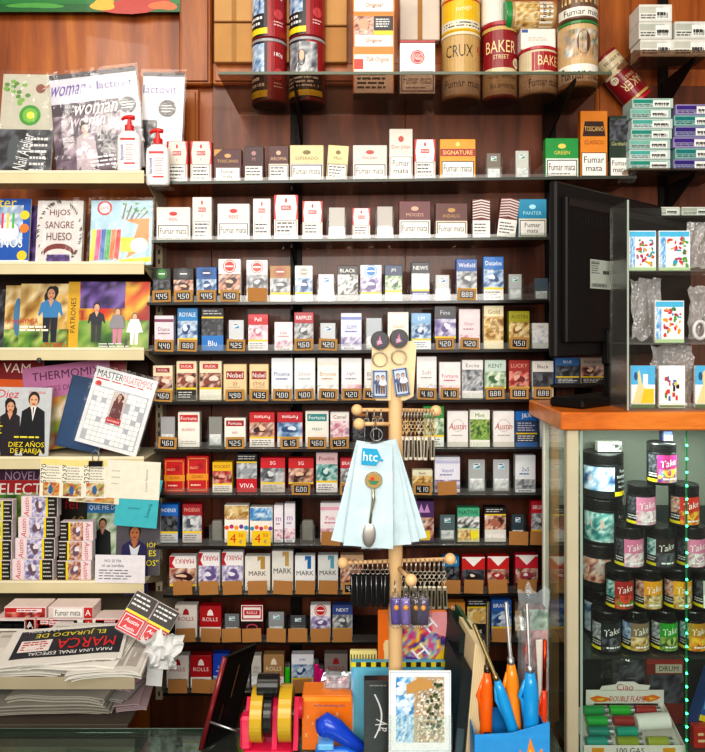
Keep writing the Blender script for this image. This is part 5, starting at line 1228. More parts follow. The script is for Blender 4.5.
def pareja(F):
    F.r(0, 0, 1, 1, '#c4c8cc'); F.t('Diez', .25, .9, .12, '#d02028', .7, sh=.2); F.t('minutos', .75, .93, .05, '#d02028', .4)
    F.fig(.3, .0, .86, top='#282028', skin='#d8a080', hair='#241410', long=True); F.fig(.7, .0, .98, top='#14161c', skin='#e0ac88', hair='#2c1c14'); F.poly([(.66, .72), (.7, .5), (.75, .72)], '#f0f0f0'); F.poly([(.69, .71), (.7, .55), (.715, .71)], '#202028')
    F.t('DIEZ AÑOS', .62, .17, .09, '#f8e020', .64); F.t('DE PAREJA', .62, .06, .09, '#f8e020', .64); F.lines(.4, .24, .9, .3, 1, '#f0e040'); F.lines(.02, .3, .2, .5, 4, '#f0e040')
mag(19, 58, 68, z, 1.63, 1, 'celebrity magazine with dark haired woman and man in black suit', pareja)
mag(76, 44, 72, z, 1.655, 12, 'dark blue hardback leaning behind the crossword magazine', lambda F: (F.r(0, 0, 1, 1, '#26466c'), F.ph(.04, .03, 1, .98, 'blue', 6), F.r(.04, .03, 1, .98, '#2c4c74')), name='book', cat='book', base='#26466c', th=.01)
def mast(F):
    F.r(0, 0, 1, 1, '#eef0f2'); F.t('MASTER', .25, .92, .09, '#30343c', .42); F.t('PASATIEMPOS', .7, .92, .09, '#c42830', .48); F.lines(.04, .83, .96, .87, 1, '#c42830'); F.c(.1, .78, .05, '#d03030')
    n = 11; F.r(.06, .05, .94, .76, '#b8bcc4'); 
    for i in range(n):
        for j in range(n):
            if random.random() < .88: F.r(.07 + .86 * i / n, .06 + .69 * j / n, .068 + .86 * (i + 1) / n - .004, .058 + .69 * (j + 1) / n - .004, '#f4f4f4'); F.k -= .92
    F.k += 1; F.r(.38, .36, .62, .74, '#d4c8c4'); F.fig(.5, .38, .36, top='#6c2c30', skin='#d8a088', hair='#3c2018', long=True); F.r(.38, .33, .62, .4, '#c82830'); F.t('¡ENHORABUENA!', .5, .36, .03, '#fff', .2)
mag(105, 64, 78, z, 1.615, 15, 'white crossword magazine tilted right with small woman photo', mast, film=True, th=.008)
z = RZ[4] + .001
mag(18, 50, 98, z, 1.70, 0, 'purple novella behind red titled magazine, fifth rack shelf', lambda F: (F.r(0, 0, 1, 1, '#4c2848'), F.t('NOVELA', .55, .92, .09, '#c8a8c8', .8), F.lines(.1, .84, .9, .88, 1, '#b88')))
mag(22, 76, 88, z, 1.685, 0, 'red titled magazine with green cover behind the pack stacks', lambda F: (F.ph(0, 0, 1, .9, 'leaf', 8), F.r(0, .86, 1, 1, '#b01c24'), F.t('SELECTA', .45, .9, .13, '#f4f0ec', .8)))
mag(72, 36, 76, z, 1.68, 0, 'black magazine with red letters and gold 40', lambda F: (F.r(0, 0, 1, 1, '#1c1818'), F.t('fel', .4, .86, .14, '#b01c20', .6), F.t('40', .55, .62, .16, '#8c7430', .6, sh=.2), F.lines(.1, .3, .9, .5, 3, '#544')))
def qme(F): F.r(0, 0, 1, 1, '#30383c'); F.r(0, .8, 1, .95, '#2878b8'); F.t('QUE ME DE', .5, .87, .07, '#f4f4f8', .9); F.ph(0, .0, 1, .8, 'green', 6); F.fig(.5, .1, .66, top='#202428', skin='#c89078', hair='#3c2c20')
mag(101, 32, 72, z, 1.67, 0, 'magazine with blue banner and small man in black', qme)
zlo = WZ(600, 1.62)
def portr(F):
    F.r(0, 0, 1, 1, '#58545c'); F.fig(.42, -.27, 1.02, top='#2c2858', skin='#c07848', hair='#2c1c14'); F.poly([(.3, .42), (.42, .08), (.55, .42), (.42, .36)], '#dce0e8'); F.t('IÓN', .84, .42, .08, '#f8e818', .3); F.t('ES', .84, .3, .08, '#f8e818', .3); F.t('OS"', .84, .17, .08, '#f8e818', .3)
mag(137, 44, 72, RZ[4] + .001, 1.645, 0, 'magazine with smiling man in purple blue jacket, yellow headline', portr)
# cigarette packs lying on their sides in columns
def sidepack(px0, px1, z0, hpx, d, label, cols, flip=False, roll=0):
    a, b = WX(px0, d), WX(px1, d); h = S(hpx, d); y = WY(d); m = M(); m.T = about(((a + b) / 2, y, z0), 'Y', R(roll))
    m.box(a, b, y, y + .022, z0 + .0003, z0 + h - .0004, '#e8dce0', 'print', .001); F = flat(m, a, b, z0, z0 + h, y)
    g = (lambda u: 1 - u) if flip else (lambda u: u)
    def r(u0, u1, c): F.r(min(g(u0), g(u1)), .03, max(g(u0), g(u1)), .97, c)
    r(.01, .3, '#ecd8dc'); F.t('Austin', g(.15), .5, .24, '#c02838', 1.2, rot=90 if not flip else -90, sh=.2)
    u0, u1 = sorted((g(.3), g(.68))); F.ph(u0, .03, u1, .97, cols, 6); F.blob((u0 + u1) / 2, .5, .1, .25, '#705868'); F.blob((u0 + u1) / 2 + .04, .6, .06, .15, '#e8e0e8'); r(.68, .74, '#f0d820'); r(.74, .99, '#28241c'); F.lines(min(g(.76), g(.97)), .1, max(g(.76), g(.97)), .9, 4, '#ccc', .3)
    m.build('cigarette_pack', label=label, cat='cigarette pack', group='packs piled on the magazine rack')
pos4 = ['bottom', 'second from bottom', 'third from bottom', 'topmost']
for k in range(4): sidepack(12 + k * 3, 53 + k * 1.5, z + k * S(21, 1.615), 21, 1.615, 'sideways red script pack, %s in the middle pile of four' % pos4[k], 'lilac')
for k in range(4): sidepack(-24 + k * .5, 11 + k * .5, z + k * S(20, 1.615), 20, 1.615, 'sideways black and yellow pack, %s in the far left pile' % pos4[k], 'blue', flip=False)
pos3 = ['bottom', 'middle', 'topmost']
for k in range(3): sidepack(57 + k * 1.5, 91 + k * 1, z + k * S(19.5, 1.615), 19.5, 1.615, 'sideways script pack, %s in the right pile of three' % pos3[k], 'flesh', flip=True)
# papers clipped to the shelf lips
def sheet(px0, px1, y0, y1, d, roll, label, base, art, name='paper', cat='paper', grp=None, bend=.0015, mat='print', th=.0006):
    a, b, z0, z1, y = WX(px0, d), WX(px1, d), WZ(y1, d), WZ(y0, d), WY(d)
    m = M(); m.T = about(((a + b) / 2, y, (z0 + z1) / 2), 'Y', R(roll)); m.box(a, b, y, y + th, z0, z1, base, mat, .0002); art(flat(m, a, b, z0, z1, y)); return m.build(name, label=label, cat=cat, group=grp)
def tick(num):
    def f(F):
        F.r(0, 0, 1, 1, '#f0ead8'); F.r(.02, .82, .98, .98, '#f0dc90'); F.t(num, .16, .6, .14, '#50504c', 1.6, rot=90); F.lines(.3, .45, .95, .8, 5, '#a8a49c'); F.ph(.15, .04, .9, .38, 'food', 6); F.e(.5, .2, .1, .12, '#406898'); F.lines(.3, .4, .9, .43, 1, '#888')
    return f
sheet(106, 160, 461, 499, 1.5975, 3, 'blank cream ticket back, right of the three numbered tickets', '#efe9d8', lambda F: (F.lines(.1, .3, .3, .8, 3, '#c8c0b0', .2), F.t('Lotería Nacional', .75, .5, .06, '#888', 1, rot=90)), 'lottery_ticket', 'ticket', 'lottery tickets')
sheet(83, 107, 459, 498, 1.5965, 2, 'numbered lottery ticket under the black binder clip', '#f0ead8', tick('32525'), 'lottery_ticket', 'ticket', 'lottery tickets')
sheet(60, 84, 459, 498, 1.5955, 2, 'numbered lottery ticket in the middle of the three', '#f0ead8', tick('32539'), 'lottery_ticket', 'ticket', 'lottery tickets')
sheet(40, 62, 458, 497, 1.5945, 2, 'numbered lottery ticket at the left end of the row', '#f0ead8', tick('57370'), 'lottery_ticket', 'ticket', 'lottery tickets')
sheet(70, 120, 466, 503, 1.5982, 4, 'cream ticket peeping out beneath the numbered ones', '#e8e0c8', lambda F: F.ph(.05, .02, .9, .2, 'food', 6), 'lottery_ticket', 'ticket', 'lottery tickets')
sheet(115, 158, 492, 527, 1.5984, 5, 'turquoise card hanging below the tickets', '#48b8c4', lambda F: (F.lines(.3, .5, .6, .55, 2, '#2c6c78', .5), F.t('Lotería', .78, .5, .1, '#1c4c58', 1, rot=75)), 'card', 'card')
sheet(119, 160, 476, 508, 1.5986, 12, 'second turquoise card, mostly hidden behind the tickets', '#40b0c0', lambda F: None, 'card', 'card')
sheet(95, 145, 555, 583, 1.5975, 1, 'white typed notice card at the rack shelf edge', '#e8e4ea', lambda F: (F.t('NO SE FÍA', .36, .8, .12, '#303040', .6), F.t('ni se cambia', .36, .62, .11, '#303040', .55), F.lines(.08, .1, .8, .5, 4, '#70707c', .35)), 'notice_card', 'card')
t = thing('binder_clip', 'black binder clip holding the lottery tickets', 'clip', pxy(96, 464, 1.594))
m = M(); x, y, zc_ = pxy(96, 461, 1.594); m.extrude([(y - .004, zc_ - .012), (y - .004, zc_), (y + .022, zc_ + .0), (y + .022, zc_ - .003), (y - .002, zc_ - .001), (y - .0025, zc_ - .012)], 'yz', x - .016, x + .016, '#1a1a1c', 'dark_plastic'); m.build('clip_body', t)
m = M(); m.tube([(x - .006, y - .004, zc_ - .001), (x - .008, y - .003, zc_ + .02), (x, y - .003, zc_ + .026), (x + .008, y - .003, zc_ + .02), (x + .006, y - .004, zc_ - .001)], .0009, '#b8b8bc', 'metal', 6); m.build('wire_handle', t)
def hookclip(px, py, label):
    m = M(); m.ball(tuple(pxy(px, py, 1.597)), (.006, .004, .006), '#3c4046', 'plastic'); m.tube([pxy(px, py + 1, 1.594), pxy(px + 1, py + 5, 1.594)], .0012, '#555', 'metal', 6); m.build('shelf_stud', label=label, cat='stud')
hookclip(39, 360, 'small black stud on the third rack shelf lip')

# green poster along the top
def ban(F):
    F.r(0, 0, 1, 1, '#1c7834'); F.ph(0, .3, .65, 1, 'green', 9, fr=6); F.ph(.45, .3, 1, 1, 'fire', 9, fr=5); F.e(.5, .6, .2, .3, '#9cc050'); F.r(0, 0, 1, .16, '#146028'); F.blob(.8, .12, .16, .14, '#b83020'); F.blob(.68, .14, .06, .1, '#e8b030'); F.blob(.93, .12, .05, .1, '#d86830'); F.blob(.4, .12, .1, .06, '#4c9c40')
m = M(); a, b = WX(-60, 1.79), WX(180, 1.79); m.box(a, b, WY(1.79), WY(1.792), WZ(12, 1.79), WZ(-40, 1.79), '#1c7834', 'print', .0004); ban(flat(m, a, b, WZ(12, 1.79), WZ(-40, 1.79), WY(1.79))); m.build('poster', label='green poster strip with yellow red print along the top left', cat='poster')

# ------------------------------------------------------------------ newspaper shelf
z6 = .92
m = M(); a, b = WX(-130, 1.33), WX(135, 1.33); m.box(a, b, WY(1.33), WY(1.775), z6 - .005, z6, '#8a8070', 'cream_paint', .001)
m.box(a, b, WY(1.33) - .002, WY(1.33), z6 - .022, z6 + .002, '#a89c84', 'cream_paint', .0006)
m.build('newspaper_shelf', label='beige metal shelf under the upper newspaper pile', cat='shelf', group='newspaper shelves')
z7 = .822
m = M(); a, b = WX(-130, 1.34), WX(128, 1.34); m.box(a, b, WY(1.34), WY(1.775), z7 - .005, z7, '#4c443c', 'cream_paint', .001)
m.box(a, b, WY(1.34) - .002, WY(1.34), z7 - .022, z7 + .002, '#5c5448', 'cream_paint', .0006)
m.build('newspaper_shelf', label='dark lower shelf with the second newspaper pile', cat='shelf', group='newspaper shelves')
def news(px0, px1, d0, d1, z0, n, label, art=None, yaw=0, slope=0, seed=0, droop=0, col='#cac6bc', th=.0022, wav=.002):
    a, b = WX(px0, d0), WX(px1, d0); y0, y1 = WY(d0), WY(d1); NX, NY = 14, 6
    m = M(); m.T = about(((a + b) / 2, (y0 + y1) / 2, z0), 'Z', R(yaw))
    def Z(u, v): return z0 + wav * (1 + noise.noise(Vector((u * 3 + seed, v * 2, seed)))) - droop * max(0, abs(u - .5) - .25) ** 2 * 8 * (1 - v) + slope * v
    for s_ in range(n):
        o0 = random.uniform(-.006, .006) - .001 * s_; o1 = random.uniform(-.006, .006); oy = random.uniform(-.006, .004)
        zt_ = s_ * th
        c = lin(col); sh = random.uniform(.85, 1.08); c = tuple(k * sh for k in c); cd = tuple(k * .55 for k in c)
        def Q(u, v, dz): return Vector((a + o0 + (b - a + o1) * u, y0 + oy + (y1 - y0) * v, Z(u, v) + zt_ + dz + (1 - v) ** 3 * .002 * math.sin(s_ * 2.1)))
        V = {}
        for i in range(NX + 1):
            for j in range(NY + 1): V[i, j, 0] = Q(i / NX, j / NY, 0); V[i, j, 1] = Q(i / NX, j / NY, th * .8)
        for i in range(NX):
            for j in range(NY):
                m.poly([V[i, j, 1], V[i + 1, j, 1], V[i + 1, j + 1, 1], V[i, j + 1, 1]], c, 'matte', smooth=True)
                if s_ == 0: m.poly([V[i, j, 0], V[i, j + 1, 0], V[i + 1, j + 1, 0], V[i + 1, j, 0]], c, 'matte')
            m.poly([V[i, 0, 0], V[i + 1, 0, 0], V[i + 1, 0, 1], V[i, 0, 1]], c, 'matte')
        for j in range(NY):
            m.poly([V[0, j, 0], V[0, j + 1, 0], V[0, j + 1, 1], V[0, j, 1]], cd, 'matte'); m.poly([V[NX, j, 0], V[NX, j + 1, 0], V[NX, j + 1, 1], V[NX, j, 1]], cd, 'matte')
    if art:
        top = Q
        F = Face(m, lambda u, v, k: top(u, v, th * .8 + .0004 + k * .00015), b - a, y1 - y0, nu=14); art(F)
    return m.build('newspaper', label=label, cat='newspaper', group='folded newspapers')
def marca(F):
    F.k += 2
    # printed for the reader on the other side: upside down from here
    for q in range(6): F.r(.06, .13 + q * .13, .97, .13 + (q + 1) * .13, '#20242e'); F.k -= .92
    F.k += 1
    F.t('EL JURADO DE', .5, .78, .16, '#f0e030', .8, rot=180); F.t('LA RAZON', .25, .9, .07, '#e8e8e8', .3, rot=180)
    F.t('MARCA', .66, .46, .28, '#d82828', .5, rot=180); F.r(.1, .3, .36, .62, '#e8dcd8'); F.lines(.12, .34, .34, .6, 4, '#b02020', .5)
    F.t('PARA UNA FINAL ESPECIAL', .55, .22, .09, '#f0f0f0', .7, rot=180)
def textpage(F): 
    for q in range(5): F.r(.05 + q * .185, .1, .2 + q * .185, .9, '#b0aca4'); F.k -= .92
    F.k += 1; F.t('EL PAIS', .5, .8, .12, '#333', .4, rot=180)
news(-40, 60, 1.335, 1.50, z6 + .001, 3, 'folded newspaper at the bottom of the upper pile, left', textpage, 3, .006, 1, .01, '#dcd8d0')
news(66, 136, 1.325, 1.50, z6 + .001, 5, 'folded newspaper at the right of the upper pile, bottom', textpage, 5, .004, 2, .012, '#dcd8d0')
news(20, 118, 1.335, 1.50, z6 + .0125, 3, 'folded newspaper second from top in the upper pile', textpage, -2, .012, 4, .008, '#e0dcd4')
news(-4, 110, 1.34, 1.46, z6 + .0195, 3, 'sports newspaper with navy front page lying upside down', marca, 10, .016, 3, .004, '#e8e4dc')
news(-70, 18, 1.32, 1.42, z6 + .009, 3, 'newspaper sheets fanned out at the lower left corner', None, 16, .0, 9, .012, '#e0dcd4')
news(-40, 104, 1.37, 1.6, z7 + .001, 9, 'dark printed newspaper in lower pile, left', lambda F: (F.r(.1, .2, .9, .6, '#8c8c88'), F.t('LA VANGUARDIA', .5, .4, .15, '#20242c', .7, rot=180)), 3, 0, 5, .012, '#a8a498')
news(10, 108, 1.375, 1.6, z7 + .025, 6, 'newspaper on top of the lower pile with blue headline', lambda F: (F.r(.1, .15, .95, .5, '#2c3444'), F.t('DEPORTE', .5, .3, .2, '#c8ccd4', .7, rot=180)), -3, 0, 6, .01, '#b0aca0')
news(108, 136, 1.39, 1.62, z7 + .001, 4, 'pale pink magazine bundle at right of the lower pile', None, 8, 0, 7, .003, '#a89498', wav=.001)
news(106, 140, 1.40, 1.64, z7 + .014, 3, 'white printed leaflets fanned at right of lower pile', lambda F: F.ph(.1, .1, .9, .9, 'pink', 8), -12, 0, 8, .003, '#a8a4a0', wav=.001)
# packs lying behind the newspapers
def lying(px0, px1, py0, py1, d, label, col, txtc, roll=0, dep=.05, kind=0):
    a, b, z0, z1, y = WX(px0, d), WX(px1, d), WZ(py1, d), WZ(py0, d), WY(d)
    m = M(); m.T = about(((a + b) / 2, y, z0), 'Y', R(roll)); m.box(a, b, y, y + dep, z0, z1, col, 'print', .0012); F = flat(m, a, b, z0, z1, y)
    if kind == 0: F.r(.12, .12, .76, .88, '#f4f0ea'); F.t('Fumar mata', .44, .5, .5, '#202020', .56); F.r(.8, .04, .99, .96, '#c83030'); F.t('A', .89, .5, .5, '#fff', .14)
    else: F.r(.02, .08, .98, .92, '#c02028'); F.ph(.04, .1, .96, .55, 'red', 7); F.r(.3, .55, .9, .85, '#f0d8d8'); F.lines(.32, .6, .88, .8, 1, '#a02028')
    return m.build('cigarette_pack', label=label, cat='cigarette pack', group='packs lying behind the newspapers')
dl_ = 1.53
rowz = [(-6, 34, 0), (36, 51, 1), (52, 94, 0), (95, 128, 1)]
for k, (a_, b_, kd) in enumerate([(-6, 35, 0), (37, 78, 1), (80, 124, 0)]): lying(a_, b_, 619.4, 631.6, dl_, 'white and red pack lying flat, lowest layer, %s' % ('left', 'middle', 'right')[k], '#e8e0d8', '', kind=kd)
for k, (a_, b_, kd) in enumerate([(-6, 34, 0), (36, 50, 1), (52, 93, 0), (95, 126, 1)]): lying(a_, b_, 618.8, 630, dl_, ('white warning pack lying at far left of the bottom layer', 'short red pack end between the two white warning packs', 'white warning pack lying under the other one, middle', 'red pack lying flat right of the two stacked white packs')[k], '#e4d0cc', '', kind=kd)
for k, (a_, b_, kd) in enumerate([(4, 46, 1), (48, 93, 0)]): lying(a_, b_, 607, 618.4, dl_, ('red patterned pack lying flat on the top layer, left', 'white warning pack lying flat on the top layer, right')[k], '#e4d0cc', '', kind=kd)
def aus(px, py, label, roll, d):
    c = pxy(px, py, d); m = M(); m.T = Matrix.Translation(c) @ Matrix.Rotation(R(roll), 4, 'Y') @ Matrix.Rotation(R(-35), 4, 'X')
    m.box(-.026, .026, 0, .022, -.042, .042, '#d8c8c8', 'print', .001); F = flat(m, -.026, .026, -.042, .042, 0)
    F.r(.02, .5, .98, .98, '#2c2824'); F.lines(.08, .62, .92, .94, 3, '#ddd'); F.r(.02, .46, .98, .52, '#f0d820'); F.r(.02, .02, .98, .46, '#c82830'); F.frame(.08, .06, .92, .42, .03, '#f4e8e8'); F.t('Austin', .5, .3, .1, '#fff', .7, sh=.2); F.t('Austin', .5, .14, .08, '#fff', .7, sh=.2)
    return m.build('cigarette_pack', label=label, cat='cigarette pack', group='tilted red script packs')
aus(137, 614, 'tilted red and black pack, left of the tilted pair', 28, 1.43); aus(159, 626, 'tilted red and black pack, right of the tilted pair', 28, 1.43)
crumple('tissue_paper', 'crumpled white paper hanging by the newspapers', pxy(163, 652, 1.38), .075, .07, 'matte', 5, 10, dep=.03, cat='paper', col='#dcdcdc', shape=lambda u, v, px, pz: (px * (1 - (v < 0) * .3), pz))
sheet(147, 163, 655, 686, 1.40, 5, 'white paper strip hanging off the newspaper shelf', '#dedede', lambda F: None, 'paper_strip', 'paper')

# ------------------------------------------------------------------ glass counter
zc = .85
ct = thing('glass_counter', 'glass topped shop counter in the foreground', 'counter', (0, -1.0, .0))
a, b = -1.6, WX(551, 1.28)
m = M(); m.box(a, b, WY(.75), WY(1.28), zc - .008, zc, '#fff', 'green_glass', .0008); m.build('glass_top', ct)
m = M(); m.box(a, b, WY(1.28), WY(1.28) + .002, zc - .009, zc, '#54685c', 'plastic', .0005); m.build('glass_edge', ct)
m = M(); m.box(a, b, WY(.78), WY(1.27), zc - .14, zc - .13, '#5c6660', 'matte', .001); m.build('inner_shelf', ct)
m = M(); m.box(a, b, WY(.78), WY(1.27), 0, .55, '#2c2a28', 'matte', .002)
for q in (a, b - .02): m.box(q, q + .02, WY(.78), WY(1.27), .551, zc - .0085, '#2c2a28', 'matte', .001)
m.build('cabinet_body', ct)
m = M(); m.box(WX(18, 1.27), WX(160, 1.27), WY(1.27) - .002, WY(1.27), zc - .05, zc - .012, '#3c4640', 'matte', .0005); m.build('back_rail', ct)
for k, (p0, p1, c) in enumerate(((60, 100, '#d8d4cc'), (105, 150, '#b03028'), (10, 50, '#c8c0b8'))):
    m = M(); xa, xb = WX(p0, 1.25), WX(p1, 1.25); m.box(xa, xb, WY(1.24), WY(1.20), zc - .1295, zc - .11 + .004 * k, c, 'print', .001)
    F = flat(m, xa, xb, zc - .1295, zc - .11 + .004 * k, WY(1.24) - .04); m.build('cigarette_pack', label='%s pack dimly seen under the counter glass' % ('white', 'red', 'pale beige')[k], cat='cigarette pack', group='packs under the counter glass')

# ------------------------------------------------------------------ tilted black screen
t = thing('card_reader_screen', 'tilted black flat screen with dark red edge on the counter', 'screen', pxy(215, 748, 1.22))
P0, P1, P2, P3 = pxy(202, 750, 1.215), pxy(226, 658, 1.225), pxy(257, 644, 1.30), pxy(233, 738, 1.27)
nn = (P3 - P0).cross(P1 - P0).normalized()
if nn.y > 0: nn = -nn
m = M(); th = nn * -.006; vs = [P0, P3, P2, P1] + [p + th for p in (P0, P3, P2, P1)]
m.faces(vs, [(0, 1, 2, 3), (7, 6, 5, 4), (1, 5, 6, 2), (2, 6, 7, 3), (0, 4, 5, 1)], '#100e0e', 'dark_plastic'); m.build('panel', t)
m = M(); m.tube([P0 - nn * .003, P1 - nn * .003], .0048, '#7c1c24', 'plastic', 10); m.build('red_edge', t)
def L4(u, v): return (P0 * (1 - u) + P3 * u) * (1 - v) + (P1 * (1 - u) + P2 * u) * v
m = M(); F = Face(m, lambda u, v, k: L4(u, v) + nn * (.0004 + k * .0002), .06, .16); F.r(.1, .06, .95, .94, '#0c0b0c'); F.r(.5, .5, .54, .85, '#6c4c30'); F.r(.3, .2, .33, .45, '#4c3828'); m.build('screen_face', t)
m = M(); m.tube([pxy(210, 722, 1.2), pxy(228, 728, 1.195), pxy(243, 733, 1.2)], .0022, '#c0c0c4', 'metal', 8); m.build('metal_rod', t)

# tape dispenser
dd = 1.21
def X(p): return WX(p, dd)
t = thing('tape_dispenser', 'pink double tape dispenser with yellow tape rolls', 'dispenser', (X(270), WY(dd), zc))
PK = '#e02858'
m = M(); m.box(X(246), X(294), WY(1.17), WY(1.26), zc + .0003, zc + .022, PK, 'plastic', .004)
m.box(X(243), X(254), WY(1.175), WY(1.20), zc + .0225, zc + .08, PK, 'plastic', .004); m.build('base', t)
for x0_, x1_ in ((247, 251.5), (273.5, 278.5), (294.5, 299)):
    m = M(); m.extrude([(WY(1.18), zc + .02), (WY(1.245), zc + .02), (WY(1.235), zc + .08), (WY(1.215), zc + .095), (WY(1.2), zc + .085)], 'yz', X(x0_), X(x1_), PK, 'plastic'); m.build('support', t)
def troll(x0_, x1_, R0, R1, col, zc_, name):
    c = (0, WY(dd), zc_); a, b = X(x0_), X(x1_)
    m = M(); m.lathe([(R1, a), (R0 - .001, a), (R0, a + .0008), (R0, b - .0008), (R0 - .001, b), (R1, b), (R1, a)], (0, c[1], c[2]), col, 'plastic', 40, axis='x'); return m.build(name, t)
zr_ = zc + .068
troll(252.5, 264.5, .045, .02, '#cca628', zr_, 'tape_roll'); troll(265, 273, .036, .012, '#18181a', zr_, 'tape_roll'); troll(280, 293, .046, .02, '#cca628', zr_ + .002, 'tape_roll')
m = M(); m.lathe([(0, X(244)), (.012, X(244)), (.012, X(300)), (0, X(300))], (0, WY(dd), zr_), '#2c2024', 'plastic', 20, axis='x'); m.build('axle', t)
m = M(); m.lathe([(0, X(299.2)), (.018, X(299.2)), (.016, X(303)), (0, X(303))], (0, WY(dd), zr_ + .01), '#c82040', 'plastic', 20, axis='x'); m.build('knob', t)
troll(258, 279, .02, .005, '#101012', zr_ + .05, 'core')

# orange box
def snow(F):
    F.r(0, 0, 1, 1, '#f07c18'); F.r(.03, .9, .97, .98, '#f8a030'); F.t('www.smoking.com', .55, .82, .07, '#204890', .7)
    for q in range(12):
        u, v, s_ = random.uniform(.05, .95), random.uniform(.05, .75), random.uniform(.02, .05)
        for a in range(3):
            an = math.pi * a / 3; F.poly([(u - s_ * math.cos(an), v - s_ * math.sin(an)), (u - s_ * math.cos(an) + .012, v - s_ * math.sin(an)), (u + s_ * math.cos(an) + .012, v + s_ * math.sin(an)), (u + s_ * math.cos(an), v + s_ * math.sin(an))], '#f8d8a0'); F.k -= .92
    F.k += 1
def cbox(px0, px1, py0, d, dep, col, art, label, name='box', cat='box', z0=None, mat='print', T_=None, grp=None):
    a, b, y = WX(px0, d), WX(px1, d), WY(d); z0 = zc + .0004 if z0 is None else z0; z1 = WZ(py0, d)
    m = M(); 
    if T_: m.T = T_
    m.box(a, b, y, y + dep, z0, z1, col, mat, .0015); art(flat(m, a, b, z0, z1, y)); return m.build(name, label=label, cat=cat, group=grp), z1
o, zo = cbox(302, 352, 696, 1.215, .05, '#f08420', snow, 'orange box with pale snowflakes, right of the tape dispenser', 'cardboard_box')
crumple('plastic_bag', 'small clear plastic bag with paper on the orange box', pxy(337, 684, 1.235), .05, .045, 'milky_film', 6, 9, cat='bag')
cbox(326, 350, 676, 1.24, .006, '#c8b8b4', lambda F: (F.ph(.05, .05, .95, .95, 'pink', 5), F.lines(.1, .6, .9, .9, 2, '#a06060')), 'small pink card standing in the clear bag', 'card', 'card', z0=zo + .0005)
# blue tape gun / stapler
t = thing('stapler', 'glossy blue rounded stapler in front of the orange box', 'stapler', (WX(338, 1.17), WY(1.17), zc))
BL = '#1848c8'
d_ = 1.17; 
m = M(); pa = [pxy(318, 727, d_), pxy(326, 724, d_), pxy(336, 729, d_), pxy(348, 739, d_), pxy(362, 748, d_)]; m.tube(pa, [.012, .019, .017, .013, .009], BL, 'plastic', 18); m.ball(tuple(pxy(325, 726, d_)), (.017, .018, .017), BL, 'plastic', 20); m.build('body', t)
m = M(); pa = [pxy(316, 748, d_), pxy(330, 752, d_), pxy(346, 752, d_), pxy(362, 755, d_)]; m.tube(pa, [.007, .01, .01, .007], '#2878e0', 'plastic', 14)
m.build('base', t)
m = M(); m.box(WX(318, d_), WX(334, d_), WY(d_) - .02, WY(d_) + .01, WZ(744, d_), WZ(738, d_), '#70b8f0', 'plastic', .002); m.build('staple_guide', t)
# striped matches box and boxes behind
def stripes(F):
    F.r(0, 0, 1, 1, '#e4d890')
    for q in range(9): F.r(.03 + q * .108, .04, .07 + q * .108, .96, '#4c4030'); F.k -= .92
    F.k += 1
zc_b, _ = cbox(350, 377, 651, 1.262, .01, '#e0d090', stripes, 'cream and dark striped booklet behind the blue box', 'booklet', 'booklet')
def bluebox(F):
    F.r(0, 0, 1, 1, '#58b8d8'); F.ph(0, .1, 1, .9, 'sky', 6); F.r(.03, .05, .97, .92, '#70c0dc')
    for q in range(10): F.r(q * .1, .94, q * .1 + .05, 1, '#e8d820'); F.k -= .92; F.r(q * .1 + .05, .94, q * .1 + .1, 1, '#302c28'); F.k -= .92
    F.k += 1
    for q in range(9): F.r(.08 + q * .1, .1, .082 + q * .1, .9, '#4898c0'); F.k -= .92
cbox(351, 451, 662, 1.235, .012, '#58b0d0', bluebox, 'light blue box with yellow and black striped top edge', 'box')
def ob(F):
    F.r(0, 0, 1, 1, '#f07820'); F.ph(.2, .0, 1, .98, 'candy', 14, fr=6); F.poly([(.75, 1), (1, 1), (1, .8), (.8, .84)], '#e8a0a8'); F.poly([(.4, .65), (1, .6), (1, .4), (.5, .45)], '#6c3c98'); F.blob(.16, .68, .1, .08, '#f8d8a0'); F.t('H', .62, .68, .12, '#f4f4f8', .2, rot=40); F.t('H', .75, .9, .1, '#f4f4f8', .2, rot=40); F.poly([(.7, .55), (1, .75), (1, .5)], '#f0c820'); F.r(0, .36, .9, .42, '#2848b0')
cbox(378, 447, 612, 1.25, .012, '#f08020', ob, 'orange and purple patterned box behind the wooden pole', 'box')
def dbx(F):
    F.r(0, 0, 1, 1, '#2c2c34')
    pts = [(.35 + .25 * math.sin(q * .35), .85 - q * .055) for q in range(10)]
    for p, q in zip(pts, pts[1:]): F.poly([p, q, (q[0] + .06, q[1]), (p[0] + .06, p[1])], '#e8e8ec'); F.k -= .92
    F.k += 1; F.t('aV', .62, .5, .14, '#e8e8ec', .4, rot=80); F.lines(.2, .93, .8, .97, 1, '#888')
cbox(364, 392, 681, 1.16, .02, '#24242a', dbx, 'black box with white curved line, left of the postcard', 'box')

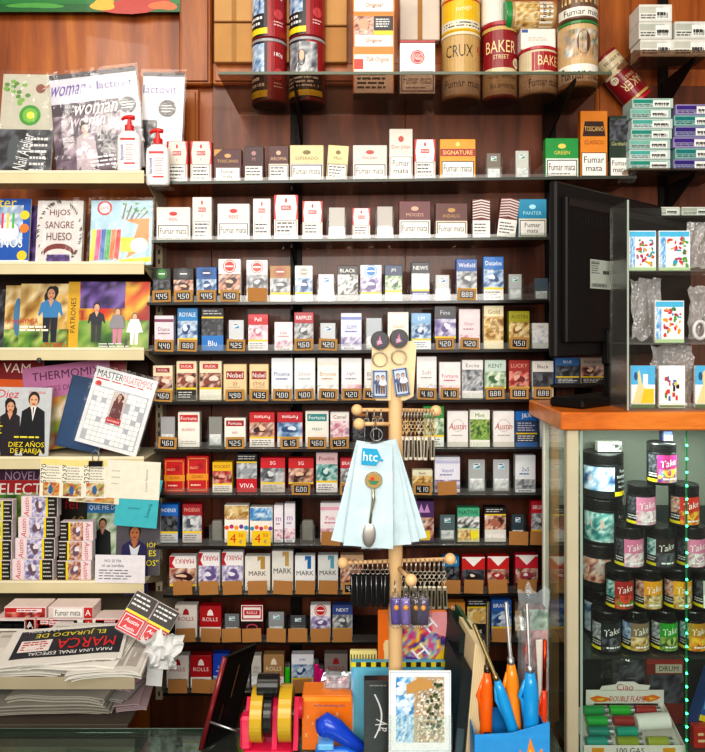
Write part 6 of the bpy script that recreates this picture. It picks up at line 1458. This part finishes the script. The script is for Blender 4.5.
# postcard in clear holder
dpc = 1.08
t = thing('postcard_holder', 'clear counter holder for the framed postcard', 'holder', (WX(420, dpc), WY(dpc), zc))
a, b, y = WX(388, dpc), WX(452, dpc), WY(dpc)
m = M(); m.box(a, b, y - .004, y - .0025, zc + .0004, WZ(714, dpc), '#fff', 'acrylic', .0004); m.build('front_plate', t)
m = M(); m.box(a, b, y - .0024, y + .03, zc + .0004, zc + .003, '#fff', 'acrylic', .0004); m.build('base', t)
def pc(F):
    F.r(0, 0, 1, 1, '#f0f2f6'); F.frame(.02, .01, .98, .99, .015, '#c8d4e4')
    a0, b0, c0, e0 = .11, .12, .89, .93
    F.ph(a0, b0, c0, e0, 'town', 16, fr=7); F.ph(a0, b0, .4, e0, 'sky', 7, fr=3)
    F.poly([(.4, b0), (.4, .5), (.5, .7), (.44, e0), (c0, e0), (c0, b0)], '#c0ac90'); F.ph(.46, .12, .89, .9, 'town', 14, fr=9)
    random.seed(5)
    for q in range(80): 
        u, v = random.uniform(.42, .86), random.uniform(.14, .86); s_ = random.uniform(.02, .05); F.r(u, v, min(u + s_, .89), v + s_ * .6, random.choice(['#f8f4ec', '#e8e0d4', '#d8c4a8', '#b08c68', '#c87850', '#8c7c6c'])); F.k -= .92
    F.k += 1
    for q in range(34): F.e(random.uniform(.62, .86), random.uniform(.3, .9), .025, .022, random.choice(['#3c4c28', '#5c6c38', '#2c3c24'])); F.k -= .92
    F.k += 1
    for q in range(10): F.e(random.uniform(.14, .36), random.uniform(.5, .9), .07, .03, '#e0ecf4'); F.k -= .92
    F.poly([(.28, .72), (.7, .8), (.7, .88), (.5, .93), (.28, .84)], '#c89858')
m = M(); ya = y; m.box(WX(389, dpc), WX(451, dpc), ya, ya + .003, zc + .0035, WZ(671, dpc), '#e8eaee', 'print', .0006); pc(flat(m, WX(389, dpc), WX(451, dpc), WZ(752, dpc), WZ(671, dpc), ya)); m.build('postcard', label='white framed postcard of a hillside town above blue sea', cat='postcard')

# ------------------------------------------------------------------ wooden keyring stand
ds = 1.14
ks = thing('keyring_stand', 'pale wooden stand with pegs holding keyrings and spoon bags', 'display stand', (WX(395, ds), WY(ds), zc))
x = WX(395.5, ds); y = WY(ds); rp = S(7, ds)
m = M(); m.lathe([(0, zc + .02), (rp * 1.05, zc + .02), (rp, zc + .1), (rp, WZ(378, ds)), (0, WZ(378, ds))], (x, y, 0), '#dcb888', 'pale_wood', 24); m.build('pole', ks)
m = M(); m.lathe([(0, zc + .0004), (.024, zc + .0004), (.025, zc + .004), (.025, zc + .015), (.02, zc + .02), (0, zc + .02)], (x, y, 0), '#d8b080', 'pale_wood', 36); m.build('base', ks)
m = M(); m.extrude([(WX(372, ds), WZ(343, ds)), (WX(413, ds), WZ(341, ds)), (WX(416, ds), WZ(346, ds)), (WX(413, ds), WZ(396, ds)), (WX(405, ds), WZ(400, ds)), (WX(376, ds), WZ(400, ds)), (WX(371, ds), WZ(390, ds))], 'xz', y - .008, y + .006, '#e8cca0', 'pale_wood'); m.build('head_board', ks)
def peg(p0, p1, balls, dy=0, dd_=0):
    m = M(); m.tube([pxy(p0[0], p0[1], ds - dd_), pxy(p1[0], p1[1], ds)], .0035, '#dcb484', 'pale_wood', 10)
    for q in balls: m.ball(tuple(pxy(q[0], q[1], ds - (dd_ if q == p0 else 0))), .0098, '#e4bc88', 'pale_wood', 16)
    m.build('peg', ks)
peg((357, 410), (395, 410), [(357, 410)]); peg((359, 424), (395, 424), [(359, 424)], dd_=.03); peg((436, 411), (396, 410), [(436, 411)])
peg((343, 563), (395, 561), [(343, 563)]); peg((450, 559), (396, 561), [(450, 559)]); peg((411, 580), (397, 566), [(411, 580)], dd_=.06)

def keyring(px, py, d, kind, label, grp, L=1, yaw=0, col=None):
    c = pxy(px, py, d); t = thing('keyring', label, 'keyring', tuple(c), grp)
    jit = random.uniform(-3, 3)
    m = M(); m.ring((c.x, c.y, c.z - .006), .0085, .0008, '#c8c0b0', 'metal', axis='x' if kind != 'disc' else 'y', n=16, m=5); m.build('split_ring', t)
    T_ = about(c, 'Y', R(jit)) @ about(c, 'Z', R(yaw))
    if kind == 'black':
        m = M(); m.T = T_; w = .0045; z0, z1 = c.z - .074, c.z - .02
        m.extrude([(c.x - w, z1), (c.x + w, z1), (c.x + w * 1.1, z0 + .008), (c.x + w * .5, z0), (c.x - w * .5, z0), (c.x - w * 1.1, z0 + .008)], 'xz', c.y - .003, c.y + .003, '#141214', 'dark_plastic')
        fb = m.build('leather_fob', t)
        m = M(); m.T = T_; m.tube([(c.x - w * .6, c.y - .0035, z1 - .002), (c.x - w * .6, c.y - .0035, z0 + .006)], .0007, '#a8a8ac', 'metal', 5); m.ring((c.x, c.y, z1 + .004), .004, .0008, '#b8b4ac', 'metal'); m.build('metal_trim', fb)
    elif kind in ('silver', 'gold'):
        m = M(); m.T = T_; z = c.z - .015
        for q in range(5):
            m.ring((c.x, c.y, z - q * .0055), .0036, .0009, '#e0c080' if kind == 'gold' else '#d8d0c0', 'metal', axis='y' if q % 2 else 'x', n=10, m=5)
        m.build('chain', t)
        m = M(); m.T = T_; z1 = z - .027; w = .0038
        m.box(c.x - w, c.x + w, c.y - .003, c.y + .003, z1 - .042 * L, z1, col or '#e8e0d0', 'metal', .0012); m.box(c.x - w * .5, c.x + w * .5, c.y - .0036, c.y - .003, z1 - .036 * L, z1 - .006, '#4c4438', 'metal', .0002); m.build('metal_fob', t)
    elif kind == 'disc':
        m = M(); m.T = T_; m.lathe([(0, -.003), (.0145, -.003), (.0155, 0), (.0145, .003), (0, .003)], (c.x, c.y, c.z + .001), '#24222c', 'plastic', 24, axis='y')
        F = flat(m, c.x - .014, c.x + .014, c.z - .013, c.z + .015, c.y - .0032); F.c(.5, .5, .42, '#2c2a38'); F.poly([(.3, .2), (.5, .8), (.6, .3)], '#c86890'); F.lines(.3, .3, .7, .5, 2, '#ccd'); m.build('disc', t)
        m = M(); m.ring((c.x, c.y, c.z - .03), .012, .0012, '#b0a898', 'metal'); m.build('hoop', t)
        z1 = c.z - .048; m = M(); m.T = about((c.x, c.y, z1), 'Y', R(-8 if yaw else 0)); w = .0125; m.box(c.x - w, c.x + w, c.y - .003, c.y + .002, z1 - .046, z1, '#9cb0c8', 'plastic', .003); F = flat(m, c.x - w, c.x + w, z1 - .046, z1, c.y - .003)
        F.frame(.05, .03, .95, .97, .08, '#3c5484'); F.r(.14, .08, .86, .92, '#b8c4d4'); F.fig(.35, .15, .7, top='#40507c', skin='#c8a890', legs='#383c50'); F.fig(.68, .15, .7, top='#e0e0e4', skin='#c8a890', legs='#6c4c38'); m.build('picture_fob', t)
    elif kind == 'pouch':
        m = M(); m.T = T_; z1 = c.z - .016
        m.tube([(c.x, c.y, z1), (c.x + .001, c.y, z1 - .012), (c.x, c.y, z1 - .035), (c.x - .001, c.y, z1 - .052), (c.x, c.y, z1 - .056)], [.006, .012, .0145, .011, .004], '#fff', 'film', 12)
        cp = m.build('clear_capsule', t)
        m = M(); m.T = T_; m.box(c.x - .009, c.x + .009, c.y - .004, c.y + .004, z1 - .05, z1 - .008, col or '#6c5ca8', 'plastic', .003); m.ball((c.x, c.y - .004, z1 - .022), .0045, '#e8a030' if col else '#b8a8e0', 'plastic', 10); m.build('charm', cp)
for k in range(3): keyring(367 + k * 7, 411, ds - .005, 'black', 'short black keyring on the upper left peg, %s from left' % ORD(k), 'black keyrings on the upper left peg')
N = 11
for k in range(N): keyring(402 + k * 3.1, 411, ds - .004 - .006 * (k % 3), 'silver' if k % 2 else 'gold', 'metal bar keyring on the upper right peg, %s from left' % ORD(k), 'metal keyrings on the upper right peg', .95)
for k in range(8): keyring(353 + k * 4.9, 562, ds - .004 - .004 * (k % 2), 'black', 'long black leather keyring on the lower left peg, %s from left' % ORD(k), 'black keyrings on the lower left peg')
for k in range(10): keyring(402 + k * 4.6, 561, ds - .004 - .005 * (k % 2), 'silver', 'silver bar keyring on the lower right peg, %s from left' % ORD(k), 'silver keyrings on the lower right peg', .9, col='#dcd8c4')
for k, (px, col, lab) in enumerate(((395, '#5c4c98', 'purple capsule keyring on the front peg, left'), (405, '#7c6cb0', 'pale purple capsule keyring on the front peg, middle'), (415, '#3c3838', 'dark capsule keyring with yellow figure, right on front peg'), (424, '#4c4464', 'dim purple capsule keyring at the right of the front peg'))): keyring(px, 583, ds - .05 - .004 * k, 'pouch', lab, 'capsule keyrings on the front peg', col=col)
keyring(380, 341, ds - .014, 'disc', 'round black disc keyring with blue picture fob, left', 'disc keyrings on the stand head'); keyring(399, 339, ds - .016, 'disc', 'round black disc keyring with blue picture fob, right', 'disc keyrings on the stand head', yaw=1)

# spoon bags fanned from the front upper peg
hook = pxy(376, 428, 1.085)
t0 = None
def spoonbag(ang, k, label, front=False):
    d = 1.085 - .0035 * k; c = Vector((hook.x, WY(d), hook.z)); t = thing('spoon_bag', label, 'bag', tuple(c), 'bagged souvenir spoons')
    T_ = about(c, 'Y', R(ang)); w0, w1 = S(17, d), S(25, d); zt_, zb_ = c.z - S(15, d), c.z - S(118, d); y = c.y
    m = M(); m.T = T_; n = 8
    def Q(u, v, off=0): w = w0 + (w1 - w0) * v; return Vector((c.x + (u * 2 - 1) * w, y + off + noise.noise(Vector((u * 2 + k * 3, v * 3, 4))) * .003, zt_ + (zb_ - zt_) * v))
    for i in range(n):
        for j in range(n): m.poly([Q(i / n, j / n), Q((i + 1) / n, j / n), Q((i + 1) / n, (j + 1) / n), Q(i / n, (j + 1) / n)], '#cfe6ee', 'print', smooth=True)
    m.build('card_insert', t)
    m = M(); m.T = T_
    for i in range(n):
        for j in range(n): m.poly([Q(i / n * 1.08 - .04, j / n * 1.04 - .03, -.003), Q((i + 1) / n * 1.08 - .04, j / n * 1.04 - .03, -.003), Q((i + 1) / n * 1.08 - .04, (j + 1) / n * 1.04 - .03, -.003), Q(i / n * 1.08 - .04, (j + 1) / n * 1.04 - .03, -.003)], '#fff', 'film', smooth=True)
    m.build('plastic_sleeve', t)
    if front:
        m = M(); m.T = T_; F = Face(m, lambda u, v, q: Vector((c.x - w0 * .75 + w0 * 1.4 * u, y - .0045 - q * LAY, zt_ - .006 - .026 * (1 - v))), w0 * 1.4, .026); F.r(0, 0, .62, 1, '#20a0cc'); F.poly([(.62, 0), (.8, .5), (.62, 1)], '#20a0cc'); F.t('htc', .36, .52, .55, '#f4fcff', .6); F.c(.84, .35, .06, '#20a0cc'); m.build('brand_label', t)
        m = M(); m.T = T_; x = c.x + .001; ys = y - .005; za = zt_ - .055
        m.lathe([(0, -.0015), (.0125, -.0015), (.0135, 0), (.0125, .0015), (0, .0015)], (x, ys, za), '#c8b890', 'metal', 24, axis='y'); F = flat(m, x - .011, x + .011, za - .011, za + .011, ys - .0016); F.c(.5, .5, .46, '#b88c48'); F.poly([(.1, .5), (.9, .5), (.7, .2), (.3, .2)], '#3c8460'); F.c(.4, .6, .14, '#c83830')
        m.tube([(x, ys, za - .013), (x + .002, ys, za - .03), (x, ys, za - .05), (x - .001, ys, za - .068)], [.0022, .003, .0018, .0022], '#c4bca4', 'metal', 8)
        m.ball((x - .001, ys, za - .086), (.0105, .0025, .019), '#e8e4dc', 'metal', 20); m.build('spoon', t)
        m = M(); m.ring((c.x, y, c.z - .008), .0095, .0008, '#a8a8a8', 'metal', n=18); m.build('hook', t)
spoonbag(-13, 0, 'pale blue spoon bag swung furthest to the right'); spoonbag(10, 1, 'pale blue spoon bag at the left of the fan, behind'); spoonbag(-9, 2, 'pale blue spoon bag, second from right in the fan'); spoonbag(-5, 3, 'pale blue spoon bag just right of the labelled front one')
spoonbag(4, 5, 'front pale blue bag with cyan label and silver spoon', True)
m = M(); m.T = Matrix.Identity(4); m.tube([hook + Vector((0, -.024, .002)), hook + Vector((0, .055, .004))], .0016, '#b0aca0', 'metal', 8); m.build('peg_hook', ks)

# ------------------------------------------------------------------ folders and booklets standing right of the postcard
def slat(p0, p1, w, d, th, col, label, name, cat, mat='plastic', art=None, dep=.09, grp='folders right of the postcard'):
    """upright leaning sheet seen nearly edge on; p0 bottom pixel, p1 top pixel"""
    A_, B_ = pxy(*p0, d), pxy(*p1, d); A_ = Vector((A_.x, A_.y, zc + .0005))
    m = M(); w_ = S(w, d)
    vs = [A_, A_ + Vector((w_, 0, 0)), B_ + Vector((w_, 0, -.006)), B_, A_ + Vector((-.01, dep, 0)), A_ + Vector((w_ - .01, dep, 0)), B_ + Vector((w_ - .012, dep, -.0)), B_ + Vector((-.012, dep, .006))]
    m.faces(vs, [(0, 1, 2, 3), (7, 6, 5, 4), (0, 4, 5, 1), (1, 5, 6, 2), (2, 6, 7, 3), (3, 7, 4, 0)], col, mat)
    if art:
        P = vs; F = Face(m, lambda u, v, k: (P[0] * (1 - u) + P[1] * u) * (1 - v) + (P[3] * (1 - u) + P[2] * u) * v + Vector((0, -k * LAY, 0)), w_, (B_ - A_).length); art(F)
    return m.build(name, label=label, cat=cat, group=grp)
slat((446, 752), (461, 632), 8, 1.17, 0, '#24302c', 'black folder leaning right behind the postcard', 'folder', 'folder', 'dark_plastic')
slat((455.5, 752), (470, 628), 6, 1.17, 0, '#2c5c3c', 'dark green folder between the black one and cream board', 'folder', 'folder', 'plastic')
slat((451, 752), (462, 668), 10, 1.115, 0, '#202428', 'short black booklet in front of the green folder', 'booklet', 'booklet', 'dark_plastic', lambda F: (F.r(.1, .3, .8, .5, '#2c3c48'), F.r(.2, .05, .9, .3, '#485058')))
slat((463, 752), (475, 643), 12, 1.12, 0, '#dcc8a0', 'cream ribbed board leaning right by the orange lighter', 'board', 'board', 'matte', lambda F: [F.r(.15 + .14 * q, .02, .19 + .14 * q, .97, '#c4ac80') for q in range(6)])
slat((484, 752), (470, 655), 8, 1.19, 0, '#88888c', 'grey card behind the barbecue lighters', 'card', 'card', 'matte')

# barbecue lighters in their blue box
db = 1.09
a, b = WX(473, db), WX(547, db); yb0, yb1 = WY(1.075), WY(1.135); zbt = WZ(735, 1.075)
t = thing('lighter_box', 'blue open box with orange flame holding barbecue lighters', 'box', ((a + b) / 2, WY(1.1), zc))
m = M(); m.box(a, b, yb0, yb0 + .0015, zc + .0004, zbt, '#2890d8', 'print', .0003)
F = flat(m, a, b, zc, zbt, yb0)
F.r(0, 0, 1, 1, '#2c98e0'); F.ph(0, 0, 1, .9, 'sky', 7); F.r(0, .0, 1, .95, '#2c94dc'); F.poly([(.55, .4), (.6, .8), (.68, .66), (.74, .97), (.82, .7), (.9, .82), (.92, .4)], '#f08820'); F.poly([(.62, .4), (.68, .62), (.74, .8), (.8, .6), (.86, .4)], '#f8e040'); F.t('CASA', .3, .6, .14, '#f4f8fc', .3, sh=.2); F.t('FLAMA', .7, .25, .16, '#e84818', .5)
m.extrude([(a, zbt + .0001), (b, zbt + .0001), (b, WZ(722, 1.075)), ((a + b) / 2, WZ(733, 1.075))], 'xz', yb0, yb0 + .0015, '#2c94dc', 'print')
m.build('front_panel', t)
m = M(); m.box(a, b, yb1, yb1 + .0015, zc + .0004, zbt + .01, '#2080c8', 'print', .0003)
for q in (a, b - .0015): m.box(q, q + .0015, yb0 + .0016, yb1, zc + .0004, zbt, '#2488d0', 'print', .0003)
m.build('tray', t)
def bbq(pb, pm, pt, r, col, label, d, trig=1, tipc='#b8b8bc', taper=.55):
    B_, M_, T2 = pxy(*pb, d), pxy(*pm, d), pxy(*pt, d)
    t = thing('barbecue_lighter', label, 'lighter', tuple(B_), 'barbecue lighters in the blue box')
    m = M(); D = M_ - B_; n = 8; path = [B_ + D * q / n for q in range(n + 1)]
    rad = [r * (.95, 1, 1.02, 1, .98, 1, 1.05, .9, taper)[q] for q in range(n + 1)]; m.tube(path, rad, col, 'plastic', 16); m.build('handle', t)
    m = M(); q = M_ - D * .28 + Vector((-r * 1.1 * trig, -.001, 0)); m.tube([M_ - D * .08 + Vector((-r * .6 * trig, 0, 0)), q + Vector((-r * .35 * trig, 0, .006)), q, M_ - D * .5 + Vector((-r * .8 * trig, 0, 0))], r * .28, col, 'plastic', 8); m.build('trigger_guard', t)
    m = M(); m.box(B_.x + D.x * .4 - r * .5, B_.x + D.x * .4 + r * .5, WY(d) - r * 1.06, WY(d) - r * .95, B_.z + D.z * .4, B_.z + D.z * .4 + .004, '#20242c', 'dark_plastic', .0004); m.build('gas_switch', t)
    m = M(); m.tube([M_ - D * .02, M_ + (T2 - M_) * .1, M_ + (T2 - M_) * .1001, T2], [r * .5, r * .5, .0032, .0032], tipc, 'metal', 12); m.build('barrel', t)
bbq((485, 770), (487, 672), (488, 602), .0105, '#f06810', 'orange barbecue lighter at the left of the blue box', 1.12, 1, '#605848')
bbq((524, 765), (497, 680), (474, 624), .0095, '#1c9ce0', 'bright blue barbecue lighter leaning left', 1.105, 1, '#988860')
bbq((517, 770), (511, 664), (506, 602), .0115, '#f08c18', 'yellow orange barbecue lighter in the middle, upright', 1.115, 1)
bbq((532, 770), (530, 672), (527, 603), .0125, '#1c98dc', 'bright blue barbecue lighter at right, upright', 1.10, 1)
bbq((541, 770), (544, 690), (545, 640), .006, '#e84818', 'slim red lighter behind the right blue one', 1.135, 1, '#c04020')
crumple('plastic_bag', 'dull red plastic bag behind the right barbecue lighters', pxy(533, 640, 1.16), S(32, 1.16), S(100, 1.16), 'milky_film', 14, 10, cat='bag')
m = M(); xa, xb = WX(524, 1.17), WX(548, 1.17); m.box(xa, xb, WY(1.17), WY(1.19), zc + .0005, WZ(608, 1.17), '#6c1c1c', 'plastic', .004); F = flat(m, xa, xb, zc, WZ(608, 1.17), WY(1.17)); F.ph(.02, .3, .98, .95, 'red', 5); F.ph(.02, .86, .98, .99, 'green', 4); m.build('packet', label='dark red tall packet standing behind the blue lighter', cat='packet')
m = M(); xa, xb = WX(543, 1.14), WX(550, 1.14); m.T = about((xa, WY(1.14), zc), 'Y', R(-3)); m.box(xa, xb, WY(1.14), WY(1.142), zc + .0008, WZ(640, 1.14), '#d8d4cc', 'plastic', .0006); m.build('plastic_strip', label='white plastic strip standing right of the blue lighter', cat='strip')
# clutter between the pack shelves and the cabinet
# lighters on the lowest pack shelf
for k, (px, py, c, lab) in enumerate(((287.5, 662, '#30c818', 'bright green pocket lighter between packs, lowest shelf'), (316.5, 658, '#e01880', 'hot pink pocket lighter, left one on lowest shelf'), (321, 664, '#e82090', 'hot pink pocket lighter, right one on lowest shelf'))):
    d = 1.66; z0 = WZ(692.5, DF) + .0006; xx = WX(px, d); t = thing('pocket_lighter', lab, 'lighter', (xx, WY(d), z0), 'pocket lighters on the lowest pack shelf'); h = WZ(py, d) - z0
    m = M(); m.lathe([(0, z0), (.0055, z0), (.006, z0 + .002), (.006, z0 + h * .8), (.005, z0 + h * .82)], (xx, WY(d), 0), c, 'plastic', 16); m.build('body', t)
    m = M(); m.lathe([(.005, z0 + h * .82), (.0056, z0 + h * .83), (.0056, z0 + h * .98), (0, z0 + h)], (xx, WY(d), 0), '#c8c8cc', 'metal', 16); m.build('metal_cap', t)

# ------------------------------------------------------------------ light, world, camera
def area(name, loc, tgt, size, sy, e, col):
    l = bpy.data.lights.new(name, 'AREA'); l.shape = 'RECTANGLE'; l.size = size; l.size_y = sy; l.energy = e; l.color = col
    o = bpy.data.objects.new(name, l); COL.objects.link(o); o.location = loc
    o.rotation_euler = (Vector(tgt) - Vector(loc)).to_track_quat('-Z', 'Y').to_euler()
    return o
area('ceiling_lamp', (-.3, -1.5, 2.9), (-.1, 0, 1.3), 1.8, .5, 14, (1, .92, .80))
area('added_front_fill', (.1, -2.6, 1.9), (0, -.3, .9), 1.6, .5, 23, (1, .95, .88))  # added fill from behind the camera to brighten the lower area
area('added_high_front_light', (-.4, -3.3, 2.5), (0, 0, 1.2), 2.6, 1.4, 38, (1, .93, .85))  # added broad frontal light from high behind the camera, not an actual window
area('spot_lamp', (-1.2, -1.66, 2.92), (-.6, -.17, 2.1), .3, .3, 2.4, (1, .96, .9))
area('added_cabinet_fill', (.62, WY(1.375), ct2 - .012), (.62, WY(1.43), .9), .3, .015, 1.6, (.93, 1, .93))  # added light under the wooden top to brighten the cabinet interior
w = bpy.data.worlds.new('World'); sc.world = w; w.use_nodes = True
bg = w.node_tree.nodes['Background']; bg.inputs[0].default_value = (1, .93, .84, 1); bg.inputs[1].default_value = .25
cam = bpy.data.cameras.new('Camera'); co = bpy.data.objects.new('Camera', cam); COL.objects.link(co)
co.location = (0, YC, ZC); co.rotation_euler = (R(90), 0, 0)
cam.sensor_fit = 'HORIZONTAL'; cam.sensor_width = 36; cam.lens = F_PX / 705 * 36; cam.shift_y = -(376 - HY) / 705; cam.clip_start = .02
sc.camera = co
sc.view_settings.view_transform = 'Standard'; sc.view_settings.look = 'Medium High Contrast'; sc.view_settings.exposure = 0
bpy.context.view_layer.update()
